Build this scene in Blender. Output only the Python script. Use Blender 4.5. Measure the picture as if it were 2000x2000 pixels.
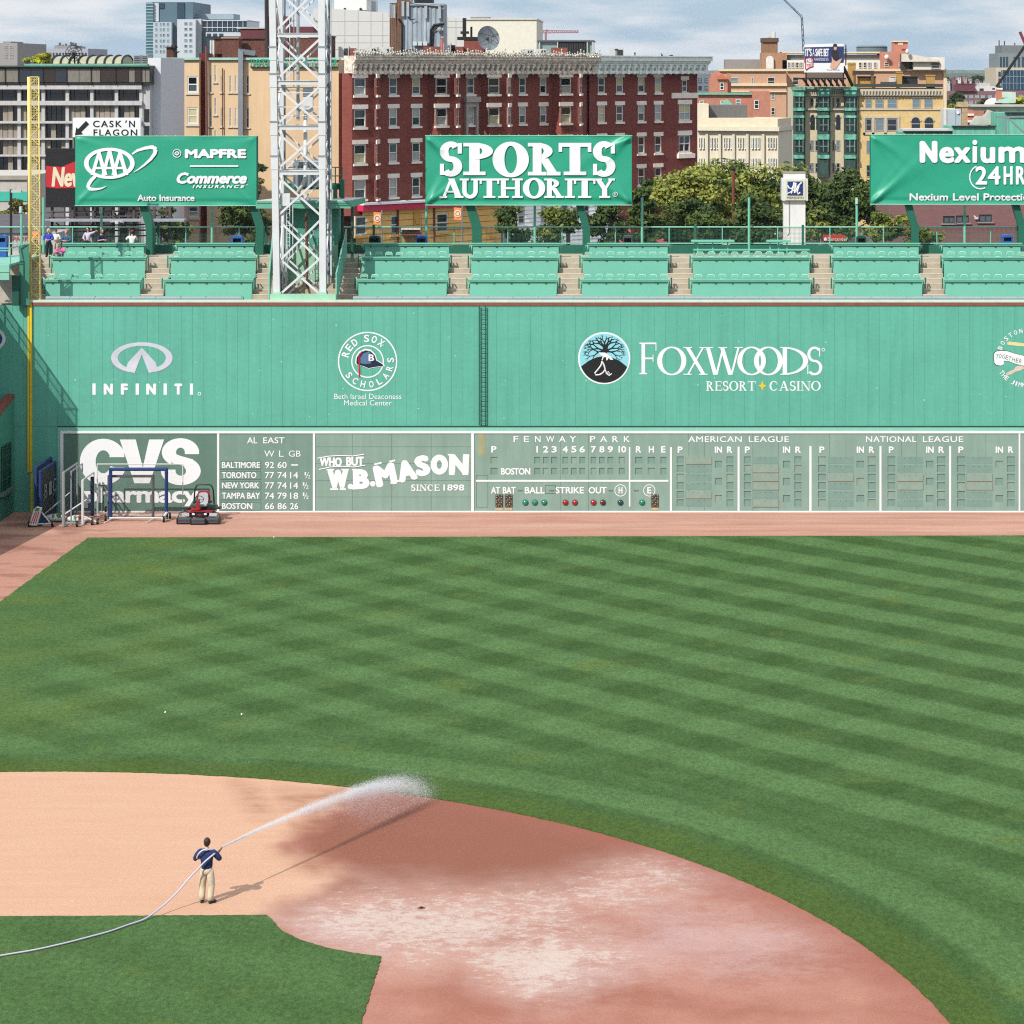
import bpy, bmesh, math, random
import numpy as np
from mathutils import Vector, Matrix
R=math.radians; PI=math.pi
random.seed(7)
for o in list(bpy.data.objects): bpy.data.objects.remove(o)
SC=bpy.context.scene; COL=SC.collection
# ---------------- camera, sky, sun, exposure
F,H,CX,YH=5033.0,24.2,1268.0,140.0      # focal length in photo pixels, eye height, principal point
cam=bpy.data.cameras.new('camera'); co=bpy.data.objects.new('camera',cam); COL.objects.link(co)
co.location=(0,0,H); co.rotation_euler=(R(90),0,0)
cam.sensor_width=36; cam.lens=36*F/2000; cam.shift_x=(1000-CX)/2000; cam.shift_y=-(1000-YH)/2000
cam.clip_start=1; cam.clip_end=40000; SC.camera=co
SUN_EL=39.0; SAZ=math.atan2(-0.565,-0.825)           # direction towards the sun (x,y)
sl=bpy.data.lights.new('sun','SUN'); sl.energy=4.2; sl.angle=R(0.53); sl.color=(1,.955,.88)
so=bpy.data.objects.new('sun',sl); COL.objects.link(so)
sd=Vector((-0.565*math.cos(R(SUN_EL)),-0.825*math.cos(R(SUN_EL)),math.sin(R(SUN_EL)))).normalized()
so.rotation_euler=sd.to_track_quat('Z','Y').to_euler(); so.location=(-60,-60,80)
W=bpy.data.worlds.new('World'); SC.world=W; W.use_nodes=True
def build_world():
    nt=W.node_tree; n=nt.nodes; l=nt.links
    for a in list(n): n.remove(a)
    out=n.new('ShaderNodeOutputWorld'); bg=n.new('ShaderNodeBackground'); bg.inputs[1].default_value=0.095
    sk=n.new('ShaderNodeTexSky'); sk.sky_type='NISHITA'; sk.sun_disc=False
    sk.sun_elevation=R(SUN_EL); sk.sun_rotation=math.atan2(sd.x,sd.y); sk.altitude=20; sk.air_density=1.0; sk.dust_density=1.2; sk.ozone_density=2.0
    tc=n.new('ShaderNodeTexCoord'); mp=n.new('ShaderNodeMapping'); mp.inputs['Scale'].default_value=(17,17,90)
    nz=n.new('ShaderNodeTexNoise'); nz.inputs['Scale'].default_value=1.0; nz.inputs['Detail'].default_value=5; nz.inputs['Roughness'].default_value=.5
    cr=n.new('ShaderNodeValToRGB'); cr.color_ramp.elements[0].position=.40; cr.color_ramp.elements[1].position=.66
    cr.color_ramp.elements[0].color=(0,0,0,1); cr.color_ramp.elements[1].color=(.75,.75,.75,1)
    mx=n.new('ShaderNodeMix'); mx.data_type='RGBA'
    mx.inputs['B'].default_value=(7.4,7.25,7.3,1)
    base=n.new('ShaderNodeMix'); base.data_type='RGBA'; base.inputs['Factor'].default_value=.8; base.inputs['B'].default_value=(3.3,4.65,6.05,1)
    l.new(tc.outputs['Generated'],mp.inputs['Vector']); l.new(mp.outputs[0],nz.inputs['Vector']); l.new(nz.outputs['Fac'],cr.inputs[0])
    l.new(sk.outputs[0],base.inputs['A']); l.new(base.outputs['Result'],mx.inputs['A']); l.new(cr.outputs[0],mx.inputs['Factor'])
    # unseen overhead sky brightened smoothly with height, added as fill light
    sx=n.new('ShaderNodeSeparateXYZ'); l.new(tc.outputs['Generated'],sx.inputs[0]); mr=n.new('ShaderNodeMapRange'); mr.inputs['From Min'].default_value=.12; mr.inputs['From Max'].default_value=.5; mr.inputs['To Max'].default_value=.85; l.new(sx.outputs[2],mr.inputs['Value'])
    ov=n.new('ShaderNodeMix'); ov.data_type='RGBA'; ov.inputs['B'].default_value=(9.3,9.8,10.6,1); l.new(mr.outputs[0],ov.inputs['Factor']); l.new(mx.outputs['Result'],ov.inputs['A'])
    l.new(ov.outputs['Result'],bg.inputs[0]); l.new(bg.outputs[0],out.inputs[0])
build_world()
SC.view_settings.view_transform='Standard'; SC.view_settings.look='None'; SC.view_settings.gamma=1
SC.view_settings.exposure=0.42
SC.render.engine='CYCLES'; SC.render.resolution_x=SC.render.resolution_y=1024
SC.cycles.use_denoising=False; SC.cycles.filter_width=1.15; SC.cycles.max_bounces=6; SC.cycles.transparent_max_bounces=24
# ---------------- pixel -> place
def X(px,D): return (px-CX)*D/F
def Z(py,D): return H-(py-YH)*D/F
def GD(py): return F*H/(py-YH)                        # distance of a ground point
def G(px,py): D=GD(py); return (X(px,D),D)
DW=GD(1000)                                           # the tall green wall
# ---------------- materials
def lin(c): return tuple((v/12.92 if v<=.04045 else ((v+.055)/1.055)**2.4) for v in [q/255 for q in c])
GAIN=1.62                                             # sunlit white paint renders about this bright before exposure
def alb(c,k=GAIN): return tuple(min(.86,max(.006,v/k)) for v in lin(c))
MATS={}
def M(name,c=(128,128,128),rough=.75,metal=0,var=.10,scale=1.5,st=(1,1,1),bump=0,spec=.3,streak=0,k=None,fine=.0,fs=14):
    key=name
    if key in MATS: return MATS[key]
    m=bpy.data.materials.new(name); m.use_nodes=True; nt=m.node_tree; n=nt.nodes; l=nt.links
    b=n['Principled BSDF']; col=alb(c,k or GAIN)
    b.inputs['Roughness'].default_value=rough; b.inputs['Metallic'].default_value=metal; b.inputs['Specular IOR Level'].default_value=spec
    if var or streak:
        ge=n.new('ShaderNodeNewGeometry'); mp=n.new('ShaderNodeMapping'); mp.inputs['Scale'].default_value=st
        l.new(ge.outputs['Position'],mp.inputs[0])
        nz=n.new('ShaderNodeTexNoise'); nz.inputs['Scale'].default_value=scale; nz.inputs['Detail'].default_value=6; nz.inputs['Roughness'].default_value=.62
        l.new(mp.outputs[0],nz.inputs['Vector'])
        mr=n.new('ShaderNodeMapRange'); mr.inputs['From Min'].default_value=.3; mr.inputs['From Max'].default_value=.7
        mr.inputs['To Min'].default_value=1-var; mr.inputs['To Max'].default_value=1+var
        l.new(nz.outputs['Fac'],mr.inputs['Value']); fac=mr.outputs[0]
        if streak:
            mp2=n.new('ShaderNodeMapping'); mp2.inputs['Scale'].default_value=(2.2,2.2,.12); l.new(ge.outputs['Position'],mp2.inputs[0])
            n2=n.new('ShaderNodeTexNoise'); n2.inputs['Scale'].default_value=1.6; n2.inputs['Detail'].default_value=5; l.new(mp2.outputs[0],n2.inputs['Vector'])
            m2=n.new('ShaderNodeMapRange'); m2.inputs['From Min'].default_value=.35; m2.inputs['From Max'].default_value=.75
            m2.inputs['To Min'].default_value=1+streak*.3; m2.inputs['To Max'].default_value=1-streak; l.new(n2.outputs['Fac'],m2.inputs['Value'])
            mu=n.new('ShaderNodeMath'); mu.operation='MULTIPLY'; l.new(fac,mu.inputs[0]); l.new(m2.outputs[0],mu.inputs[1]); fac=mu.outputs[0]
        if fine:
            n3=n.new('ShaderNodeTexNoise'); n3.inputs['Scale'].default_value=fs; n3.inputs['Detail'].default_value=3; l.new(mp.outputs[0],n3.inputs['Vector'])
            m3=n.new('ShaderNodeMapRange'); m3.inputs['From Min'].default_value=.3; m3.inputs['From Max'].default_value=.7
            m3.inputs['To Min'].default_value=1-fine; m3.inputs['To Max'].default_value=1+fine; l.new(n3.outputs['Fac'],m3.inputs['Value'])
            mu=n.new('ShaderNodeMath'); mu.operation='MULTIPLY'; l.new(fac,mu.inputs[0]); l.new(m3.outputs[0],mu.inputs[1]); fac=mu.outputs[0]
        vm=n.new('ShaderNodeVectorMath'); vm.operation='SCALE'; vm.inputs[0].default_value=col; l.new(fac,vm.inputs['Scale'])
        l.new(vm.outputs[0],b.inputs['Base Color'])
        if bump:
            bp=n.new('ShaderNodeBump'); bp.inputs['Strength'].default_value=bump; bp.inputs['Distance'].default_value=.05
            l.new(fac,bp.inputs['Height']); l.new(bp.outputs[0],b.inputs['Normal'])
    else: b.inputs['Base Color'].default_value=(*col,1)
    MATS[key]=m; return m
def screen(name,c,pitch=.06,wire=.30,rough=.7):       # woven wire: strands with open air between, in world metres
    if name in MATS: return MATS[name]
    m=bpy.data.materials.new(name); m.use_nodes=True; nt=m.node_tree; n=nt.nodes; l=nt.links
    b=n['Principled BSDF']; b.inputs['Base Color'].default_value=(*alb(c),1); b.inputs['Roughness'].default_value=rough
    ge=n.new('ShaderNodeNewGeometry'); sx=n.new('ShaderNodeSeparateXYZ'); l.new(ge.outputs['Position'],sx.inputs[0])
    def band(v):
        d=n.new('ShaderNodeMath'); d.operation='DIVIDE'; d.inputs[1].default_value=pitch; l.new(v,d.inputs[0])
        f=n.new('ShaderNodeMath'); f.operation='FRACT'; l.new(d.outputs[0],f.inputs[0])
        c=n.new('ShaderNodeMath'); c.operation='LESS_THAN'; c.inputs[1].default_value=wire; l.new(f.outputs[0],c.inputs[0]); return c.outputs[0]
    a=n.new('ShaderNodeMath'); a.operation='ADD'; l.new(sx.outputs[0],a.inputs[0]); l.new(sx.outputs[1],a.inputs[1])
    mx=n.new('ShaderNodeMath'); mx.operation='MAXIMUM'; l.new(band(a.outputs[0]),mx.inputs[0]); l.new(band(sx.outputs[2]),mx.inputs[1])
    l.new(mx.outputs[0],b.inputs['Alpha']); MATS[name]=m; return m
def glass(name,c=(40,52,58),rough=.08):
    if name in MATS: return MATS[name]
    m=bpy.data.materials.new(name); m.use_nodes=True; b=m.node_tree.nodes['Principled BSDF']
    b.inputs['Base Color'].default_value=(*alb(c),1); b.inputs['Roughness'].default_value=rough; b.inputs['Specular IOR Level'].default_value=.6
    MATS[name]=m; return m
# ---------------- objects
def tag(o,label=None,cat=None,group=None,kind=None):
    for k,v in (('label',label),('category',cat),('group',group),('kind',kind)):
        if v: o[k]=v
    return o
def thing(name,label,cat,loc=(0,0,0),rz=0,group=None):
    o=bpy.data.objects.new(name,None); COL.objects.link(o); o.location=loc; o.rotation_euler=(0,0,rz); o.empty_display_size=.3
    return tag(o,label,cat,group)
def kids(o): return [c for c in bpy.data.objects if c.parent==o]
def copy_tree(o,parent=None,ch=None):
    c=o.copy(); COL.objects.link(c)
    if parent: c.parent=parent
    for k in (CH.get(o.name_full,[])): copy_tree(k,c)
    return c
CH={}
def wloc(p):
    v=Vector((0,0,0))
    while p is not None: v+=Vector(p.location); p=p.parent
    return v
class MB:
    def __init__(s): s.v=[]; s.f=[]; s.m=[]; s.cm=0; s.w=[]; s.hold=False
    def mark(s,on=None):
        if on is not None: s.hold=False
        if not s.hold and (not s.w or s.w[-1]!=(len(s.v),len(s.f))): s.w.append((len(s.v),len(s.f)))
        if on is not None: s.hold=on
    def words(s,name,mat,parent,fix=None):
        w=[x for i,x in enumerate(s.w) if i==0 or x!=s.w[i-1]]
        if w: w[0]=(0,0)
        else: w=[(0,0)]
        w.append((len(s.v),len(s.f)))
        for (a,b),(c,d) in zip(w,w[1:]):
            if d==b: continue
            m=MB(); m.v=[fix(*p) if fix else p for p in s.v[a:c]]; m.f=[tuple(i-a for i in f) for f in s.f[b:d]]; m.m=[0]*len(m.f); o=m.build(name,mat,parent)
        return o
    def add(s,vs,fs):
        b=len(s.v); s.v+= [tuple(p) for p in vs]; s.f+=[tuple(i+b for i in f) for f in fs]; s.m+=[s.cm]*len(fs); return s
    def box(s,x0,x1,y0,y1,z0,z1):
        return s.add([(x0,y0,z0),(x1,y0,z0),(x1,y1,z0),(x0,y1,z0),(x0,y0,z1),(x1,y0,z1),(x1,y1,z1),(x0,y1,z1)],
          [(0,3,2,1),(4,5,6,7),(0,1,5,4),(1,2,6,5),(2,3,7,6),(3,0,4,7)])
    def bar(s,p,q,w,h=None,up=(0,0,1)):               # rectangular bar from p to q
        p=Vector(p); q=Vector(q); h=h or w; d=(q-p); 
        if d.length<1e-6: return s
        d.normalize(); u=Vector(up)
        if abs(d.dot(u))>.95: u=Vector((0,1,0))
        a=d.cross(u).normalized(); b=a.cross(d).normalized(); a*=w/2; b*=h/2
        return s.add([p-a-b,p+a-b,p+a+b,p-a+b,q-a-b,q+a-b,q+a+b,q-a+b],[(0,1,2,3),(7,6,5,4),(0,4,5,1),(1,5,6,2),(2,6,7,3),(3,7,4,0)])
    def tube(s,pts,r,n=8,cap=True):
        pts=[Vector(p) for p in pts]; rs=r if isinstance(r,(list,tuple)) else [r]*len(pts)
        b=len(s.v); prev=None
        for i,p in enumerate(pts):
            d=(pts[min(i+1,len(pts)-1)]-pts[max(i-1,0)]).normalized()
            if prev is None:
                u=Vector((0,0,1)) if abs(d.z)<.9 else Vector((1,0,0)); a=d.cross(u).normalized()
            else: a=(prev-d*prev.dot(d)).normalized()
            prev=a; c=d.cross(a)
            for k in range(n):
                t=2*PI*k/n; s.v.append(tuple(p+(a*math.cos(t)+c*math.sin(t))*rs[i]))
        for i in range(len(pts)-1):
            for k in range(n):
                k2=(k+1)%n; s.f.append((b+i*n+k,b+i*n+k2,b+(i+1)*n+k2,b+(i+1)*n+k)); s.m.append(s.cm)
        if cap:
            s.f.append(tuple(b+k for k in range(n))[::-1]); s.m.append(s.cm)
            e=b+(len(pts)-1)*n; s.f.append(tuple(e+k for k in range(n))); s.m.append(s.cm)
        return s
    def prism(s,pts,y0,y1):                           # outline in x,z pushed from y0 (front) to y1
        n=len(pts); A=sum(pts[i][0]*pts[(i+1)%n][1]-pts[(i+1)%n][0]*pts[i][1] for i in range(n))
        if A<0: pts=pts[::-1]
        return s.add([(x,y0,z) for x,z in pts]+[(x,y1,z) for x,z in pts],
          [tuple(range(n)),tuple(range(2*n-1,n-1,-1))]+[(i,i+n,(i+1)%n+n,(i+1)%n) for i in range(n)])
    def slab(s,pts,z0,z1):                            # outline in x,y
        n=len(pts); A=sum(pts[i][0]*pts[(i+1)%n][1]-pts[(i+1)%n][0]*pts[i][1] for i in range(n))
        if A<0: pts=pts[::-1]
        return s.add([(x,y,z1) for x,y in pts]+[(x,y,z0) for x,y in pts],
          [tuple(range(n)),tuple(range(2*n-1,n-1,-1))]+[(i,i+n,(i+1)%n+n,(i+1)%n) for i in range(n)])
    def xprism(s,pts,x0,x1):                          # outline in y,z pushed along x
        n=len(pts)
        return s.add([(x0,y,z) for y,z in pts]+[(x1,y,z) for y,z in pts],
          [tuple(range(n))[::-1],tuple(range(n,2*n))]+[(i,(i+1)%n,(i+1)%n+n,i+n) for i in range(n)])
    def ball(s,c,rx,ry=None,rz=None,nu=10,nv=7,a0=-PI/2,a1=PI/2):
        ry=rx if ry is None else ry; rz=rx if rz is None else rz; b=len(s.v)
        for j in range(nv+1):
            t=a0+(a1-a0)*j/nv
            for i in range(nu):
                u=2*PI*i/nu; s.v.append((c[0]+rx*math.cos(t)*math.cos(u),c[1]+ry*math.cos(t)*math.sin(u),c[2]+rz*math.sin(t)))
        for j in range(nv):
            for i in range(nu):
                i2=(i+1)%nu; s.f.append((b+j*nu+i,b+j*nu+i2,b+(j+1)*nu+i2,b+(j+1)*nu+i)); s.m.append(s.cm)
        return s
    def disc(s,c,r,y0,y1,n=24,rz=None):
        rz=rz or r; return s.prism([(c[0]+r*math.cos(2*PI*i/n),c[1]+rz*math.sin(2*PI*i/n)) for i in range(n)],y0,y1)
    def ring(s,c,rx,rz,wx,wz,y0,y1,a0=0,a1=360,n=None):
        n=n or max(6,int(abs(a1-a0)/9)); P=[]
        for i in range(n+1):
            t=R(a0+(a1-a0)*i/n); P.append((math.cos(t),math.sin(t)))
        for i in range(n):
            q=[(c[0]+rx*P[i][0],c[1]+rz*P[i][1]),(c[0]+rx*P[i+1][0],c[1]+rz*P[i+1][1]),
               (c[0]+(rx-wx)*P[i+1][0],c[1]+(rz-wz)*P[i+1][1]),(c[0]+(rx-wx)*P[i][0],c[1]+(rz-wz)*P[i][1])]
            s.prism(q,y0,y1)
        return s
    def build(s,name,mat,parent=None,local=False,smooth=False,wpos=None):
        me=bpy.data.meshes.new(name); off=Vector((0,0,0))
        if parent is not None and not local: off=wloc(parent)
        if wpos is not None: off=Vector(wpos)
        vs=np.array(s.v,dtype=np.float64).reshape(-1,3)-np.array(off) if s.v else np.zeros((0,3))
        me.from_pydata(vs.tolist(),[],s.f)
        ms=mat if isinstance(mat,(list,tuple)) else [mat]
        for m in ms: me.materials.append(m)
        if len(ms)>1: me.polygons.foreach_set('material_index',s.m)
        if smooth: me.polygons.foreach_set('use_smooth',[True]*len(me.polygons))
        me.update()
        o=bpy.data.objects.new(name,me); COL.objects.link(o)
        if wpos is not None: o.location=wpos if parent is None else Vector(wpos)-wloc(parent)
        if parent is not None:
            o.parent=parent; CH.setdefault(parent.name_full,[]).append(o)
        return o
# ---------------- lettering
_fc={}
def glyphs(s,bold=0,shear=0,space=1):
    k=(s,bold,shear,space)
    if k not in _fc:
        cu=bpy.data.curves.new('t','FONT'); cu.body=s; cu.offset=bold; cu.shear=shear; cu.space_character=space; cu.resolution_u=3
        ob=bpy.data.objects.new('t',cu); me=ob.to_mesh()
        v=np.array([tuple(p.co) for p in me.vertices]).reshape(-1,3)[:,:2]; f=[tuple(p.vertices) for p in me.polygons]
        ob.to_mesh_clear(); bpy.data.objects.remove(ob); bpy.data.curves.remove(cu)
        _fc[k]=(v,f)
    return _fc[k]
def put(mb,s,x0,x1,z0,z1,y,bold=0,shear=0,space=1,rot=0):
    """letters of s filling the rectangle x0..x1, z0..z1 on the plane y, facing -y"""
    if rot is not None and not getattr(mb,'_in',0): mb.mark()
    if bold>.022:                                     # heavier weight: the same letters laid again a hair to each side
        r=min((bold-.012)*(z1-z0)*1.15,(x1-x0)*.2); mb._in=1
        for k in range(8):
            a=PI/4*k; dx=r*math.cos(a); dz=r*math.sin(a)*.8; put(mb,s,x0+r+dx,x1-r+dx,z0+r*.8+dz,z1-r*.8+dz,y-.0008*k,0,shear,space,rot)
        mb._in=0; return
    v,f=glyphs(s,0,shear,space)
    if len(v)==0: return
    a=v.min(0); b=v.max(0); u=(v-a)/np.maximum(b-a,1e-6)
    x=x0+(x1-x0)*u[:,0]; z=z0+(z1-z0)*u[:,1]
    if rot:
        c,sn=math.cos(R(rot)),math.sin(R(rot)); mx=(x0+x1)/2; mz=(z0+z1)/2
        x,z=mx+(x-mx)*c-(z-mz)*sn, mz+(x-mx)*sn+(z-mz)*c
    fs=[]
    for q in f:
        p=[(x[i],z[i]) for i in q]; A=sum(p[i][0]*p[(i+1)%len(p)][1]-p[(i+1)%len(p)][0]*p[i][1] for i in range(len(p)))
        fs.append(q if A>0 else q[::-1])
    mb.add([(x[i],y,z[i]) for i in range(len(x))],fs)
def pput(mb,s,px0,px1,py0,py1,D,bold=0,shear=0,space=1,rot=0):
    put(mb,s,X(px0,D),X(px1,D),Z(py1,D),Z(py0,D),D,bold,shear,space,rot)
def arc_text(mb,s,c,r,a0,a1,h,y,bold=0,inward=False,w=None):
    n=len(s); mb.mark(True)
    for i,ch in enumerate(s):
        if ch==' ': continue
        a=a0+(a1-a0)*(i+.5)/n if n>1 else (a0+a1)/2
        w_=(w or h*.72)*(.45 if ch in 'I' else 1); x=c[0]+r*math.cos(R(a)); z=c[1]+r*math.sin(R(a))
        put(mb,ch,x-w_/2,x+w_/2,z-h/2,z+h/2,y,bold,rot=(a+90 if inward else a-90))
    mb.hold=False
# book-face capitals with serifs, drawn from stems, bowls and feet in a unit-high box; t = stem, h = hairline, q = serif depth
def serif(ch,t,h,q):
    L=lambda x0,z0,x1,z1,w:('L',x0,z0,x1,z1,w)
    B=lambda x0,z0,x1,z1:('B',x0,z0,x1,z1)
    E=lambda cx,cz,rx,rz,wx,wz,a0,a1:('E',cx,cz,rx,rz,wx,wz,a0,a1)
    s=t*.55
    foot=lambda x,z=0:B(x-t/2-s,z,x+t/2+s,z+q)
    top=lambda x:foot(x,1-q)
    if ch=='I': return t+2*s,[L(s+t/2,0,s+t/2,1,t),foot(s+t/2),top(s+t/2)]
    if ch in 'OQ': w=.92+t*.3; return w,[E(w/2,.5,w/2,.52,t*1.1,h,0,360)]
    if ch=='C': w=.82+t*.3; return w,[E(w/2,.5,w/2,.52,t*1.1,h,48,312),B(w*.83,.62,w*.83+h*.9,.93),B(w*.83,.10,w*.83+h*.6,.26)]
    if ch=='S':
        w=.58+t*.35; hh=max(h,t*.62)
        return w,[E(w/2,.5+(.52-hh/2)/2,w*.47,(.52+hh/2)/2,t*.92,hh,38,270),E(w/2,.5-(.52-hh/2)/2,w*.5,(.52+hh/2)/2,t*.95,hh,-142,90),
                  B(w*.80,.66,w*.80+q*1.1,.97),B(w*.03,.03,w*.03+q*1.1,.36)]
    if ch in 'PRBD':
        x=s+t/2; o=[L(x,0,x,1,t),foot(x),B(x-t/2-s,1-q,x,1)]
        if ch=='D': w=.72+t*.55; return x+w,o+[E(x,.5,w,.5,t*1.15,h,-90,90)]
        r=.40+t*.42; o+=[E(x,.745 if ch!='B' else .76,r,.255 if ch!='B' else .24,t,max(h,q*.8),-90,90)]
        if ch=='R': o+=[L(x+r*.42,.52,x+r+.06,0,t*1.05),B(x+r-.05-t/2,0,x+r+.12+t/2,q)]; return x+r+.14+t/2,o
        if ch=='B': o+=[E(x,.27,r*1.12,.27,t,max(h,q*.8),-90,90)]; return x+r*1.12,o
        return x+r,o
    if ch=='T': w=.76+t*.5; return w,[L(w/2,0,w/2,1,t),foot(w/2),B(0,1-h,w,1),B(0,.72,q*.9,1),B(w-q*.9,.72,w,1)]
    if ch in 'FEL':
        x=s+t/2; w=x+.48+t*.4; o=[L(x,0,x,1,t),foot(x),top(x)]
        if ch!='L': o+=[B(x,1-h,w,1),B(w-q*.9,.74,w,1),B(x,.5-h/2,w-.12,.5+h/2),B(w-.12-q*.8,.38,w-.12,.62)]
        if ch!='F': o+=[B(x,0,w+.04,h),B(w+.04-q*.9,0,w+.04,.28)]
        return w+.04,o
    if ch=='H': x=s+t/2; w=x+.48+t*.9; return w+x,[L(x,0,x,1,t),L(w,0,w,1,t),foot(x),top(x),foot(w),top(w),B(x,.5-h/2,w,.5+h/2)]
    if ch=='N': x=s+h/2; w=x+.62+t*.5; return w+x,[L(x,0,x,1,h),L(w,0,w,1,h),L(x+t*.1,1,w-t*.1,0,t),foot(x),B(x-t/2-s*.4,1-q,x+t*.4,1),top(w)]
    if ch=='A':
        w=.92+t*.5; return w,[L(w*.16,0,w/2,1,max(h,t*.5)),L(w*.83,0,w*.5,1,t*1.1),B(w*.25,.28,w*.75,.28+max(h*.8,.07)),B(-.02,0,w*.32,q),B(w*.64,0,w+.03,q)]
    if ch=='V': w=.92+t*.4; return w,[L(w*.17,1,w/2,0,t*1.1),L(w*.84,1,w*.52,0,max(h,t*.5)),B(0,1-q,w*.36,1),B(w*.68,1-q,w,1)]
    if ch=='W':
        w=1.36+t*.5; hh=max(h,t*.5); return w,[L(w*.11,1,w*.3,0,t),L(w*.5,1,w*.33,0,hh),L(w*.47,1,w*.68,0,t),L(w*.89,1,w*.71,0,hh),B(0,1-q,w*.24,1),B(w*.38,1-q,w*.6,1),B(w*.79,1-q,w,1)]
    if ch=='X':
        w=.92+t*.3; hh=max(h,t*.5); return w,[L(w*.16,1,w*.84,0,t*1.1),L(w*.82,1,w*.18,0,hh),B(0,1-q,w*.36,1),B(w*.66,1-q,w*.98,1),B(0,0,w*.34,q),B(w*.64,0,w,q)]
    if ch=='Y':
        w=.92+t*.4; hh=max(h,t*.6); return w,[L(w*.16,1,w*.5,.45,t*1.05),L(w*.85,1,w*.52,.45,hh),L(w/2,0,w/2,.48,t),foot(w/2),B(0,1-q,w*.36,1),B(w*.68,1-q,w,1)]
    if ch=='U':
        x=s+t/2; w=x+.46+t*.75; c=(x+w)/2; r=(w-x)/2+t/2
        return w+x,[L(x,.38,x,1,t),L(w,.38,w,1,t),E(c,.38,r,.40,t,max(h,t*.7),180,360),top(x),top(w)]
    if ch=='M':
        x=s+h/2; w=x+.82+t*.5; hh=max(h,t*.5); c=(x+w)/2
        return w+x,[L(x+hh/2,0,x+hh/2,1,hh),L(w-t/2,0,w-t/2,1,t),L(x+t*.4,1,c,.05,t),L(w-t*.6,1,c,.05,hh),foot(x+hh/2),foot(w-t/2)]
    return .4,[]
def serif_text(mb,s,x0,x1,z0,z1,y,t=.14,h=.07,q=.05,gap=.07):
    x=0; items=[]; mb.mark()
    for i,ch in enumerate(s):
        if ch==' ': x+=.45; continue
        w,ps=serif(ch,t,h,q); items.append((x,ps)); x+=w+gap
    sx=(x1-x0)/(x-gap); sz=z1-z0; k=0
    fx=lambda v:x0+v*sx
    for ox,ps in items:
        for j,p in enumerate(ps):
            yy=y-.0012*j-.0006*(k%2)
            if p[0]=='L':
                _,a,b,c,d,w=p; mb.prism([(fx(ox+a-w/2),z0+b*sz),(fx(ox+a+w/2),z0+b*sz),(fx(ox+c+w/2),z0+d*sz),(fx(ox+c-w/2),z0+d*sz)],yy,yy+.02)
            elif p[0]=='B':
                _,a,b,c,d=p; mb.prism([(fx(ox+a),z0+b*sz),(fx(ox+c),z0+b*sz),(fx(ox+c),z0+d*sz),(fx(ox+a),z0+d*sz)],yy,yy+.02)
            else:
                _,cx,cz,rx,rz,wx,wz,a0,a1=p; mb.ring((fx(ox+cx),z0+cz*sz),rx*sx,rz*sz,wx*sx,wz*sz,yy,yy+.02,a0,a1)
        k+=1
# a wall front with real openings: a,b plan points, openings as (u0,u1,z0,z1)
def holed(mb,a,b,z0,z1,holes,depth=.18,back=False):
    a=Vector((a[0],a[1],0)); b=Vector((b[0],b[1],0)); d=(b-a); Ln=d.length; d.normalize(); nrm=Vector((d.y,-d.x,0))
    if not holes:
        mb.add([a+Vector((0,0,z0)),b+Vector((0,0,z0)),b+Vector((0,0,z1)),a+Vector((0,0,z1))],[(0,1,2,3)]); return
    us=sorted({0.0,Ln,*[round(max(0,min(Ln,h[i])),4) for h in holes for i in (0,1)]}); zs=sorted({z0,z1,*[round(max(z0,min(z1,h[i])),4) for h in holes for i in (2,3)]})
    pt=lambda u,z,o=0:a+d*u+Vector((0,0,z))-nrm*o
    for i in range(len(us)-1):
        for j in range(len(zs)-1):
            u=(us[i]+us[i+1])/2; z=(zs[j]+zs[j+1])/2
            if any(h[0]<u<h[1] and h[2]<z<h[3] for h in holes): continue
            mb.add([pt(us[i],zs[j]),pt(us[i+1],zs[j]),pt(us[i+1],zs[j+1]),pt(us[i],zs[j+1])],[(0,1,2,3)])
    for h in holes:
        u0,u1,a0,a1=h[:4]
        c=[(u0,a0),(u1,a0),(u1,a1),(u0,a1)]
        for k in range(4):
            p=c[k]; q=c[(k+1)%4]; mb.add([pt(*p),pt(*p,depth),pt(*q,depth),pt(*q)],[(0,1,2,3)])
        if back: mb.add([pt(u0,a0,depth),pt(u1,a0,depth),pt(u1,a1,depth),pt(u0,a1,depth)],[(0,1,2,3)])
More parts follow.
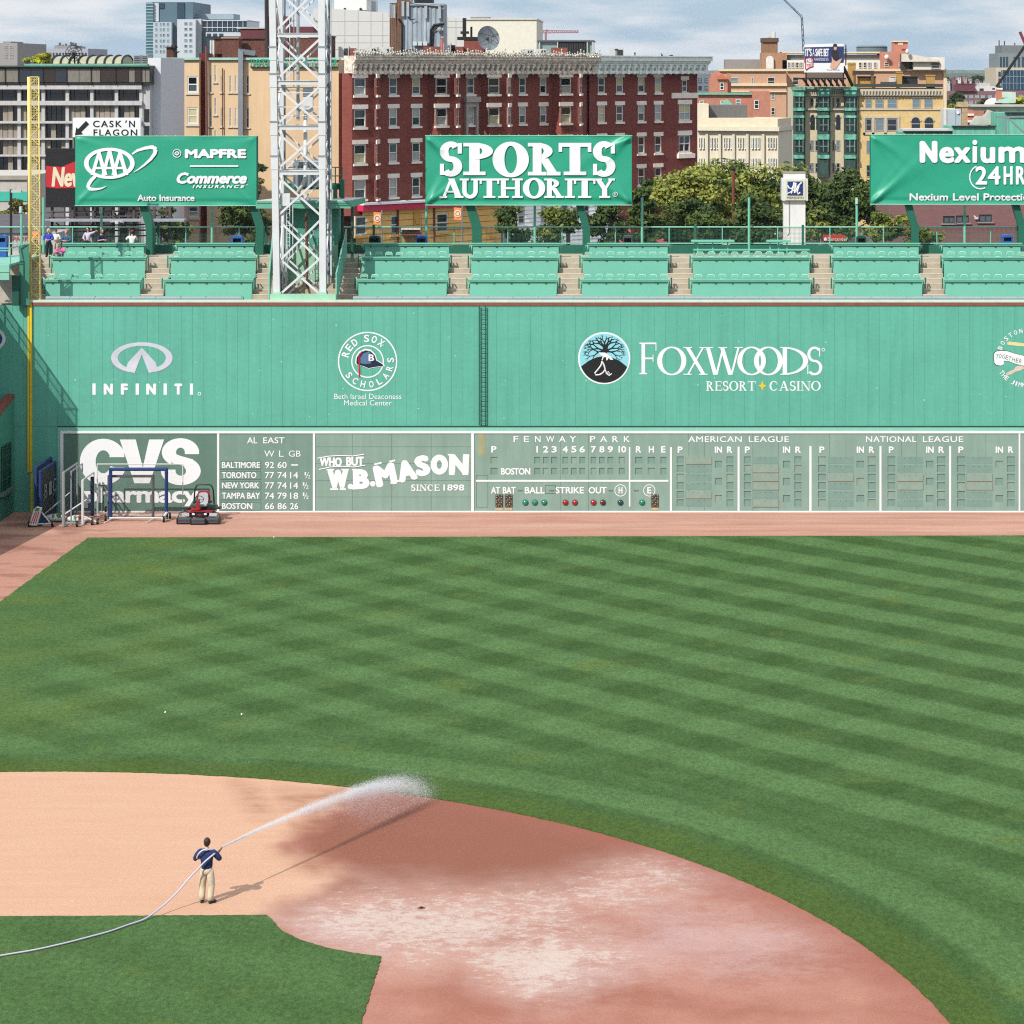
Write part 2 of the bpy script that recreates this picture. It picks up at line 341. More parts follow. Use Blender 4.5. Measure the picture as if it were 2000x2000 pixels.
# ---------------- the field
class NT:
    def __init__(s,name):
        s.mat=bpy.data.materials.new(name); s.mat.use_nodes=True; s.n=s.mat.node_tree.nodes; s.l=s.mat.node_tree.links; s.b=s.n['Principled BSDF']
    def ma(s,op,a,b=None,c=None,clamp=False):
        d=s.n.new('ShaderNodeMath'); d.operation=op; d.use_clamp=clamp
        for i,v in enumerate((a,b,c)):
            if v is None: continue
            if isinstance(v,(int,float)): d.inputs[i].default_value=v
            else: s.l.new(v,d.inputs[i])
        return d.outputs[0]
    def pos(s): g=s.n.new('ShaderNodeNewGeometry'); return g.outputs['Position']
    def sep(s,v): x=s.n.new('ShaderNodeSeparateXYZ'); s.l.new(v,x.inputs[0]); return x.outputs
    def noise(s,v,sc,det=4,rough=.55,st=None):
        if st:
            m=s.n.new('ShaderNodeMapping'); m.inputs['Scale'].default_value=st; s.l.new(v,m.inputs[0]); v=m.outputs[0]
        z=s.n.new('ShaderNodeTexNoise'); z.inputs['Scale'].default_value=sc; z.inputs['Detail'].default_value=det; z.inputs['Roughness'].default_value=rough
        s.l.new(v,z.inputs['Vector']); return z.outputs['Fac']
    def mr(s,v,a,b,c,d,smooth=False):
        m=s.n.new('ShaderNodeMapRange'); m.clamp=True
        if smooth: m.interpolation_type='SMOOTHSTEP'
        for k,w in zip(('From Min','From Max','To Min','To Max'),(a,b,c,d)): m.inputs[k].default_value=w
        s.l.new(v,m.inputs['Value']); return m.outputs[0]
    def mix(s,f,a,b):
        m=s.n.new('ShaderNodeMix'); m.data_type='RGBA'
        for k,v in (('Factor',f),('A',a),('B',b)):
            if isinstance(v,tuple): m.inputs[k].default_value=(*v,1)
            elif isinstance(v,(int,float)): m.inputs[k].default_value=v
            else: s.l.new(v,m.inputs[k])
        return m.outputs['Result']
    def scale(s,c,f):
        m=s.n.new('ShaderNodeVectorMath'); m.operation='SCALE'
        if isinstance(c,tuple): m.inputs[0].default_value=c
        else: s.l.new(c,m.inputs[0])
        s.l.new(f,m.inputs['Scale']); return m.outputs[0]
    def attr(s,name): a=s.n.new('ShaderNodeAttribute'); a.attribute_name=name; return a.outputs['Fac']
    def bump(s,h,st,dist):
        b=s.n.new('ShaderNodeBump'); b.inputs['Strength'].default_value=st; b.inputs['Distance'].default_value=dist; s.l.new(h,b.inputs['Height']); s.l.new(b.outputs[0],s.b.inputs['Normal'])
ARC=(-20.9,60.4,28.96)
def fit_arc():
    global ARC
    P=np.array([G(*p) for p in [(0,1509.5),(258.8,1511),(465.8,1516.2),(595,1526.6),(698.8,1540.6),(854,1560.2),(1000,1588.5),(1129.4,1618.7),(1248.4,1650.8),(1372.7,1693.3),(1507,1748),(1621,1806),(1724.6,1870.8),(1797,1935.5),(1854,1997.6)]])
    A=np.c_[2*P,np.ones(len(P))]; s=np.linalg.lstsq(A,(P**2).sum(1),rcond=None)[0]
    ARC=(s[0],s[1],math.sqrt(s[2]+s[0]**2+s[1]**2))
    return P
ARCP=fit_arc()
KG=1.95                                               # level ground in this sun
def grass_mat(name,rings):
    t=NT(name); p=t.pos(); x,y,z=t.sep(p)
    wob=t.ma('MULTIPLY',t.ma('SUBTRACT',t.noise(p,.30,4,.6),.5),1.3)
    def stripes(ang,per,off,soft):
        u=t.ma('ADD',t.ma('ADD',t.ma('MULTIPLY',x,math.sin(R(ang))),t.ma('MULTIPLY',y,math.cos(R(ang)))),t.ma('MULTIPLY',wob,.45))
        s=t.ma('SINE',t.ma('MULTIPLY',t.ma('ADD',u,off),2*PI/per))
        return t.mr(s,-soft,soft,-1,1,True)
    if rings:
        sa=stripes(44,3.88,.76,.5); sb=stripes(-43,3.88,2.68,.55)
        fadeb=t.mr(x,-18,12,.50,.22); 
        side=t.mr(x,-26.5,-22,.1,1,True)
        pat=t.ma('MULTIPLY',t.ma('ADD',t.ma('MULTIPLY',sa,t.mr(x,-16,6,.52,.95)),t.ma('MULTIPLY',sb,fadeb)),side)
        dx=t.ma('SUBTRACT',x,ARC[0]); dy=t.ma('SUBTRACT',y,ARC[1])
        r=t.ma('SUBTRACT',t.ma('SQRT',t.ma('ADD',t.ma('MULTIPLY',dx,dx),t.ma('MULTIPLY',dy,dy))),ARC[2])
        r=t.ma('ADD',r,t.ma('MULTIPLY',wob,.22))
        ring=t.n.new('ShaderNodeValToRGB'); t.l.new(t.ma('DIVIDE',r,10.0),ring.inputs[0]); e=ring.color_ramp.elements
        stops=[(0,.36),(.13,.42),(.16,.12),(.215,.16),(.25,.95),(.40,.85),(.45,.22),(.60,.25),(.66,.85),(.80,.75),(.86,.35)]
        e[0].position=stops[0][0]; e[0].color=(stops[0][1],)*3+(1,); e[1].position=stops[-1][0]; e[1].color=(stops[-1][1],)*3+(1,)
        for q,v in stops[1:-1]: a=e.new(q); a.color=(v,v,v,1)
        rp=t.ma('MULTIPLY_ADD',ring.outputs[0],2.0,-1.0)
        rf=t.ma('MULTIPLY',t.mr(r,4.0,8.5,1,0,True),t.mr(x,-24,-4,.28,1,True))
        pat=t.ma('ADD',t.ma('MULTIPLY',pat,t.ma('SUBTRACT',1.0,rf)),t.ma('MULTIPLY',rp,rf))
        edge=t.ma('MULTIPLY',t.mr(r,1.2,1.9,1,0,True),1.0)
    else:
        pat=t.ma('MULTIPLY',stripes(38,3.4,0,.9),.22); edge=None
    pat=t.ma('ADD',pat,t.ma('MULTIPLY',t.ma('SUBTRACT',t.noise(p,.22,4,.6),.5),1.3))
    pat=t.ma('ADD',pat,t.ma('MULTIPLY',t.ma('SUBTRACT',t.noise(p,1.1,5,.65,(1.0,.5,1)),.5),1.7))
    f=t.mr(pat,-1.9,1.9,0,1)
    col=t.mix(f,alb((57,90,34),KG),alb((107,145,87),KG))
    # tired yellowish patches
    pn=t.ma('ADD',t.mr(t.noise(p,.30,4,.6),.56,.72,0,.5,True),t.ma('MULTIPLY',t.mr(x,-23.5,-17,.38,0,True),t.mr(t.noise(p,.18,4,.6),.42,.62,0,1,True)),None,True)
    col=t.mix(pn,col,alb((110,132,60),KG))
    if edge is not None: col=t.mix(t.ma('MULTIPLY',edge,.62),col,alb((84,106,34),KG))
    fine=t.noise(p,7.5,6,.8,(1,.55,1)); fin2=t.noise(p,30,3,.7,(1,.6,1))
    g=t.ma('MULTIPLY',t.mr(fine,.30,.70,.55,1.45),t.mr(fin2,.28,.72,.45,1.55))
    t.l.new(t.scale(col,g),t.b.inputs['Base Color']); t.b.inputs['Roughness'].default_value=.9; t.b.inputs['Specular IOR Level'].default_value=.12
    t.bump(t.ma('ADD',fine,fin2),.6,.05)
    return t.mat
def field():
    g=MB(); g.box(-6500,6500,-60,9500,-1.2,-.03); tag(g.build('ground',M('city ground',(120,118,112),.95,var=.2,scale=.05,k=2)),'grey paved city ground stretching to the hills','ground',kind='structure')
    # warning track and foul ground
    t=NT('clay track'); p=t.pos(); x,y,z=t.sep(p)
    n1=t.noise(p,.5,6,.65,(.16,1.6,1)); n2=t.noise(p,6,5,.7); n3=t.noise(p,.12,3,.5)
    c=t.mix(t.mr(n1,.30,.70,0,1),alb((205,142,120),KG),alb((238,186,164),KG))
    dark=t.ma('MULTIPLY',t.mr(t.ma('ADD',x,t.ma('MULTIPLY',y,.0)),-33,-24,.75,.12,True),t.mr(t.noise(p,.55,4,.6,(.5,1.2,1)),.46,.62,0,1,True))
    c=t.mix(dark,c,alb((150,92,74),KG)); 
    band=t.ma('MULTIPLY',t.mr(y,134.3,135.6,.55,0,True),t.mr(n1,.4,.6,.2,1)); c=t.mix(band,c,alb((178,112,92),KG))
    t.l.new(t.scale(c,t.mr(n2,.25,.75,.86,1.14)),t.b.inputs['Base Color']); t.b.inputs['Roughness'].default_value=.95; t.bump(n2,.4,.03)
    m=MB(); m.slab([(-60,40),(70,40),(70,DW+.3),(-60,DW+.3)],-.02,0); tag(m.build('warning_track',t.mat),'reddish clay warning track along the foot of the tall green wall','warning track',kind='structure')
    # outfield grass
    rnd=random.Random(3)
    def jag(P,step,amp):
        o=[]
        for i in range(len(P)):
            a=Vector(P[i]); b=Vector(P[(i+1)%len(P)]); L=(b-a).length; k=max(1,int(L/step)) if L<60 else 1
            for j in range(k):
                q=a+(b-a)*(j/k); o.append((q.x+rnd.uniform(-amp,amp),q.y+rnd.uniform(-amp,amp)))
        return o
    a0=math.atan2(ARCP[0][1]-ARC[1],ARCP[0][0]-ARC[0]); 
    arc=[(ARC[0]+ARC[2]*math.cos(a),ARC[1]+ARC[2]*math.sin(a)) for a in np.linspace(PI*.60,-.25,420)]
    arc=[(ax+rnd.uniform(-.02,.02),ay+rnd.uniform(-.03,.03)) for ax,ay in arc]
    tl=G(172,1051); l1=G(0,1176); d=Vector(l1)-Vector(tl); lf=Vector(tl)+d*2.3
    back=jag([tl,(60,GD(1043.5))],.25,.035)[:-1]
    back=[tl]+[(tl[0]+(60-tl[0])*i/500,tl[1]+(GD(1043.5)-tl[1])*i/500+rnd.uniform(-.03,.03)) for i in range(1,500)]+[(60,GD(1043.5))]
    lft=[(lf.x+(tl[0]-lf.x)*i/160+rnd.uniform(-.05,.05),lf.y+(tl[1]-lf.y)*i/160) for i in range(160)]
    poly=back+[(60,45),arc[-1]]+arc[::-1][1:]+[(-44,arc[0][1]-1.5),(-44,96)]+lft
    bm=bmesh.new(); vs=[bm.verts.new((px,py,.035)) for px,py in poly]; f=bm.faces.new(vs); bmesh.ops.triangulate(bm,faces=[f])
    n=len(vs); lo=[bm.verts.new((v.co.x,v.co.y,-.01)) for v in vs]
    for i in range(n): bm.faces.new((vs[i],lo[i],lo[(i+1)%n],vs[(i+1)%n]))
    bmesh.ops.recalc_face_normals(bm,faces=bm.faces)
    me=bpy.data.meshes.new('outfield_grass'); bm.to_mesh(me); bm.free(); me.materials.append(grass_mat('outfield turf',True))
    o=bpy.data.objects.new('outfield_grass',me); COL.objects.link(o); tag(o,'mown outfield grass with crossing light and dark stripes','grass',kind='structure')
    # infield grass
    E=[(-700,1795),(522,1789),(549,1819),(585,1837),(637,1853),(688,1862.5),(745,1870),(705,2000),(650,2180),(-700,2180)]
    P=[G(*e) for e in E]; P=jag(P,.12,.022)
    bm=bmesh.new(); vs=[bm.verts.new((px,py,.035)) for px,py in P]; f=bm.faces.new(vs); bmesh.ops.triangulate(bm,faces=[f])
    n=len(vs); lo=[bm.verts.new((v.co.x,v.co.y,-.01)) for v in vs]
    for i in range(n): bm.faces.new((vs[i],lo[i],lo[(i+1)%n],vs[(i+1)%n]))
    bmesh.ops.recalc_face_normals(bm,faces=bm.faces)
    me=bpy.data.meshes.new('infield_grass'); bm.to_mesh(me); bm.free(); me.materials.append(grass_mat('infield turf',False))
    o=bpy.data.objects.new('infield_grass',me); COL.objects.link(o); tag(o,'dense infield grass with a notched corner by the clay','grass',kind='structure')
    # infield clay: a fine grid whose watering stains are worked out point by point
    sx=np.arange(-27,14,.12); sy=np.arange(58,90.5,.12); gx,gy=np.meshgrid(sx,sy); nx,ny=len(sx),len(sy)
    px=CX+gx*F/gy; py=YH+F*H/gy
    def sdf(P,ys=1.6):
        P=np.array(P,float); qx=px.ravel(); qy=py.ravel()*ys; V=P*np.array([1,ys]); dmin=np.full(qx.shape,1e9); ins=np.zeros(qx.shape,bool)
        for i in range(len(V)):
            a=V[i]; b=V[(i+1)%len(V)]; e=b-a; tt=np.clip(((qx-a[0])*e[0]+(qy-a[1])*e[1])/(e@e+1e-9),0,1)
            dmin=np.minimum(dmin,np.hypot(qx-a[0]-e[0]*tt,qy-a[1]-e[1]*tt))
            c=((a[1]>qy)!=(b[1]>qy)); xx=(b[0]-a[0])*(qy-a[1])/(b[1]-a[1]+1e-12)+a[0]; ins^=(c&(qx<xx))
        return np.where(ins,dmin,-dmin).reshape(px.shape)
    rn=np.random.RandomState(9)
    def wav(amp,s0,k=26):
        o=np.zeros_like(px)
        for i in range(k):
            L=s0*2.0**(-4*rn.rand()); a=rn.rand()*2*PI; o+=L/s0*np.sin((px*np.cos(a)+py*2.2*np.sin(a))*2*PI/L+rn.rand()*7)
        return amp*o/np.sqrt(k)
    sm=lambda d,w:np.clip(d/w*.5+.5,0,1)
    wet=sm(sdf([(676,1552),(640,1588),(598,1618),(566,1655),(590,1676),(640,1690),(668,1706),(655,1722),(610,1752),(560,1775),(512,1788),(470,1810),(560,1850),(600,1890),(560,2100),(2200,2100),(2200,1500),(900,1500)])+wav(34,190),62)
    deep=sm(sdf([(676,1550),(600,1618),(566,1657),(600,1678),(668,1706),(640,1742),(560,1780),(690,1732),(900,1742),(1050,1737),(1150,1712),(1250,1676),(1330,1640),(1100,1560),(850,1500)])+wav(36,200),80)
    pale=np.maximum(sm(sdf([(580,1790),(690,1738),(900,1744),(1050,1738),(1150,1712),(1290,1676),(1400,1705),(1250,1765),(1120,1790),(1180,1835),(1040,1830),(900,1880),(780,1880),(640,1840)])+wav(30,220),90)*.95,
        sm(sdf([(880,1850),(1080,1810),(1240,1868),(1150,1905),(1110,1940),(1030,1955),(930,1905)])+wav(24,120),70))
    sheen=np.maximum(sm(sdf([(1290,1760),(1560,1795),(1650,1850),(1500,1905),(1250,1900),(1100,1960),(1000,1900),(1200,1830)])+wav(40,240),120)*.8,sm(sdf([(540,1790),(640,1770),(760,1800),(760,1870),(600,1850)]),70)*.8)
    sheen=np.maximum(sheen,sm(sdf([(1280,1672),(1400,1700),(1480,1740),(1300,1720),(1200,1700)]),40)*.6)
    drop=np.maximum(sm(sdf([(462,1530),(500,1545),(530,1590),(505,1592),(475,1560)]),34),sm(sdf([(545,1545),(590,1548),(640,1546),(655,1556),(600,1582),(560,1580)]),34))
    m=MB(); vs=np.stack([gx.ravel(),gy.ravel(),np.full(gx.size,.006)],1)
    rr=np.hypot(gx-ARC[0],gy-ARC[1])<ARC[2]+.6
    idx=np.arange(nx*ny).reshape(ny,nx); keep=rr[:-1,:-1]
    fs=np.stack([idx[:-1,:-1],idx[:-1,1:],idx[1:,1:],idx[1:,:-1]],-1)[keep].tolist()
    me=bpy.data.meshes.new('infield_clay'); me.from_pydata(vs.tolist(),[],fs)
    for nm,a in (('wet',wet),('rim',np.clip((np.hypot(gx-ARC[0],gy-ARC[1])-ARC[2]+1.5)/1.3,0,1)*np.clip((gx+9)/4,0,1)),('deep',deep),('pale',pale),('sheen',sheen),('drop',drop)):
        at=me.attributes.new(nm,'FLOAT','POINT'); at.data.foreach_set('value',a.ravel().astype(np.float32))
    t=NT('infield clay'); p=t.pos(); n1=t.noise(p,1.1,7,.68,(.55,1.2,1)); n2=t.noise(p,9,5,.75); n3=t.noise(p,.35,4,.55); n4=t.noise(p,.8,4,.6,(.4,1.6,1)); n5=t.noise(p,26,4,.8)
    n6=t.noise(p,3.4,9,.80,(.7,.9,1))
    c=t.mix(t.mr(t.ma('ADD',t.ma('MULTIPLY',n4,.6),t.ma('MULTIPLY',t.noise(p,1.0,3,.6,(.12,5,1)),.4)),.3,.7,0,1),alb((231,180,148),KG),alb((238,193,163),KG))
    jit=lambda a,am,w:t.mr(t.ma('ADD',t.attr(a),t.ma('MULTIPLY',t.ma('SUBTRACT',t.ma('ADD',t.ma('MULTIPLY',n1,.5),t.ma('MULTIPLY',n5,.5)),.5),am)),.5-w,.5+w,0,1,True)
    wetc=t.mix(t.mr(n3,.35,.65,0,1),alb((184,118,98),KG),alb((206,146,126),KG))
    c=t.mix(jit('wet',.75,.30),c,wetc)
    c=t.mix(t.ma('MULTIPLY',jit('deep',.65,.34),.92),c,alb((158,96,74),KG))
    c=t.mix(t.ma('MULTIPLY',t.mr(t.ma('ADD',t.attr('sheen'),t.ma('MULTIPLY',t.ma('SUBTRACT',t.ma('ADD',t.ma('MULTIPLY',n6,.6),t.ma('MULTIPLY',n1,.4)),.5),1.7)),.1,.95,0,1,True),.8),c,alb((218,182,176),KG))
    pl=t.mr(t.ma('ADD',t.ma('MULTIPLY',t.attr('pale'),.62),t.ma('MULTIPLY',t.ma('SUBTRACT',n6,.5),2.2)),.36,.62,0,1,True); pl=t.ma('MULTIPLY',pl,t.mr(t.attr('pale'),.12,.4,0,1))
    c=t.mix(t.ma('MULTIPLY',t.ma('MULTIPLY',t.attr('pale'),t.mr(n1,.35,.65,.35,1)),.85),c,alb((228,200,188),KG)); c=t.mix(t.ma('MULTIPLY',pl,.58),c,alb((238,222,210),KG))
    c=t.mix(t.ma('MULTIPLY',t.attr('rim'),t.mr(n1,.3,.7,.35,.8)),c,alb((174,104,86),KG))
    c=t.mix(t.ma('MULTIPLY',t.ma('MULTIPLY',t.attr('drop'),t.mr(t.ma('ADD',t.ma('MULTIPLY',n5,.6),t.ma('MULTIPLY',n1,.4)),.44,.56,.12,1)),1.0),c,alb((172,112,86),KG))
    t.l.new(t.scale(c,t.ma('MULTIPLY',t.mr(n2,.25,.75,.88,1.12),t.mr(n5,.3,.7,.76,1.24))),t.b.inputs['Base Color'])
    t.l.new(t.mr(t.attr('wet'),0,1,.95,.7),t.b.inputs['Roughness']); t.b.inputs['Specular IOR Level'].default_value=.2; t.bump(t.ma('ADD',n2,n1),.35,.02)
    me.materials.append(t.mat); o=bpy.data.objects.new('infield_clay',me); COL.objects.link(o)
    tag(o,'raked infield clay, dry and pale at left, watered dark red at right','infield clay',kind='structure')
field()
# ---------------- the tall green wall and its painted marks
GREEN=M('wall green paint',(101,185,164),.6,var=.06,scale=.5,st=(.6,.6,1),streak=.09,fine=.035,fs=5)
TRIM=M('pale green trim',(140,206,184),.6,var=.06,scale=1)
DKGREEN=M('deep green steel',(28,112,88),.5,var=.08)
WHITE=M('white paint',(246,248,250),.55,var=.03,scale=2,fine=.02)
LETTER=M('white lettering',(248,249,252),.55,var=.02)
NAVY=M('navy paint',(27,37,66),.55,var=.06); RED=M('red paint',(200,30,50),.5,var=.06); BLACK=M('black paint',(24,24,28),.6,var=.1)
YELLOW=M('yellow paint',(238,206,52),.5,var=.08,scale=2); SLATE=M('slate blue paint',(92,122,160),.55,var=.05)
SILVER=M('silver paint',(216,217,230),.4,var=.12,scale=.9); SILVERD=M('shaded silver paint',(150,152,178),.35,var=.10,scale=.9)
RAIL=M('rust red stripe',(150,84,76),.7,var=.14,scale=3); CREAM=M('pale cap flashing',(214,232,214),.6,var=.08,scale=2)
AQUA=M('sky blue paint',(150,222,236),.55,var=.04); GOLD=M('gold paint',(240,205,60),.5,var=.04); SAND=M('cream paint',(238,222,160),.55)
Y0=DW
wall=thing('outfield_wall','very tall green panelled wall along left field with painted white sponsor marks','wall',(X(1000,DW),DW,0))
def green_wall():
    x0,x1=X(-240,DW),X(2060,DW); zt,zb=Z(596,DW),Z(833,DW)
    m=MB(); pitch=22*DW/F; x=x0; g=.006
    while x<x1:
        e=min(x+pitch,x1); m.add([(x+g,Y0,zb),(e-g,Y0,zb),(e-g,Y0,zt),(x+g,Y0,zt)],[(0,1,2,3)])
        m.add([(e-g,Y0,zb),(e,Y0+.013,zb),(e+g,Y0,zb),(e+g,Y0,zt),(e,Y0+.013,zt),(e-g,Y0,zt)],[(0,1,4,5),(1,2,3,4)]); x=e
    m.box(x0,x1,Y0+.05,Y0+.6,0,zt-.05)
    m.build('panels',GREEN,wall)
    m=MB(); m.box(x0,X(118,DW)-.02,Y0-.0,Y0+.04,0,zb-.01); m.build('lower_panel',GREEN,wall)
    m=MB(); m.box(X(60,DW),x1,Y0-.05,Y0+.3,Z(597,DW),Z(590.5,DW)); m.build('coping_stripe',RAIL,wall)
    m=MB(); m.box(X(10,DW),x1,Y0-.07,Y0+.4,Z(590.5,DW),Z(586.5,DW)); m.build('cap',CREAM,wall)
    m=MB(); m.box(X(113,DW),x1,Y0-.06,Y0+.1,Z(841.5,DW),Z(833.5,DW)); m.box(X(113,DW),X(119,DW),Y0-.055,Y0+.1,.02,Z(842,DW)); m.build('trim',TRIM,wall)
    m=MB(); m.box(X(113,DW),x1,Y0-.09,Y0+.05,Z(833.5,DW),Z(831.9,DW)); m.build('drip_edge',M('dark green edge',(22,70,58),.6),wall)
green_wall()
F2=DW-.012
def wl_part(name,fn,mat):
    m=MB(); fn(m); return m.words(name,mat,wall) if 'letter' in name else m.build(name,mat,wall)
def wall_marks():
    # left: oval badge with two rays over spaced capitals
    c=(X(277,DW),Z(699,DW)); k=DW/F
    def badge(m):
        a=.92*PI
        m.ring(c,60*k,30.5*k,13*k,7*k,F2,F2+.02,-66,246,60)
        for s in (-1,1):
            q=[(0,18),(5.5*s*-1*-1,9)]
            m.prism([(c[0]+s*0.0,c[1]+20*k),(c[0]+s*0.0,c[1]+7*k),(c[0]+s*14*k,c[1]-29.5*k),(c[0]+s*32*k,c[1]-25*k),(c[0]+s*27*k,c[1]-9*k)],F2-.004,F2+.02)
    wl_part('badge',badge,SILVER)
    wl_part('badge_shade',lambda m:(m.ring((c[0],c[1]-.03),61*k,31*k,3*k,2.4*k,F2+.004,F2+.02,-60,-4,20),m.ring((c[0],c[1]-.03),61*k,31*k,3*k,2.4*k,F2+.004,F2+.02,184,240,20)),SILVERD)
    def inf(m):
        m.mark(True)
        for ch,a,b in zip('INFINITI',(180.5,202.5,236,265,285.5,319.5,340.5,371),(187,221,250,271.5,305,326,356,377)):
            if ch=='I': m.box(X(a,DW),X(b,DW),F2,F2+.02,Z(771,DW),Z(749,DW))
            else: pput(m,ch,a,b,749,771,F2,.085)
        m.ring((X(389.5,DW),Z(769,DW)),3.4*k,3.4*k,1.2*k,1.2*k,F2,F2+.02)
    wl_part('lettering',inf,LETTER)
    # round scholars emblem
    e=(X(718,DW),Z(706,DW))
    def rs(m):
        m.ring(e,58*k,58*k,2.6*k,2.6*k,F2,F2+.02,n=64); m.ring(e,32*k,32*k,2.4*k,2.4*k,F2,F2+.02,n=48)
        arc_text(m,'RED',e,45*k,171,115,14.5*k,F2,.05); arc_text(m,'SOX',e,45*k,102,44,14.5*k,F2,.05); arc_text(m,'SCHOLARS',e,45*k,206,374,13*k,F2,.04,True)
        pput(m,'Beth Israel Deaconess',653,784,769,779.5,F2,.01); pput(m,'Medical Center',672,765,781.5,792,F2,.01)
    wl_part('lettering',rs,LETTER)
    cp=lambda P:[(e[0]+a*k,e[1]+b*k) for a,b in P]
    CAP=[(-22,-3),(-21,8),(-15,17),(-4,22),(6,20),(14,12),(17,2),(29,-5),(31,-9),(24,-9),(12,-11),(2,-13),(-8,-9),(-20,-6)]
    wl_part('cap_outline',lambda m:m.prism(cp([(a*1.1,b*1.12+.5) for a,b in CAP]),F2-.004,F2+.01),LETTER)
    wl_part('cap',lambda m:m.prism(cp(CAP),F2-.009,F2),NAVY)
    wl_part('cap_panel',lambda m:(m.prism(cp([(-14,-3),(-14,8),(-8,16),(3,20),(6,16),(7,4),(6,-4),(-6,-5)]),F2-.014,F2-.009)),SLATE)
    wl_part('cap_tassel',lambda m:(m.prism(cp([(-17.5,-30),(-14.5,-30),(-15,-6),(-16,10),(-10,20),(-12,20),(-18,10),(-17.4,-6)]),F2-.019,F2-.009)),RED)
    wl_part('cap_letter',lambda m:put(m,'B',e[0]+2*k,e[0]+13*k,e[1]+1*k,e[1]+14*k,F2-.02,.05),LETTER)
    # casino mark: round tree badge, serif capitals
    b=(X(1180,DW),Z(699.5,DW))
    wl_part('disc_rim',lambda m:m.disc(b,51*k,F2,F2+.02,56),LETTER)
    wl_part('disc_sky',lambda m:m.disc(b,48*k,F2-.005,F2,56),AQUA)
    def hill(m):
        P=[(48*k*math.cos(R(a)),48*k*math.sin(R(a))) for a in range(199,342,5)]
        P=[(b[0]+x,b[1]+z) for x,z in P]; P+=[(b[0]+x*k,b[1]+z*k) for x,z in ((45,-17),(30,-5),(14,2),(0,4),(-14,2),(-30,-5),(-45,-16))]
        m.prism(P,F2-.010,F2-.005)
        rnd=random.Random(5); cnt=[0]
        def br(x,z,a,L,w,d):
            x2=x+L*math.cos(R(a)); z2=z+L*math.sin(R(a))
            if math.hypot(x2,z2)>46: 
                return
            nx,nz=-math.sin(R(a)),math.cos(R(a)); cnt[0]+=1; yy=F2-.011-.0001*(cnt[0]%70)
            m.prism([(b[0]+(x+nx*w/2)*k,b[1]+(z+nz*w/2)*k),(b[0]+(x-nx*w/2)*k,b[1]+(z-nz*w/2)*k),(b[0]+(x2-nx*w*.3)*k,b[1]+(z2-nz*w*.3)*k),(b[0]+(x2+nx*w*.3)*k,b[1]+(z2+nz*w*.3)*k)],yy,yy+.004)
            if d<=0: return
            for da in (rnd.uniform(18,34),-rnd.uniform(18,34)): br(x2,z2,a+da,L*rnd.uniform(.7,.86),w*.66,d-1)
        m.prism([(b[0]+x*k,b[1]+z*k) for x,z in ((-5,2),(7,2),(5,12),(8,24),(-3,24),(-2,12))],F2-.019,F2-.01)
        for a,L in ((95,9),(60,12),(128,12),(22,14),(160,14),(-8,13),(188,13),(40,13),(145,13)): br(1.5,14 if abs(a-90)>60 else 21,a,L,4.2,4)
    wl_part('tree_silhouette',hill,BLACK)
    def fox(m):
        q=lambda P:[(b[0]+x*k,b[1]+z*k) for x,z in P]
        m.prism(q([(-10,12),(-6,11),(2,11),(8,7),(13,3),(18,-3),(12,-3),(9,1),(6,-4),(4,-4),(4,2),(-1,2),(-3,-4),(-5,-4),(-3,4),(-8,7)]),F2-.026,F2-.02)
        m.tube([(b[0]+x*k,F2-.02,b[1]+z*k) for x,z in ((-4,-6),(0,-14),(2,-22),(-2,-28),(-8,-32),(-16,-33),(-18,-29),(-12,-22),(-6,-14),(-4,-6))],1.5*k,5)
        m.tube([(b[0]+x*k,F2-.02,b[1]+z*k) for x,z in ((2,-22),(5,-30),(12,-32),(8,-26),(4,-30),(10,-34),(15,-30))],1.2*k,5)
    wl_part('fox_mark',fox,LETTER)
    def fw(m):
        m.mark(True); serif_text(m,'F',X(1249,DW),X(1284,DW),Z(731,DW),Z(669,DW),F2,.15,.055,.04)
        for ch,a,d in (('O',1283.5,1340.5),('X',1335,1382),('W',1374,1451),('O',1440,1496),('O',1472.5,1529),('D',1524,1578.5),('S',1576,1606)):
            serif_text(m,ch,X(a,DW),X(d,DW),Z(732,DW),Z(678,DW),F2-(.006 if a in(1335,1440,1524) else 0),.15 if ch!='S' else .13,.055,.035)
        m.hold=False; serif_text(m,'RESORT',X(1379,DW),X(1476,DW),Z(763,DW),Z(744.5,DW),F2,.17,.07,.05); serif_text(m,'CASINO',X(1503,DW),X(1603,DW),Z(763,DW),Z(744.5,DW),F2,.17,.07,.05)
        m.ring((X(1608,DW),Z(683,DW)),3.3*k,3.3*k,1.1*k,1.1*k,F2,F2+.02)
    wl_part('lettering',fw,LETTER)
    d=(X(1489,DW),Z(753.5,DW)); wl_part('diamond',lambda m:m.prism([(d[0]+x*k,d[1]+z*k) for x,z in ((0,10),(2.6,2.6),(8,0),(2.6,-2.6),(0,-10),(-2.6,-2.6),(-8,0),(-2.6,2.6))],F2,F2+.02),GOLD)
    # far right: charity mark with a bat and a ribbon, cut by the edge of the picture
    j=(X(2002,DW),Z(698,DW))
    wl_part('lettering',lambda m:(arc_text(m,'BOSTON',j,52*k,165,93,9*k,F2,.04),arc_text(m,'THE JIMMY FUND',j,54*k,209,318,9*k,F2,.04,True)),LETTER)
    wl_part('bat',lambda m:m.prism([(X(a,DW),Z(c_,DW)) for a,c_ in ((1967.5,667.5),(1972,667.2),(2016,672.5),(2016,678),(1972,674),(1967.5,673))],F2,F2+.02),SAND)
    RB=[(1941,692),(1945,686.5),(1955,685),(1968,686),(1985,691.5),(2000,695),(2018,696),(2018,714),(2000,714.5),(1985,711),(1970,705),(1960,704.5),(1961,711),(1955,714),(1946,713),(1942,708)]
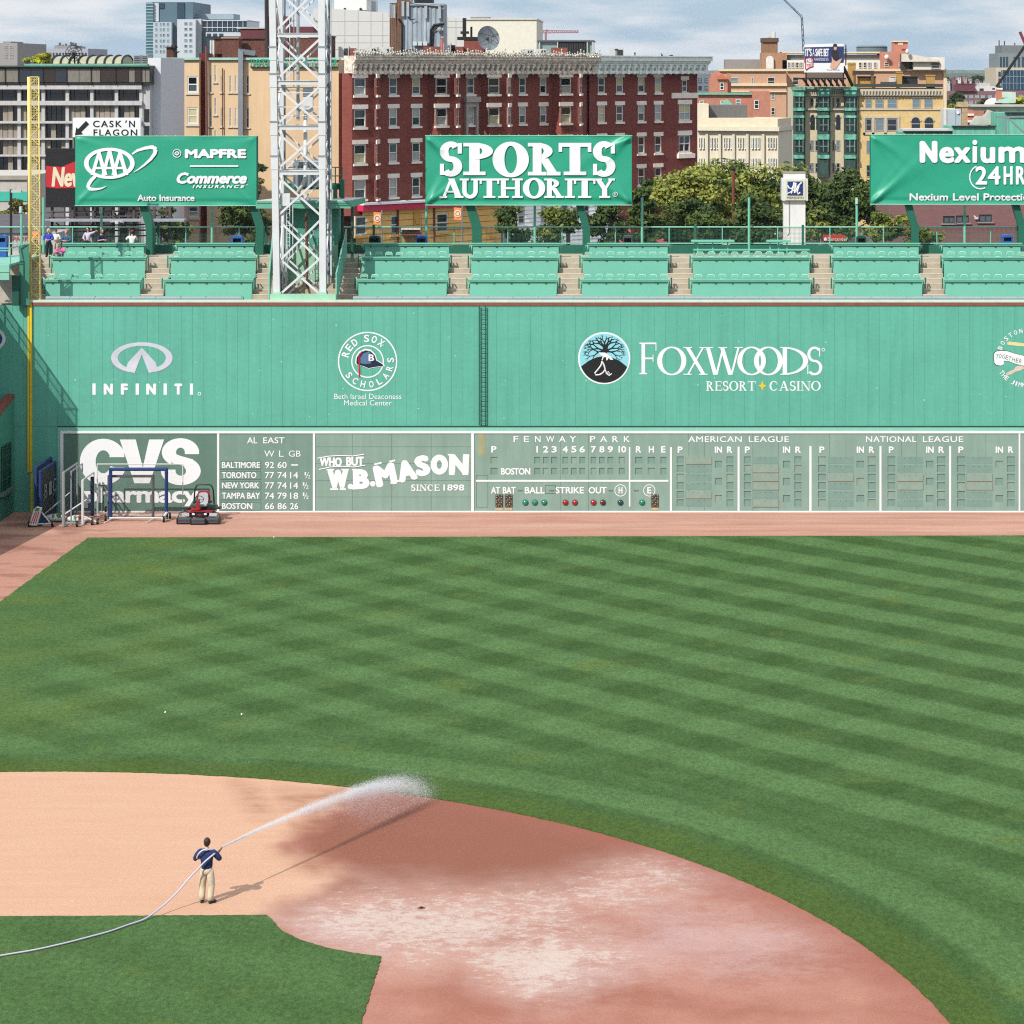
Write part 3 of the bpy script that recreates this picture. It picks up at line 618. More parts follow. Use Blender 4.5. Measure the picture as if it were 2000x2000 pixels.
    wl_part('ribbon_outline',lambda m:m.prism([(X(1975+(a-1975)*1.03,DW),Z(700+(c_-700)*1.07,DW)) for a,c_ in RB],F2,F2+.02),BLACK)
    wl_part('ribbon',lambda m:m.prism([(X(a,DW),Z(c_,DW)) for a,c_ in RB],F2-.006,F2),LETTER)
    wl_part('ribbon_lettering',lambda m:m.mark(True) or [put(m,ch,X(a,DW),X(a+5,DW),Z(cy+4,DW),Z(cy-4,DW),F2-.012,0,rot=-14) for ch,a,cy in zip('TOGETHER',(1945,1951,1957.5,1964,1970,1977,1984,1990.5),(696,695.5,696,698,700,702,704,705.5))],M('grey ink',(110,120,118),.6,var=0))
    wl_part('boot',lambda m:(m.prism([(X(a,DW),Z(c_,DW)) for a,c_ in ((1964,730),(1972,725),(1980,722),(1984,716),(1998,713),(2000,720),(1992,724),(1983,726),(1976,731),(1968,733))],F2,F2+.02)),M('sock tan',(226,206,188),.6))
wall_marks()
def scuffs():
    rnd=random.Random(12); m=MB()
    for i in range(90):
        px=rnd.uniform(70,1990); py=rnd.uniform(605,826); r=rnd.uniform(.015,.045); m.disc((X(px,DW),Z(py,DW)),r,Y0-.004,Y0,7,r*rnd.uniform(.4,1.3))
    tag(m.build('ball_scuffs',M('chalky scuff',(176,224,206),.8,var=.1),wall),kind='stuff')
scuffs()
def wall_fittings():
    # ladder
    L=thing('wall_ladder','dark green steel ladder fixed high on the green wall','ladder',(X(942,DW),DW-.12,Z(830,DW)))
    for a in (936.5,948.5): m=MB(); m.bar((X(a,DW),DW-.14,Z(830,DW)),(X(a,DW),DW-.14,Z(597,DW)),.06,.05); m.build('side_rail',M('ladder green',(24,92,74),.5),L)
    for i in range(25):
        py=601+i*9.4; m=MB(); m.tube([(X(936.5,DW),DW-.14,Z(py,DW)),(X(948.5,DW),DW-.14,Z(py,DW))],.02,6); m.build('rung',M('ladder rung',(38,124,100),.5),L)
    # painted foul line up the wall
    p=thing('foul_line_board','yellow foul line board running down the green wall to the clay','foul line',(X(60,DW),DW-.1,0))
    m=MB(); m.box(X(54.5,DW),X(58,DW),DW-.10,DW+.02,Z(922,DW),Z(592,DW)); m.build('board',YELLOW,p)
    m=MB(); m.box(X(58.8,DW),X(63,DW),DW-.12,DW+.02,Z(922,DW),Z(592,DW)); m.build('board',YELLOW,p)
    m=MB(); m.box(X(60.5,DW),X(64.5,DW),DW-.11,DW+.02,.0,Z(924,DW)); m.build('lower_board',YELLOW,p)
    # corner: sloping side wall and the tall stand end that throws the shadow
    xs=-34.9; s=thing('side_wall','lower green side wall sloping down the left field line','wall',(xs,DW-6,0))
    top=lambda y:max(1.6,6.25-.19*(141.3-y)); m=MB()
    hl=[]
    m.xprism([(DW-.02,0),(DW-.02,top(DW)),(120,top(120)),(112,1.6),(95,1.6),(95,0)],xs-.4,xs); m.build('panel',M('side wall green',(76,158,134),.6,var=.08,streak=.1),s)
    m=MB(); m.xprism([(DW-.1,top(DW)-.02),(DW-.1,top(DW)+.2),(120,top(120)+.2),(120,top(120)-.02)],xs-.42,xs+.04); m.build('coping_stripe',RAIL,s)
    w=MB(); w.box(xs-.02,xs+.05,138.7,140.6,.95+.6,4.0); wn=w.build('window',M('dark screened opening',(26,64,58),.5),s)
    w=MB()
    for i in range(5): z=1.55+2.45*i/4; w.bar((xs+.07,138.7,z),(xs+.07,140.6,z),.05)
    for i in range(3): y=138.7+.95*i; w.bar((xs+.08,y,1.55),(xs+.08,y,4.0),.05)
    w.build('grille',DKGREEN,wn)
    w=MB(); w.box(xs,xs+.22,138.5,140.8,1.35,1.54); w.build('sill',M('weathered sill',(120,140,130),.8),wn)
    st=thing('corner_stand','tall green end of the left field stand with a railing on top','grandstand',(-40,139,0))
    m=MB(); m.box(-60,-36.0,134.8,DW-.02,0,11.15); m.box(-60,-36.9,100,134.8,0,5.5); m.build('end_wall',GREEN,st)
    m=MB()
    for y in np.arange(134.9,DW,1.15): m.bar((-36.08,y,11.15),(-36.08,y,12.3),.07)
    m.bar((-36.08,134.8,12.3),(-36.08,DW,12.3),.07); m.bar((-36.08,134.8,11.75),(-36.08,DW,11.75),.04); m.bar((-60,134.85,12.3),(-36.08,134.85,12.3),.07); m.build('railing',DKGREEN,st)
    m=MB(); m.add([(-36.09,134.9,11.2),(-36.09,DW,11.2),(-36.09,DW,12.25),(-36.09,134.9,12.25)],[(0,1,2,3)]); m.build('railing_mesh',screen('railing screen',(60,130,110),.07,.33),st)
    # oval board on the stand end
    c=(X(-76,DW),Z(662,DW)); st=wall
    for nm,k,mt,dx in (('sign_border',1.0,WHITE,.06),('sign_face',.86,M('royal blue',(22,74,150),.5),.07)):
        m=MB(); m.disc(c,(87 if k==1 else 81)*DW/F,DW-dx*.5,DW,64,(39 if k==1 else 32)*DW/F); m.build(nm,mt,st)
wall_fittings()
# ---------------- scoreboard
sb=thing('scoreboard','long grey-green hand-operated scoreboard with white lettering at the foot of the wall','scoreboard',(X(1000,DW),DW-.1,0))
B1=M('board dimmer tone',(102,134,120),.75,var=.07,scale=.8,streak=.06); B2=M('board middle tone',(124,154,142),.75,var=.07,scale=.8,streak=.08); B3=M('board brighter tone',(142,170,157),.75,var=.07,scale=.8,streak=.09)  # tone-mapped brightening towards the right, put into the panel colours
B4=M('slot plate',(128,158,148),.75,var=.07,scale=2); B5=M('slot plate aged',(146,168,156),.8,var=.1,scale=2); JOINT=M('board joint',(86,112,104),.8)
RUST=M('rust',(176,122,84),.9,var=.2); BRONZE=M('lamp board brown',(72,58,46),.7)
SD=DW-.06; SF=SD-.012
slots=[]
def heavy(m,ch,a,b,c,d,y):                            # very heavy sans capitals
    x0,x1,z0,z1=X(a,y),X(b,y),Z(d,y),Z(c,y); w=x1-x0; h=z1-z0; P=lambda L:[(x0+u*w,z0+v*h) for u,v in L]
    if ch=='V': m.prism(P([(0,1),(.36,1),(.52,.36),(.66,1),(1,1),(.67,0),(.33,0)]),y,y+.02)
    if ch=='C':
        m.ring((x0+w*.52,z0+h/2),w*.52,h*.5,w*.35,h*.25,y,y+.02,22,338,50); 
        m.prism(P([(.66,.60),(.99,.60),(.985,.70),(.80,.72),(.66,.66)]),y-.003,y+.02); m.prism(P([(.66,.38),(.99,.38),(.985,.28),(.80,.26),(.66,.33)]),y-.003,y+.02)
    if ch=='S':
        m.ring((x0+w*.49,z0+h*.70),w*.47,h*.30,w*.36,h*.20,y,y+.02,0,236,40); m.ring((x0+w*.50,z0+h*.30),w*.5,h*.30,w*.37,h*.20,y-.002,y+.02,-180,56,40)
        m.prism(P([(.12,.58),(.30,.47),(.62,.40),(.86,.46),(.93,.40),(.80,.55),(.50,.62),(.25,.70)]),y-.004,y+.02); m.prism(P([(.60,.66),(.96,.66),(.96,.74),(.6,.72)]),y-.005,y+.02); m.prism(P([(0,.33),(.37,.33),(.36,.26),(0,.28)]),y-.005,y+.02)
def scoreboard():
    ps=[(125,424.5,B1,[]),(429,611.5,B2,[]),(616,920.5,B3,[]),(926,1989,B3,slots),(1992.5,2060,B3,[])]
    # slots: holes in the board as px boxes
    S=[]
    L4=lambda a,b:(900+a/3.864,900+b/3.864)
    for a,b in ((225,277),(556,600),(620,662),(683,725),(768,810),(832,874),(896,938),(981,1023),(1045,1086),(1108,1150),(1193,1236),(1317,1370),(1411,1465),(1508,1552)):
        for y0,y1 in ((892.5,905.4),(913.9,926.8)): S.append(('inning_slot',*L4(a,b),y0,y1))
    c5=lambda v:1300+v/2.76; r5=lambda v:820+v/2.76
    for a,b in ((60,98),(422,460),(822,864),(1197,1238),(1572,1614)):
        for y0,y1 in ((198,236),(243,282),(291,328),(337,375),(384,422),(429,467)): S.append(('pitcher_slot',c5(a),c5(b),r5(y0),r5(y1)))
    for a,b in ((266,304),(633,671),(1030,1070),(1404,1444),(1779,1819)):
        for y0,y1 in ((221,258),(313,352),(406,444)): S.append(('innings_slot',c5(a),c5(b),r5(y0),r5(y1)))
    for a,b in ((329,366),(695,733),(1090,1132),(1464,1507),(1840,1882)):
        for y0,y1 in ((198,236),(243,282),(291,328),(337,375),(384,422),(429,467)): S.append(('run_slot',c5(a),c5(b),r5(y0),r5(y1)))
    zt,zb=Z(846,DW),Z(998,DW)
    cache={}
    for a,b,mt,sl in ps:
        m=MB(); hs=[]
        if sl is slots: hs=[(X(s[1],SD)-X(a,SD),X(s[2],SD)-X(a,SD),Z(s[4],SD),Z(s[3],SD)) for s in S]
        holed(m,(X(a,SD),SD),(X(b,SD),SD),zb,zt,hs,.05); m.build('board_panel',mt,sb)
    for i,s in enumerate(S):
        x0,x1,z0,z1=X(s[1],SD),X(s[2],SD),Z(s[4],SD),Z(s[3],SD); key=(s[0],round(x1-x0,2),round(z1-z0,2),i%5==0)
        if key in cache:
            o=cache[key].copy(); COL.objects.link(o); o.parent=sb; o.location=Vector((x0,SD+.045,z0))-wloc(sb)
        else:
            m=MB(); m.box(x0,x1,SD+.045,SD+.055,z0,z1); o=m.build(s[0],B5 if i%5==0 else B4,sb,wpos=(x0,SD+.045,z0)); cache[key]=o
    m=MB()                                            # frame and column lines
    fr=lambda a,b,c,d,o=.03:(m.mark(),m.box(X(a,DW),X(b,DW),DW-.06-o,DW-.04,Z(d,DW),Z(c,DW)))
    fr(118.5,2060,841.5,846,.05); fr(118.5,2060,997.5,1001,.045); fr(118.5,124.5,846,997.5,.045)
    for a,b in ((424.5,429),(611.5,616),(920.5,926),(1989,1992.5)): fr(a,b,846,997.5,.04)
    m.build('frame',WHITE,sb)
    m=MB()
    for a,b,c in ((1308.5,1312.5,873),(1440.5,1444.5,872),(1580.5,1585,871),(1717.5,1721.5,871),(1853.5,1857.5,871)): fr(a,b,c,997.5,.02)
    fr(1228.3,1231.3,873,989,.022); fr(930,1228.2,937,940.5,.02); fr(1231.4,1305.5,937,940.5,.02); m.words('divider',WHITE,sb)
    m=MB()                                            # plywood joints
    for y in (872,905,938,970): m.box(X(616,DW),X(920,DW),SD-.004,SD,Z(y+.5,DW),Z(y,DW))
    for x in (688,765,842): m.box(X(x,DW),X(x+.6,DW),SD-.004,SD,zb,zt)
    for x in (1095,1149,1345,1376,1470,1520,1620,1652,1760,1790,1925): m.box(X(x,DW),X(x+.5,DW),SD-.004,SD,zb,zt)
    for x in (175,250,330): m.box(X(x,DW),X(x+.4,DW),SD-.004,SD,zb,zt)
    for x0,x1,y0,y1 in ((930.5,952.5,927.5,990),): 
        for q in ((x0,x0+.7,y0,y1),(x1,x1+.7,y0,y1),(x0,x1,y0,y0+.7),(x0,x1,y1,y1+.7)): m.box(X(q[0],DW),X(q[1],DW),SD-.005,SD,Z(q[3],DW),Z(q[2],DW))
    m.build('joint',JOINT,sb)
    def T(name,fn,mat=LETTER):
        m=MB(); fn(m); return m.words('lettering',mat,sb) if 'letter' in name else m.build(name,mat,sb)
    T('lettering',lambda m:(heavy(m,'C',156,244,857,947,SF),heavy(m,'V',234,320.5,858.5,944,SF-.006),heavy(m,'S',314.5,392,856,947.5,SF)))
    T('lettering',lambda m:pput(m,'pharmacy',163,388,949,992,SF,.05,space=.94))
    def al(m):
        pput(m,'AL',482.5,503,854,866,SF,.03); pput(m,'EAST',514,556,854,866,SF,.03); pput(m,'W',516,536,880,892,SF,.02); pput(m,'L',545,554,880,892,SF,.02); pput(m,'GB',564,587,880,892,SF,.02)
        for y0,(n,x1),d in zip((902,922,942,962,982.3),(('BALTIMORE',508),('TORONTO',501),('NEW YORK',506),('TAMPA BAY',508),('BOSTON',493)),(('92','60','-'),('77','74','14'),('77','74','14'),('74','79','18'),('66','86','26'))):
            pput(m,n,433.5,x1,y0,y0+12,SF,.045)
            for v,(a,b) in zip(d,((517.5,535.5),(542,560),(566.5,582.5))):
                if v=='-': m.box(X(569,DW),X(582.5,DW),SF,SF+.01,Z(909,DW),Z(906.6,DW))
                else: pput(m,v,a,b,y0,y0+12.5,SF,.03)
            if d[2] in ('14','18'):
                a=595 if y0<930 else 591.5; pput(m,'1',a,a+3,y0,y0+6.5,SF,.02); m.prism([(X(a+2,DW),Z(y0+12,DW)),(X(a+3.3,DW),Z(y0+12,DW)),(X(a+9,DW),Z(y0,DW)),(X(a+7.7,DW),Z(y0,DW))],SF-.002,SF+.01); pput(m,'2',a+6,a+11.5,y0+6,y0+12.5,SF,.02)
    T('standings_lettering',al)
    def plates(m):
        for y0 in (902,922,942,962,982.3):
            m.box(X(430.5,DW),X(509.5,DW),SD-.004,SD,Z(y0-1.2,DW),Z(y0-2,DW)); m.box(X(430.5,DW),X(509.5,DW),SD-.006,SD,Z(y0+14.6,DW),Z(y0+13.4,DW)); m.box(X(509.5,DW),X(510.4,DW),SD-.006,SD,Z(y0+14.4,DW),Z(y0-2,DW))
    T('plate_edge',plates,JOINT)
    def wb(m):
        pput(m,'WHO',624,668,893,911,SF,.07,rot=-1); pput(m,'BUT',676,711,892,910,SF,.07,rot=1)
        for P in (((620,895),(640,891),(665,889.5),(690,890.5),(712,887)),((623.5,917),(645,912),(668,910.5),(692,912),(714,908.5))): m.tube([(X(a,DW),SF,Z(b_,DW)) for a,b_ in P],.028,5)
        m.mark(True)
        for ch,a,b_,c_,d_,r in (('W',640,681,917,956,2),('B',689,722,916,955.5,1),('M',731,774,906,949,12),('A',775,813,898,940,13),('S',810,840,889,930,8),('O',841,875,888,927,4),('N',877,916,887,927,-2)):
            if ch=='O': m.ring((X((a+b_)/2,SF),Z((c_+d_)/2,SF)),(b_-a)/2*DW/F,(d_-c_)/2*DW/F,12*DW/F,11*DW/F,SF,SF+.015)
            else: pput(m,ch,a,b_,c_,d_,SF,.10,rot=r)
        for x,y in ((684.5,950.5),(728,945)): m.disc((X(x,SF),Z(y,SF)),5.4*DW/F,SF,SF+.015,14)
        for a,b_,y,r in ((638,653,917,0),(667,682,917,0),(645,661,955,0),(664,676,955,0),(688,698,917,0),(688,698,954,0),(731,746,905,13),(760,772,900,13),(736,747,948,13),(763,776,942,13),(777,790,938,13),(803,815,932,13),(875,886,888,-3),(905,917,888.5,-3),(877,888,926,-3),(903,915,926,-3)):
            cx,cz=X((a+b_)/2,DW),Z(y,DW); w=(b_-a)/2*DW/F; t=1.6*DW/F; c,s_=math.cos(R(r)),math.sin(R(r))
            m.prism([(cx+u*c-v*s_,cz+u*s_+v*c) for u,v in ((-w,-t),(w,-t),(w,t),(-w,t))],SF-.003,SF+.01)
        m.hold=False; serif_text(m,'SINCE',X(803,DW),X(859,DW),Z(958.3,DW),Z(946,DW),SF,.22,.09,.08); pput(m,'1898',866,907,946,958.3,SF,.05)
    T('lettering',wb)
    def ls(m):
        m.mark(True)
        for ch,a,b_ in zip('FENWAYPARK',(1003,1023,1045,1066.5,1091.5,1112.5,1152.5,1172,1196,1218.5),(1012.5,1033.5,1056,1083,1105,1125.5,1163,1186,1207.5,1230.5)): pput(m,ch,a,b_,851.6,863.6,SF,.03)
        m.hold=False
        for s,a,b_ in (('P',959.5,970),('1',1047.5,1050.8),('2',1060.5,1071),('3',1077,1087.5),('4',1098.5,1109.5),('5',1115.5,1126),('6',1131.8,1142.5),('7',1154,1164),('8',1170.5,1181),('9',1186.5,1197.5),('1',1208,1211),('0',1213,1223.5),('R',1241.8,1252.5),('H',1267,1277.5),('E',1291,1300)): pput(m,s,a,b_,871.2,884,SF,.06)
        pput(m,'BOSTON',978.5,1036,914,927.3,SF,.055,space=.96)
        for s,a,b_ in (('AT',959,977),('BAT',982,1007.5),('BALL',1025,1064),('STRIKE',1085,1140.5),('OUT',1149.5,1185)): pput(m,s,a,b_,951,964,SF,.05)
        for cx,ch in ((1212,'H'),(1268.2,'E')): m.ring((X(cx,DW),Z(957.5,DW)),11.8*DW/F,11.8*DW/F,1.4*DW/F,1.4*DW/F,SF,SF+.01,n=36); pput(m,ch,cx-4,cx+4,951,964,SF,.05)
    T('line_score_lettering',ls)
    def dash(m):
        for a,b_ in ((1011.5,1021),(1073,1082),(1188.5,1197.5),(1238,1247)): m.box(X(a,DW),X(b_,DW),SF-.006,SF+.01,Z(958.7,DW),Z(957.2,DW))
        for q in ((1065,1085,947,948),(1065,1085,963,964),(1064.5,1065.3,947,964),(1084.5,1085.3,947,964)): m.box(X(q[0],DW),X(q[1],DW),SD-.006,SD,Z(q[3],DW),Z(q[2],DW))
    T('dash',dash,JOINT)
    def lg(m):
        pput(m,'AMERICAN',1344,1449,852,863.6,SF,.03,space=1.08); pput(m,'LEAGUE',1462.5,1541,852,863.6,SF,.03,space=1.08); pput(m,'NATIONAL',1691.5,1790,852,863.6,SF,.03,space=1.08); pput(m,'LEAGUE',1802.5,1881.5,852,863.6,SF,.03,space=1.08)
        for s,vs in (('P',((65,92),(427,455),(829,857),(1203,1230),(1578,1606))),('IN',((265,305),(632,672),(1030,1070),(1404,1446),(1779,1820))),('R',((331,360),(699,730),(1096,1125),(1471,1502),(1846,1875)))):
            for a,b_ in vs: pput(m,s,c5(a),c5(b_),872,884.5,SF,.06)
    T('league_lettering',lg)
    for grp,rows in (((108,247),(1,5)),((470,608),(2,3,4,6)),((874,1012),(3,)),((1248,1386),(3,4)),((1621,1760),(3,4))):
        ys=((198,236),(243,282),(291,329),(337,375),(384,422),(429,467))
        for r in range(1,7):
            y0,y1=ys[r-1]; m=MB(); x0,x1=X(c5(grp[0]),DW),X(c5(grp[1]),DW); z0,z1=Z(r5(y1),DW),Z(r5(y0),DW); up=r in rows
            m.box(x0,x1,SD-(.03 if up else .006),SD,z0,z1); pl=m.build('name_plate',B5 if up else B4,sb)
            m=MB()
            for u in (.28,.5,.72): m.disc((x0+(x1-x0)*u,z1-.07),.025,SD-(.036 if up else .012),SD-(.03 if up else .006),8)
            if up: m.box(x0-.012,x0,SD-.031,SD,z0,z1); m.box(x1,x1+.012,SD-.031,SD,z0,z1); m.box(x0,x1,SD-.031,SD,z0-.014,z0)
            m.build('hook',RUST if up else JOINT,pl)
    for a,b_ in ((968,982),(986.7,1000.5),(1272,1286)):  # lamp number boards over rusty plates
        m=MB(); m.box(X(a,DW),X(b_,DW),SD-.05,SD,Z(990,DW),Z(965.4,DW)); o=m.build('number_board',BRONZE,sb)
        m=MB()
        for i in range(4):
            for j in range(7):
                if (i+j)%3!=2: m.disc((X(a+2+(b_-a-4)*i/3,DW),Z(967.5+20*j/6,DW)),.022,SD-.058,SD-.05,6)
        m.build('bulb',M('bulb glass',(210,200,180),.3,var=0),o)
        m=MB(); m.box(X(a-.5,DW),X(b_+.5,DW),SD-.02,SD,Z(996.6,DW),Z(990.3,DW)); m.build('stained_plate',M('stained plate',(196,178,140),.8,var=.2,scale=5),sb)
    m=MB(); m.box(X(934.5,DW),X(947.5,DW),SD-.003,SD,Z(890,DW),Z(846,DW)); m.build('rust_stain',M('rust stain',(172,172,132),.85,var=.12,scale=2.5,streak=.15),sb)
    LM={'t':M('teal lens',(14,140,120),.12,var=0,spec=.6),'d':M('dim teal lens',(8,72,78),.12,var=0,spec=.6),'r':M('red lens',(176,20,40),.12,var=0,spec=.6),'k':M('dim red lens',(98,14,36),.12,var=0,spec=.6)}
    for x,c in ((1026.3,'t'),(1044.8,'t'),(1063,'t'),(1104.5,'r'),(1123,'r'),(1159.3,'r'),(1177.7,'k'),(1211.8,'d'),(1254,'t')):
        m=MB(); m.ball((X(x,DW),SD-.01,Z(981,DW)),.15,.11,.15,16,10); ln=m.build('signal_lamp',LM[c],sb,smooth=True)
        m=MB(); m.ring((X(x,DW),Z(981,DW)),.168,.168,.026,.026,SD-.03,SD); m.build('bezel',JOINT,ln)
scoreboard()
# ---------------- seats on top of the wall
SEATG=M('seat fascia green',(122,202,178),.55,var=.04,scale=.7,fine=.02); COUNT=M('counter top green',(116,196,170),.7,var=.05); CONC=M('concrete steps',(196,184,164),.9,var=.1,scale=2,streak=.08)
STEEL=M('painted rail green',(122,200,176),.45,var=.05); POSTG=M('post green',(32,108,88),.5,var=.05); SHADEG=M('bench dark gap',(44,90,78),.9)
BENCH=M('grey pad',(152,172,176),.5,var=.06); GALV=M('galvanised steel',(170,178,186),.4,metal=.6,var=.1)
TS=((581,546,143.9),(535,502,145.8),(492,475,147.6))   # (fascia bottom px, counter px, distance) of the three rows
SECT=[('first',((89,273),(103,283),(118,281))),('second',((323,491.5),(334,499),(347,495))),('third',((700,872),(707,875),(713,877))),('fourth',((918,1087),(921,1089),(924,1091))),
      ('fifth',((1137,1305),(1139,1304),(1151,1304))),('sixth',((1352,1583),(1354,1581),None)),('seventh',((1630,1801),(1628,1794),(1628,1794))),('eighth',((1847,2075),(1844,2075),(1842,1993)))]
ORD=['first','second','third','fourth','fifth','sixth','seventh','eighth','ninth','tenth','eleventh','twelfth']
WHERE={'first':'section by the yellow foul pole','second':'section left of the light tower','third':'section just right of the light tower','fourth':'section under the left half of SPORTS','fifth':'section under the right end of SPORTS','sixth':'section before the white pillar','seventh':'section right of the white pillar','eighth':'rightmost section'}
ROWN=['lowest','middle','top']
def stool_proto():
    t=thing('counter_stool','green metal stool with a tube back behind the counter','stool')
    m=MB(); w=.19
    pts=[(-w,0,.0),(-w,0,.25),(-w+.05,0,.32),(w-.05,0,.32),(w,0,.25),(w,0,0)]; m.tube(pts,.021,6); m.tube([(-w,0,.05),(w,0,.05)],.018,5); m.build('back_tube',M('stool tube',(196,236,220),.35,var=0),t,local=True,smooth=True)
    m=MB(); m.box(-w+.02,w-.02,-.008,.008,.16,.29); m.build('back_slat',SEATG,t,local=True)
    m=MB(); m.box(-.2,.2,-.36,.0,-.06,-.02); m.build('seat',SEATG,t,local=True)
    m=MB()
    for sx in(-1,1):
        for sy in (-.33,-.03): m.tube([(sx*.17,sy,-.06),(sx*.2,sy,-.78)],.014,5)
    m.build('leg_frame',STEEL,t,local=True)
    return t
STOOL=stool_proto(); stool_used=[False]
def stands():
    base=thing('seating_terrace','stepped concrete terrace behind the green wall carrying the counters','terrace',(X(1000,143),143,11))
    aisles=[(60,100)]+[(max(e[1] for e in SECT[i][1] if e),min(e[0] for e in SECT[i+1][1] if e)) for i in range(7)]
    aisles[2:3]=[(501,540),(640,700)]; n=8; m=MB()
    m.xprism([(DW+.75,10.2),(DW+.75,11.40),(145.84,11.40),(145.84,12.3),(147.62,12.3),(147.62,13.55),(156,13.55),(156,10.2)],X(-40,142),X(2080,142)); m.build('row_floor',CONC,base)
    for a,b in aisles:
        prof=[(143.0,10.6),(143.0,11.5)]
        for i in range(n): y=143.95+i*.46; zz=11.50+(13.56-11.50)*(i+1)/n; prof+=[(y,prof[-1][1]),(y,zz)]
        prof+=[(148.2,13.56),(148.2,10.6)]; m=MB(); m.xprism(prof,X(a-3,145),X(b+3,145)); m.build('aisle_steps',CONC,base)
        for i in range(n): y=143.95+i*.46; zz=11.50+(13.56-11.50)*(i+1)/n; m=MB(); m.box(X(a-2,145),X(b+2,145),y-.012,y+.05,zz-.03,zz+.006); m.build('step_nosing',M('step nosing',(226,216,196),.8,var=.1),base)
    m=MB(); m.box(X(-40,142),X(2080,142),151.4,156,10.0,13.5); m.box(X(-40,142),X(2080,142),150.85,151.05,13.5,14.05); m.build('rear_kerb',POSTG,base)
    k=0
    for sn,(nm,rows) in enumerate(SECT):
        for r,(rw,(pb,pt,D)) in enumerate(zip(rows,TS)):
            if rw is None: continue
            a,b=rw; x0,x1=X(a,D),X(b,D); zt=Z(pt,D); zb=(11.42,11.42,12.32)[r]
            c=thing('drink_counter',f'{ROWN[r]} green drink counter with solid front, {WHERE[nm]}','counter',((x0+x1)/2,D,zb),group='green counters along the top of the wall')
            m=MB(); m.box(x0,x1,D,D+.04,zb,zt-.1); m.build('front_panel',SEATG,c)
            m=MB(); m.box(x0-.12,x1+.1,D-.14,D+.36,zt-.05,zt+.0); m.build('counter_top',COUNT,c)
            m=MB(); nb=5 if b-a<200 else 7
            m.box(x0-.1,x1+.08,D-.1,D-.06,zt-.13,zt-.055); m.build('edge_rail',COUNT,c)
            for i in range(nb):
                m=MB(); xx=x0+(x1-x0)*(i+.35)/nb; m.box(xx-.05,xx+.05,D-.10,D-.02,zt-.19,zt-.135); m.build('bracket',SHADEG,c)
            # stools standing behind this counter
            ns=8 if b-a<200 else 10
            if r<2 or True:
                for i in range(ns):
                    px=a+(b-a)*(i+.55)/ns
                    if r==2: continue
                    o=STOOL if not stool_used[0] else copy_tree(STOOL); stool_used[0]=True
                    o.location=(X(px+random.uniform(-1.5,1.5),D+.62),D+.62,zt-.08+random.uniform(-.015,.015)); o.rotation_euler.z=random.uniform(-.12,.12)
                    o['label']=f'{ORD[i]} stool from left, {ROWN[r]} counter, {WHERE[nm]}'
                    o['group']='green tube-back stools behind the counters'
    # padded ledge along the front
    a=85; i=0
    while a<2040:
        b=a+(70 if i%4==2 else 49)
        if not(500<a<675 or 500<b<690):
            p=thing('ledge_pad',f'grey padded ledge box, {"long" if i%4==2 else "short"} one, {i+1} places along the wall top','ledge pad',(X((a+b)/2,DW+.4),DW+.4,Z(586,DW)),group='grey padded boxes along the wall top')
            pr=.012
            m=MB(); x0,x1=X(a+1.2,DW),X(b-1,DW); m.xprism([(DW+.34,11.60),(DW+.30,11.74),(DW+.36,11.80),(DW+.70,11.81),(DW+.74,11.60)],x0,x1); m.build('pad',BENCH,p)
            m=MB(); m.box(x1-.02,x1+.08,DW+.34,DW+.8,11.58,11.78); m.build('bracket',STEEL,p)
            PADS.append((p,a,b))
        a=b+.0; i+=1
    # aisle handrails
    def rail(px,Ds,lab,pxb=None):
        t=thing('aisle_handrail',lab,'handrail',(X(px,143),143,12),group='aisle handrails between the sections')
        for (p0,y0,p1,y1,D) in Ds:
            m=MB(); m.tube([(X(p0,D),D,Z(y1,D)),(X(p0,D),D,Z(y0+3,D)),(X(p0+1.2*(1 if p1>p0 else -1),D+.1),D+.1,Z(y0,D)),(X(p1,D+.5),D+.5,Z(y0+1,D)),(X(p1,D+.5),D+.5,Z(y1-4,D))],.042,6); m.build('rail_loop',STEEL,t,smooth=True)
    for i,(nm,rows) in enumerate(SECT):
        for sd in (0,1):
            g=[]
            for r in range(3):
                if rows[r] is None: continue
                e=rows[r][sd]; 
                if e>2000 or (sd==0 and nm=='first' and r==2): continue
                D=TS[r][2]; s=-1 if sd==0 else 1
                g.append((e+s*2.5,TS[r][1]-3+(8 if r==2 else 0),e+s*6.5,TS[r][0]-2,D+.25))
            if g: rail(rows[0][sd],g,f'looped green handrail at {"left" if sd==0 else "right"} end, {WHERE[nm]}')
PADS=[]
stands()
for i,(p,a,b) in enumerate(PADS): p['label']=f'grey ledge pad on the wall top, {(ORD+["thirteenth","fourteenth","fifteenth","sixteenth","seventeenth","eighteenth"])[i if i<18 else len(PADS)-1-i]} from the {"left" if i<18 else "right"}'
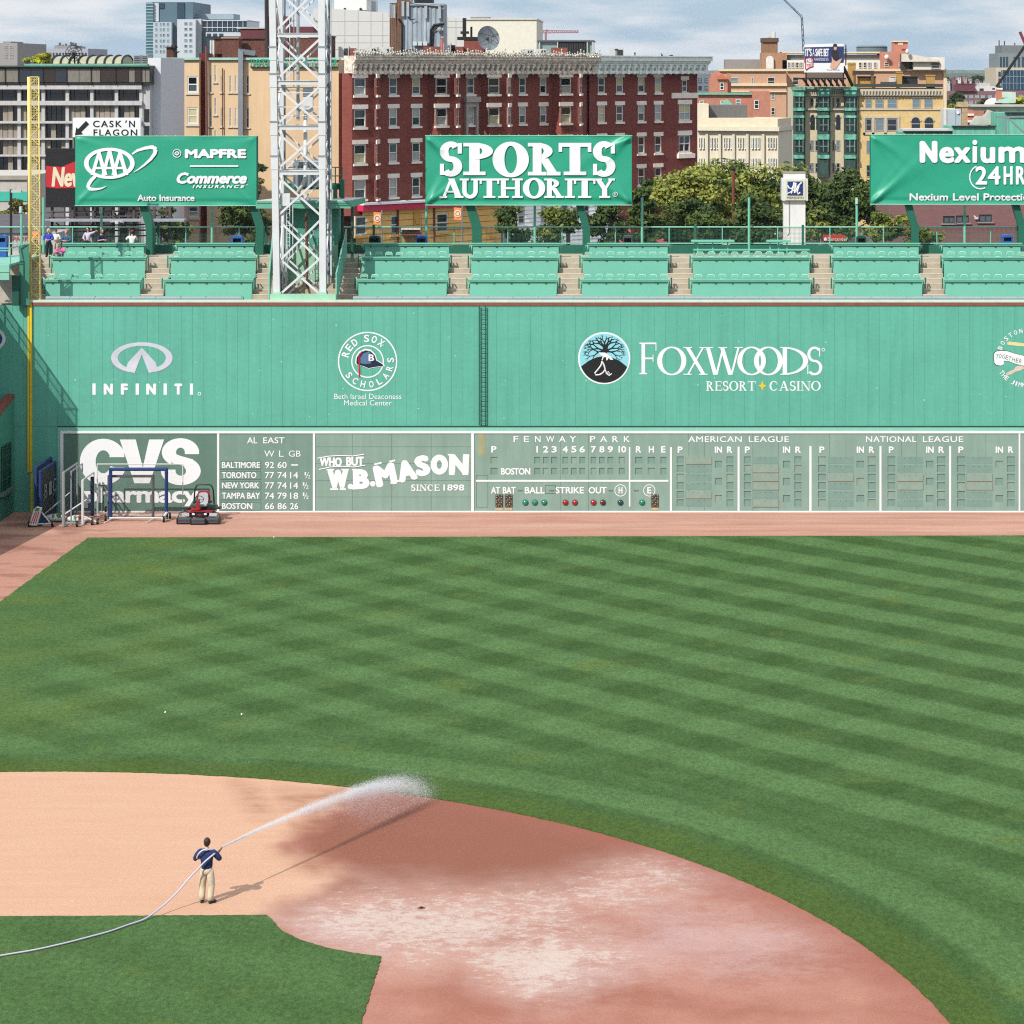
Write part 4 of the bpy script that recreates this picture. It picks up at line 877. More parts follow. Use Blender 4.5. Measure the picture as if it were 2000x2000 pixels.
def back_fence():
    D=151.2
    f=thing('back_fence','green mesh fence with steel rails along the back of the seats','fence',(X(1000,D),D,13.5))
    x0,x1=X(-60,D),X(2060,D); zt=Z(443.5,D)
    for py in (443.5,475.5):
        m=MB(); m.tube([(x0,D,Z(py,D)),(x1,D,Z(py,D))],.04,8); m.build('rail',M('light rail green',(142,206,184),.45,var=.04),f)
    for px in (142,253,363,467,782.5,887,992,1098,1202,1307,1411,1519,1621,1726,1830,1935,2040):
        m=MB(); m.tube([(X(px,D),D,13.5),(X(px,D),D,zt)],.035,8); m.build('post',STEEL,f)
    for px in (309,520,730,1358,1568,1988):
        m=MB(); m.box(X(px-2.3,D),X(px+2.3,D),D-.06,D+.06,13.5,Z(439,D)); m.build('post',POSTG,f)
    m=MB(); m.add([(x0,D+.03,Z(490,D)),(x1,D+.03,Z(490,D)),(x1,D+.03,zt),(x0,D+.03,zt)],[(0,1,2,3)]); m.build('mesh',screen('fence mesh',(40,92,78),.075,.13),f)
    for i,(px,pt,lit) in enumerate(((42,403,1),(85,386,0),(198,405,1),(414,402,1),(833,400,0),(1044.5,402,0),(1254,386,0),(1463,386,0),(1673.5,386,1),(1884,401,1))):
        lab=['short pale green lamp post behind the corner deck','green lamp post just right of the yellow foul pole','green lamp post behind the pointing man','green lamp post under the right half of the auto insurance billboard','green lamp post below the left edge of the sports billboard','green lamp post under the middle of the sports billboard','tall green lamp post right of the sports billboard','tall green lamp post left of the white pillar','green lamp post between white pillar and the rightmost billboard','green lamp post in front of the purple brick building'][i]
        t=thing('lamp_post',lab,'lamp post',(X(px,D-.3),D-.3,13.55),group='thin green posts along the back of the seats')
        d=D-.3; m=MB(); m.tube([(X(px,d),d,13.55),(X(px,d),d,Z(pt,d))],.075,8); m.build('pole',STEEL,t)
        if lit: m=MB(); m.box(X(px-3.2,d),X(px+1.2,d),d-.18,d-.02,Z(pt+12,d),Z(pt,d)); m.build('lamp_housing',M('lamp housing',(198,222,208),.5,var=.04),t)
        m=MB(); m.box(X(px-3,d),X(px+3,d),d-.11,d+.11,13.56,13.6); m.build('base_plate',POSTG,t)
back_fence()
def bin_at(px,py,D,mt,lab,w=11):
    t=thing('trash_bin',lab,'trash bin',(X(px,D),D,13.55),group='trash bins along the back fence')
    x0,x1=X(px-w,D),X(px+w,D); z1=Z(py,D); m=MB(); m.prism([(x0+.05,13.55),(x1-.05,13.55),(x1,z1-.3),(x0,z1-.3)],D-.25,D+.25); m.build('body',mt,t)
    m=MB(); c=(x0+x1)/2; hw=(x1-x0)/2
    for q in ((x0,x0+hw*.3),(x1-hw*.3,x1)): m.box(q[0],q[1],D-.25,D+.25,z1-.3,z1-.02)
    m.prism([(x0,z1-.06),(x1,z1-.06),(x1-.06,z1+.06),(c,z1+.1),(x0+.06,z1+.06)],D-.27,D+.27); m.build('hood',mt,t)
    m=MB(); m.box(x0+hw*.3,x1-hw*.3,D-.02,D+.02,z1-.3,z1-.06); m.build('opening',BLACK,t)
BLUE=M('bin blue',(44,98,178),.45,var=.06)
bin_at(464,463,150.2,BLUE,'blue trash bin right of the second sign post under the billboard'); bin_at(732,463,150.2,M('bin dark green',(32,74,66),.45),'dark green trash bin left of the other two by the orange building')
bin_at(823,463,150.2,BLUE,'blue trash bin in front of the orange building'); bin_at(1226,462.5,150.2,M('bin grey',(70,80,84),.45),'grey trash bin in front of the magenta awnings',9.5)
bin_at(1682,463,150.2,M('bin dark green'),'dark green trash bin right of the red sign panel',9.5) if False else bin_at(1682,463,150.2,MATS['bin dark green'],'dark green trash bin right of the white pillar',9.5)
bin_at(1967,461,150.2,BLUE,'blue trash bin at the far right in front of purple bricks',10.5)
def standing_tables():
    for i,(a,b,py) in enumerate(((1350,1434,469),(1497,1544,469))):
        D=149.4; t=thing('picnic_table',['long green standing table left of the white pillar','short green standing table right against the white pillar'][i],'table',(X((a+b)/2,D),D,13.55),group='standing tables in the open section')
        m=MB(); m.box(X(a,D),X(b,D),D-.4,D+.4,Z(py+3,D),Z(py,D)); m.build('table_top',COUNT,t)
        for q in (.15,.5,.85): m=MB(); x=X(a+(b-a)*q,D); m.bar((x,D,13.55),(x,D,Z(py+3,D)),.07); m.bar((x-.25,D,13.6),(x+.25,D,13.6),.06); m.build('leg',STEEL,t)
    D=147.6; t=thing('standing_rail','long green railing with a shelf across the open section','railing',(X(1465,D),D,13.4))
    m=MB(); m.box(X(1354,D),X(1581,D),D-.15,D+.15,Z(489,D),Z(486.5,D)); m.build('shelf',COUNT,t)
    m=MB(); m.tube([(X(1354,D),D,Z(497,D)),(X(1581,D),D,Z(497,D))],.03,6); m.build('lower_rail',STEEL,t)
    for px in range(1356,1582,28): m=MB(); m.bar((X(px,D),D,Z(502,D)),(X(px,D),D,Z(488,D)),.12 if px%3 else .07,.05); m.build('baluster',STEEL,t)
standing_tables()
def tower():
    D=DW+.9; T=thing('light_tower','tall white lattice steel light tower standing on the wall between the seats','light tower',(X(585,D),D,11.6))
    WS=M('tower white paint',(226,229,232),.5,var=.06,scale=1.5,streak=.05); dp=3.0
    zt=Z(-60,D); zb=Z(573,D); XL,XR=X(536.5,D),X(632,D); XL0,XR0=X(541,D),X(631,D)
    zs=[Z(p,D) for p in (573,337,253,163,70,-60)]
    lx=lambda s,z:(XL0+(X(531.5,D)-XL0)*((z-zb)/(zt-zb)) if s<0 else XR0+(X(628.5,D)-XR0)*((z-zb)/(zt-zb)))
    w=.36
    for s in (-1,1):
        for y in (D,D+dp):
            m=MB(); x0,x1=lx(s,zb),lx(s,zt)
            if y==D:
                m.bar((x0,y-.16,zb),(x1,y-.16,zt),w,.035,up=(0,1,0)); m.bar((x0,y+.16,zb),(x1,y+.16,zt),w,.035,up=(0,1,0)); m.bar((x0,y,zb),(x1,y,zt),.04,.3,up=(0,1,0))
            else: m.bar((x0,y,zb),(x1,y,zt),.26,.3,up=(0,1,0))
            m.build('leg',WS,T)
    for py in (303,236,142.5,90):
        for s in (-1,1):
            m=MB(); x=lx(s,Z(py,D)); m.box(x-.24,x+.24,D-.22,D+.24,Z(py+3.5,D),Z(py,D)); m.build('splice_plate',M('splice grey',(150,156,162),.5),T)
        for s in (-1,1):
            m=MB(); x=lx(s,Z(py,D)); m.box(x-.2,x+.2,D-.2,D-.178,Z(py+28,D),Z(py+3.5,D)); m.build('gusset',WS,T)
    lev=[(573,472),(420,337),(337,252),(252,163),(163,70),(70,-40)]
    def xb(za,zb_,y,wd):
        for s in (-1,1):
            m=MB(); m.bar((lx(s,za),y+.02*s,za),(lx(-s,zb_),y+.02*s,zb_),wd,.06,up=(0,1,0)); m.build('brace',WS,T)
    for a,b in ((573,520),(520,395),(395,337),(337,252),(252,163),(163,70),(70,-45)):
        pass
    for a,b in ((580,500),(515,425),(425,341),(334,255),(247,165),(160,72),(66,-30)):
        xb(Z(a,D),Z(b,D),D,.12); xb(Z(a,D+dp),Z(b,D+dp),D+dp,.10)
    for py in (338,250,162,69):
        for y in (D,D+dp): m=MB(); z=Z(py,D); m.box(lx(-1,z),lx(1,z),y-.08,y+.08,z-.10,z+.10); m.box(lx(-1,z),lx(1,z),y-.14,y+.14,z+.10,z+.13); m.build('cross_beam',WS,T)
        for s in (-1,1): m=MB(); z=Z(py,D); m.bar((lx(s,z),D,z),(lx(s,z),D+dp,z),.14); m.build('side_beam',WS,T)
    for py in (121,171,176,181,209,226,315,333):
        m=MB(); z=Z(py,D); m.bar((lx(-1,z)+.1,D+.3,z),(lx(1,z)-.1,D+.3,z),.05); m.build('thin_rail',WS,T)
    for s in (-1,1):
        for a,b in ((573,425),(425,337),(337,250),(250,162),(162,70),(70,-40)):
            m=MB(); za,zb_=Z(a,D),Z(b,D); m.bar((lx(s,za),D+.1,za),(lx(s,zb_),D+dp-.1,zb_),.09); m.bar((lx(s,za),D+dp-.1,za),(lx(s,zb_),D+.1,zb_),.09); m.build('side_brace',WS,T)
    m=MB(); x=X(582,D+1); m.tube([(x,D+1,Z(-60,D)),(x,D+1,Z(236,D))],.09,8); m.build('conduit',M('conduit grey',(186,194,198),.4,metal=.3),T)
    m=MB(); x=X(596.5,D+.6); m.tube([(x,D+.6,Z(222,D)),(x,D+.6,Z(345,D)),(x-.08,D+.6,Z(356,D)),(X(578,D),D+.7,Z(378,D))],.11,10); m.build('conduit',WS,T,smooth=True)
    m=MB(); m.tube([(X(598,D+1),D+1,Z(418,D)),(X(600,D+1),D+1,Z(567,D))],.075,8); m.build('rusty_pipe',M('rust brown pipe',(112,72,58),.85,var=.25),T)
    m=MB(); m.box(X(589,D),X(608.5,D),D+.5,D+.8,Z(220,D),Z(168,D)); m.build('service_box',WS,T)
    m=MB(); m.box(X(548,D),X(565.5,D),D+.1,D+.4,Z(402,D),Z(378,D)); m.build('junction_box',WS,T)
    m=MB()                                             # caged ladder inside
    for px in (560,566,572): m.tube([(X(px,D+1.6),D+1.6,Z(404,D)),(X(px,D+1.6),D+1.6,Z(510,D))],.025,5)
    for i in range(14): m.tube([(X(560,D+1.6),D+1.6,Z(404+8*i,D)),(X(566,D+1.6),D+1.6,Z(404+8*i,D))],.015,4)
    for px in (566,574): m.tube([(X(px,D+1.6),D+1.6,Z(-60,D)),(X(px,D+1.6),D+1.6,Z(170,D))],.03,5)
    m.build('ladder',WS,T)
    m=MB(); rnd=random.Random(4)
    for px,a,b in ((556,-20,560),(643,-20,560),(641,60,300)): m.tube([(X(px,D+2),D+2,Z(a,D)),(X(px,D+2),D+2,Z(b,D))],.06,5)
    m.build('cable_run',M('cable grey',(120,130,140),.6),T)
    # plinth and enclosure
    p=thing('tower_plinth','pale green concrete plinth under the white light tower','plinth',(X(589,DW),DW+.5,11.5))
    PG=M('pale plinth green',(166,216,186),.6,var=.08,scale=1.5)
    m=MB(); m.box(X(526,DW),X(654.5,DW),DW+.25,DW+.75,11.45,Z(576,DW)); m.build('front_kerb',PG,p)
    for a,b in ((534,550),(622,639)): m=MB(); m.box(X(a,D),X(b,D),D-.3,D+.4,11.6,Z(570,D)); m.build('footing',PG,p)
    e=thing('tower_enclosure','green panelled shed with flat canopy behind the light tower','shed',(X(600,147),147,13.4))
    Y=D+dp+.6; GD_=M('shed dark green',(88,168,146),.55,var=.06); 
    m=MB(); m.box(X(556,Y),X(660,Y),Y,Y+2,11.6,Z(408,Y)); m.build('body',GD_,e)
    m=MB(); m.box(X(557,Y),X(660,Y),Y-.04,Y,11.6,Z(478,Y)); m.build('lower_panel',M('shed pale panel',(160,208,178),.6,var=.06),e)
    m=MB(); m.box(X(506,Y),X(690,Y),Y-1.2,Y-.7,Z(405,Y),Z(394,Y)); m.slab([(X(507,Y),Y-1.25),(X(686,Y),Y-1.25),(X(705,Y),Y+2.2),(X(535,Y),Y+2.2)],Z(394,Y),Z(390.5,Y)); m.add([(X(686,Y),Y-1.2,Z(405,Y)),(X(705,Y),Y+2.2,Z(400,Y)),(X(705,Y),Y+2.2,Z(390,Y)),(X(686,Y),Y-1.2,Z(394,Y))],[(0,1,2,3)]); m.build('canopy',M('canopy green',(112,184,160),.5,var=.06),e)
    m=MB(); m.slab([(X(508,Y),Y-1.2),(X(685,Y),Y-1.2),(X(703,Y),Y+2.1),(X(536,Y),Y+2.1)],Z(390.5,Y),Z(390,Y)+.02); m.build('canopy_roof',M('pale roof sheet',(206,212,208),.6),e)
    for px in (669,688): m=MB(); yy=Y+.4 if px==669 else Y-.9; m.box(X(px-3.2,yy),X(px+2,yy),yy,yy+.2,13.5,Z(404,yy)); m.build('canopy_post',M('post dark green',(22,78,64),.5),e)
    for px in (654,668): m=MB(); m.box(X(px-3,Y+1),X(px+4,Y+1),Y+.9,Y+1.3,Z(394,Y),Z(362 if px==654 else 352,Y)); m.build('roof_post',DKGREEN,e)
    m=MB(); m.box(X(555,Y+1.4),X(668,Y+1.4),Y+1.2,Y+1.6,Z(372,Y),Z(360,Y)); m.build('roof_beam',DKGREEN,e)
    m=MB()
    for py in (328,345): m.tube([(X(556,Y+1),Y+1,Z(py,Y)),(X(668,Y+1),Y+1,Z(py,Y))],.035,6)
    for px in (560,600,640,655,668): m.tube([(X(px,Y+1),Y+1,Z(360,Y)),(X(px,Y+1),Y+1,Z(327,Y))],.035,6)
    m.build('roof_railing',DKGREEN,e)
    m=MB(); m.box(X(573,Y+1),X(622,Y+1),Y+.8,Y+2.2,Z(366,Y),Z(314,Y)); o=m.build('roof_unit',M('roof unit grey',(150,160,166),.5,var=.1,streak=.15),e)
    m=MB(); 
    for i in range(6): x=X(574+i*8,Y+1); m.box(x,x+.08,Y+.76,Y+.8,Z(364,Y),Z(324,Y))
    m.build('seam',M('seam grey',(110,122,130),.5),o)
    for q,(pa,pb,lab) in enumerate(((527,536,'sloping green screen rail at the left of the light tower'),(654,697,'sloping green screen panel at the right of the light tower'))):
        t=thing('aisle_screen',lab,'screen',(X(pa,143),143,11.6)); y0,y1=DW+.7,DW+6.2
        m=MB(); xx=X(526 if q==0 else 657,DW+.7); xt=X(534 if q==0 else 676,y1)
        m.add([(xx,y0,11.6),(xt,y1,13.4),(xt,y1,15.1),(xx,y0,13.0)],[(0,1,2,3)]); m.add([(xx+.05,y0,11.6),(xt+.05,y1,13.4),(xt+.05,y1,15.1),(xx+.05,y0,13.0)],[(3,2,1,0)]); m.build('panel',screen('stair screen',(84,170,146),.06,.5) if q==0 else STEEL,t)
        m=MB(); m.tube([(xx,y0,11.6),(xx,y0,13.05),(xt,y1,15.15),(xt,y1,13.4)],.05,6); m.build('frame',STEEL,t)
tower()
def foul_pole():
    D=DW+.35; t=thing('foul_pole','tall yellow foul pole with a lattice screen on its right side','foul pole',(X(59,D),D,11.5))
    YL=M('pole yellow',(242,218,136),.5,var=.06,scale=2)
    m=MB(); m.tube([(X(59.5,D),D,Z(588,D)),(X(56.5,D),D,Z(150,D))],.10,10); m.build('pole',YL,t,smooth=True)
    m=MB(); m.tube([(X(79.5,D),D,Z(588,D)),(X(75.5,D),D,Z(150,D))],.04,8); m.build('outer_pipe',YL,t,smooth=True)
    m=MB(); n=26; L=lambda s,f:(X((61.5 if s<0 else 79)-f*3.2,D),D-.03,Z(586-f*436,D))
    for i in range(n): m.bar(L(-1 if i%2 else 1,i/n),L(1 if i%2 else -1,(i+1)/n),.045,.03)
    for f in (0,1): m.bar(L(-1,f),L(1,f),.06,.04)
    m.build('lattice',YL,t)
    m=MB(); m.add([L(-1,0),L(1,0),L(1,1),L(-1,1)],[(0,1,2,3)]); m.build('screen',screen('pole screen',(224,200,120),.09,.20),t)
foul_pole()
def deck():
    D=140.5; t=thing('corner_deck','green corner deck with a railing left of the yellow foul pole','deck',(X(10,D),D,13))
    m=MB(); m.box(X(-60,D),X(20,D),D-.3,D+7,Z(516,D)-.1,Z(516,D)); m.box(X(-60,D),X(21,D),D-.35,D-.1,Z(530,D),Z(517,D)); m.box(X(-60,D),X(20,D),D-.3,D,Z(546,D),Z(531.5,D)); m.build('deck',TRIM,t)
    m=MB(); m.box(X(33,D),X(57,D+3),D+.8,D+.9,11.5,Z(478,D)); m.add([(X(33,D),D+.8,11.4),(X(57,D+.8),D+.85,11.4),(X(57,D+.8),D+.85,Z(478,D)),(X(33,D),D+.8,Z(484,D))],[(0,1,2,3)]); m.build('side_panel',M('deck panel green',(72,142,122),.55,var=.06),t)
    m=MB(); m.tube([(X(-60,D),D,Z(485,D)),(X(20,D),D,Z(485,D)),(X(35,D+.6),D+.6,Z(482,D)),(X(54,D+.8),D+.8,Z(477,D))],.04,6)
    for px in (-20,20): m.tube([(X(px,D),D,Z(516,D)),(X(px,D),D,Z(485,D))],.04,6)
    m.tube([(X(-60,D),D,Z(490,D)),(X(20,D),D,Z(490,D))],.03,6); m.build('railing',STEEL,t)
    m=MB(); m.box(X(20,D),X(33,D),D+.4,D+.8,11.4,Z(540,D)); m.build('post',M('post deep green',(30,86,74),.5),t)
    m=MB(); m.box(X(-60,D),X(33,D),D+3,D+3.2,11.2,Z(546,D)); m.build('rear_panel',M('deck rear',(190,180,172),.8,var=.2,scale=3),t)
    bin_at(6,462,146,BLUE,'blue trash bin with round hood on the corner deck at far left',9); bin_at(-14+25,487+14,142,BLUE,'low blue trash bin on the corner deck below the railing',7) if False else None
deck()
# ---------------- billboards over the seats
VINYL=M('billboard green vinyl',(42,166,134),.42,var=.04,scale=.5,spec=.4)
DYS={}
def bboard(name,lab,px0,px1,py0,py1,D,posts,seed,wr=.05):
    t=thing(name,lab,'billboard',(X((px0+px1)/2,D),D,14),group='green billboards over the seats')
    x0,x1,z0,z1=X(px0,D),X(px1,D),Z(py1,D),Z(py0,D); rnd=random.Random(seed); nx,nz=int((x1-x0)/.09),int((z1-z0)/.09)
    fold=[]
    for cx,cz,sx,sz in ((x0,z1,1,-1),(x1,z1,-1,-1),(x0,z0,1,1),(x1,z0,-1,1)):
        for k in range(5): fold.append((cx,cz,math.atan2(sz*rnd.uniform(.2,1),sx*rnd.uniform(.5,1)),rnd.uniform(.5,1.3)*wr,rnd.uniform(1.2,2.8)))
    vs=[]; fs=[]
    def dy(x,z):
            y=0
            for cx,cz,a,am,L in fold:
                dx,dz=x-cx,z-cz; al=dx*math.cos(a)+dz*math.sin(a); ac=-dx*math.sin(a)+dz*math.cos(a)
                if al>0: y-=am*math.exp(-(ac/(.10+.05*al))**2)*math.exp(-al/L)*min(1,al*4)
            y-=.012*math.sin(x*2.1+z*.7+seed)+.01*math.sin(x*.9-z*2.7)
            if (z-z0)<.35: y+=.05*math.sin(PI*max(0,z-z0)/.35)
            return y*max(0,min(1,min(x-x0,x1-x,z-z0,z1-z)/.2))
    t['_']=0; DYS[t.name]=(dy,D); del t['_']
    for j in range(nz+1):
        for i in range(nx+1):
            x=x0+(x1-x0)*i/nx; z=z0+(z1-z0)*j/nz; vs.append((x,D+dy(x,z),z))
    for j in range(nz):
        for i in range(nx): a=j*(nx+1)+i; fs.append((a,a+1,a+nx+2,a+nx+1))
    m=MB(); m.add(vs,fs); m.build('vinyl',VINYL,t,smooth=True)
    m=MB(); m.box(x0-.02,x1+.02,D+.16,D+.5,z0-.02,z1+.02); m.build('backing',DKGREEN,t)
    m=MB(); m.box(x0-.03,x1+.03,D-.03,D+.16,z1,z1+.04); m.box(x0-.03,x1+.03,D-.02,D+.16,z0-.05,z0); m.build('edge_trim',M('vinyl edge',(150,220,190),.5),t)
    m=MB(); n=int((x1-x0)/.55)
    for i in range(n): m.ball((x0+(x1-x0)*(i+.5)/n,D+.05,z1+.06),.025,nu=5,nv=3)
    m.build('rope_eyelets',M('eyelet',(220,230,226),.5),t)
    for a,b in posts:                                  # bent posts: wide head leaning back, then straight down
        zt=z0+.05; m=MB(); w=X(b,D)-X(a,D); d=D+.35
        xa,xb=X(a,D),X(b,D)
        zk=Z(446,D); sh=.42
        m.add([(xa-sh,d,zt),(xb-sh,d,zt),(xb,d,zk),(xa,d,zk),(xa-sh,d+.7,zt),(xb-sh,d+.7,zt),(xb,d+.5,zk),(xa,d+.5,zk)],[(3,2,1,0),(0,1,5,4),(1,2,6,5),(2,3,7,6),(3,0,4,7)])
        m.box(xa,xb,d,d+.5,12.6,zk); m.build('post',POSTG,t)
    return t
BD=149.5; BF=BD-.06
def vinyls():
    P=lambda L:[(X(a,BF),Z(b,BF)) for a,b in L]
    k=BF/F
    t=bboard('billboard','green auto insurance billboard with oval triple letter mark',147,501,266.5,400.5,BD,((282.5,298.5),(497.5,512.5)),1,.025)
    def T(tt,fn,nm='lettering',mt=LETTER):
        m=MB(); fn(m); dy,_=DYS[tt.name]; return m.words(nm,mt,tt,lambda x,y,z:(x,y+dy(x,z),z)) if 'letter' in nm else m.build(nm,mt,tt)
    def aaa(m):
        c=(X(213.5,BF),Z(319,BF)); m.ring(c,49.5*k,30.5*k,9*k,6*k,BF,BF+.02,n=56)
        for cx in (193,213.5,234):
            top=292.5 if cx==213.5 else 297; bot=346.5 if cx==213.5 else 342
            m.prism(P([(cx-2.5,top),(cx+3.5,top),(cx-9,bot),(cx-16.5,bot)]),BF-.003,BF+.02); m.prism(P([(cx-3.5,top),(cx+3.5,top),(cx+17,bot),(cx+8.5,bot)]),BF-.006,BF+.02); m.prism(P([(cx-9,326),(cx+9,326),(cx+11,330.5),(cx-11,330.5)]),BF-.009,BF+.02)
        sw=[(258,301,3),(268,294,5),(282,289.5,6),(294,287.5,7),(300,288,8),(304,292,8),(302,300,7),(294,311,5.5),(282,322,4),(270,331,2.5),(262,336,1)]
        for i in range(len(sw)-1):
            (a,b,w),(a2,b2,w2)=sw[i],sw[i+1]; d=Vector((a2-a,b2-b)).normalized(); n=Vector((-d.y,d.x))
            m.prism(P([(a+n.x*w/2,b+n.y*w/2),(a-n.x*w/2,b-n.y*w/2),(a2-n.x*w2/2-0+d.x*.6,b2-n.y*w2/2+d.y*.6),(a2+n.x*w2/2+d.x*.6,b2+n.y*w2/2+d.y*.6)]),BF-.002*(i%2),BF+.02)
        sw=[(186,344,6),(178,352,7),(173,360,7),(172,366,7),(177,369.5,6),(188,369.5,4.5),(198,368,3),(207,364,1)]
        for i in range(len(sw)-1):
            (a,b,w),(a2,b2,w2)=sw[i],sw[i+1]; d=Vector((a2-a,b2-b)).normalized(); n=Vector((-d.y,d.x))
            m.prism(P([(a+n.x*w/2,b+n.y*w/2),(a-n.x*w/2,b-n.y*w/2),(a2-n.x*w2/2+d.x*.6,b2-n.y*w2/2+d.y*.6),(a2+n.x*w2/2+d.x*.6,b2+n.y*w2/2+d.y*.6)]),BF-.012-.002*(i%2),BF+.02)
    T(t,aaa,'emblem')
    def mp(m):
        pput(m,'MAPFRE',361,481,291,309,BF,.09); c=(X(345.5,BF),Z(299.5,BF)); m.ring(c,8.4*k,8.4*k,1.3*k,1.3*k,BF,BF+.02,n=24); m.ring((c[0],c[1]-1.5*k),5*k,5.5*k,2*k,2*k,BF,BF+.02,10,170); m.box(c[0]-.7*k,c[0]+.7*k,BF,BF+.02,c[1]-5*k,c[1]); m.box(c[0]-4*k,c[0]+4*k,BF,BF+.02,c[1]-2.6*k,c[1]-1.2*k)
        m.box(X(371,BF),X(465.5,BF),BF,BF+.02,Z(325.8,BF),Z(322.8,BF))
        pput(m,'Commerce',345,482.5,336.5,359,BF,.075,.28); pput(m,'INSURANCE',376,478,361,367.5,BF,.07,.28,1.5); pput(m,'TM',480,484.5,360,362,BF,.02)
        pput(m,'Auto Insurance',268,380,380,393,BF,.055)
    T(t,mp)
    t=bboard('billboard','green sports store billboard with two lines of serif capitals',831,1234,265.5,399.5,BD,((921,939),(1137.5,1152)),2,.085)
    def sp(m):
        m.mark(True)
        for ch,a,b,y0,y1 in (('S',858,903,277.5,343.5),('P',905,963,279,342),('O',962,1033,278,345),('R',1031,1096,279,342.5),('T',1091,1155,279,342),('S',1157,1202,277,344)): serif_text(m,ch,X(a,BF),X(b,BF),Z(y1,BF),Z(y0,BF),BF-.01,.30 if ch!='S' else .27,.12,.11)
        m.mark(True)
        for ch,a,b,y0,y1 in (('A',859,904,348.5,386.5),('U',898,938,348.5,387),('T',937,975,348.5,386.5),('H',973,1021,348.5,386.5),('O',1021,1065,348,387),('R',1063,1102,348.5,386.5),('I',1103,1123,348.5,386.5),('T',1121,1163,348.5,386.5),('Y',1161,1201,348.5,386.5)): serif_text(m,ch,X(a,BF),X(b,BF),Z(y1,BF),Z(y0,BF),BF-.01,.26,.11,.10)
        m.mark(False); c=(X(1201.5,BF),Z(379.5,BF)); m.ring(c,5*k,5*k,1.1*k,1.1*k,BF,BF+.02); put(m,'R',c[0]-2*k,c[0]+2*k,c[1]-2.6*k,c[1]+2.6*k,BF,.03)
    T(t,sp)
    t=bboard('billboard','green medicine billboard cut off by the right picture edge',1700.5,2140,264,398,BD,((1782,1796),(1992,2006)),3,.07)
    def nx(m):
        m.mark(True)
        for s,a,b,y0,y1 in (('N',1796,1831,275,318),('e',1834,1864,286.5,319),('x',1863,1896,287.5,318),('i',1899,1909,273,318),('u',1915,1944,287,319),('m',1950,2004,286,318)): pput(m,s,a,b,y0,y1,BF,.085)
        m.mark(True); m.ring((X(1915,BF),Z(346,BF)),22*k,24*k,2.4*k,2.4*k,BF,BF+.02,112,296,n=30)
        for s,a,b in (('2',1905,1928),('4',1929,1954),('H',1960,1978),('R',1984,2003)): pput(m,s,a,b,324.5,360.5,BF,.045)
        m.mark(False); pput(m,'Nexium',1776.5,1852,377.5,392,BF,.055); pput(m,'Level',1861,1912,377.5,392,BF,.055); pput(m,'Protection',1921,2022,377.5,392,BF,.055)
    T(t,nx)
    # old black and red board behind, and the pub sign
    D=175; t=thing('billboard','black billboard with a red wave and cream script, half hidden behind green','billboard',(X(150,D),D,0)); k2=D/F
    m=MB(); m.box(X(89,D),X(290,D),D,D+.4,Z(405,D),Z(290,D)); m.build('board',BLACK,t)
    m=MB(); m.prism([(X(a,D),Z(b,D)) for a,b in ((90,324),(120,326),(150,314),(230,300),(230,360),(150,367),(110,368),(90,365))],D-.03,D); m.build('red_wave',M('poster red',(206,44,52),.5,var=.05),t)
    m=MB(); put(m,'New',X(101,D),X(166,D),Z(365,D),Z(326,D),D-.05,.05,.15); m.build('lettering',M('cream script',(244,228,196),.5),t)
    m=MB()
    for px in (100,140,180,220,260,300,330,365): m.bar((X(px,D),D+.3,0),(X(px,D),D+.3,Z(404,D)),.16)
    rnd=random.Random(8)
    for i in range(26):
        a=rnd.uniform(90,360); b=a+rnd.uniform(-50,50); m.bar((X(a,D),D+rnd.uniform(.2,1.5),Z(478,D)),(X(b,D),D+rnd.uniform(.2,1.5),Z(rnd.uniform(404,440),D)),.09)
    for py in (414,424,441,452,463): m.bar((X(88,D),D+.4,Z(py+2,D)),(X(330,D),D+.4,Z(py-3,D)),.1)
    m.build('rusty_scaffold',M('old scaffold',(92,80,78),.8,var=.25),t)
    m=MB(); m.box(X(90,D),X(365,D),D-1.1,D,Z(431,D),Z(427,D)); m.build('catwalk',M('catwalk grey',(160,170,180),.6),t)
    m=MB(); put(m,'CHANNEL',X(222,D),X(248,D),Z(433,D)+.02,Z(427,D)-.02,D-1.13,.03); m.build('small_lettering',LETTER,t)
    D=205; t=thing('rooftop_sign','white pub sign with black arrow above the auto insurance billboard','sign',(X(207,D),D,0))
    m=MB(); m.box(X(142,D),X(274.5,D),D,D+.4,Z(268,D),Z(230,D)); m.build('panel',WHITE,t)
    m=MB(); m.box(X(141,D),X(144,D),D+.1,D+.5,0,Z(230,D)); m.box(X(270,D),X(273,D),D+.4,D+.7,0,Z(266,D)); m.build('support',M('sign steel',(120,116,112),.7),t)
    m=MB(); pput(m,'CASK',181.5,238,235.5,248.5,D-.02,.035,space=1.25); pput(m,"'",244.5,248,235,240,D-.02,.05,.3); pput(m,'N',252,263.5,235.5,248.5,D-.02,.035); pput(m,'FLAGON',182.5,268,252.5,265.5,D-.02,.035,space=1.25); m.build('lettering',BLACK,t)
    m=MB(); m.prism([(X(a,D),Z(b,D)) for a,b in ((146.5,264),(149,248.5),(152.5,252),(168,236),(174,242.5),(158.5,258),(162.5,262))],D-.03,D+.02); m.build('arrow',BLACK,t)
    # white sign pillar
    D=155; t=thing('sign_pillar','white pillar with a blue script letter sign box near its top','sign pillar',(X(1552,D),D,0))
    m=MB(); m.box(X(1531,D),X(1573,D),D,D+1.2,0,Z(338.5,D)); m.build('shaft',M('pillar white',(240,240,238),.7,var=.06,scale=.8,streak=.08),t)
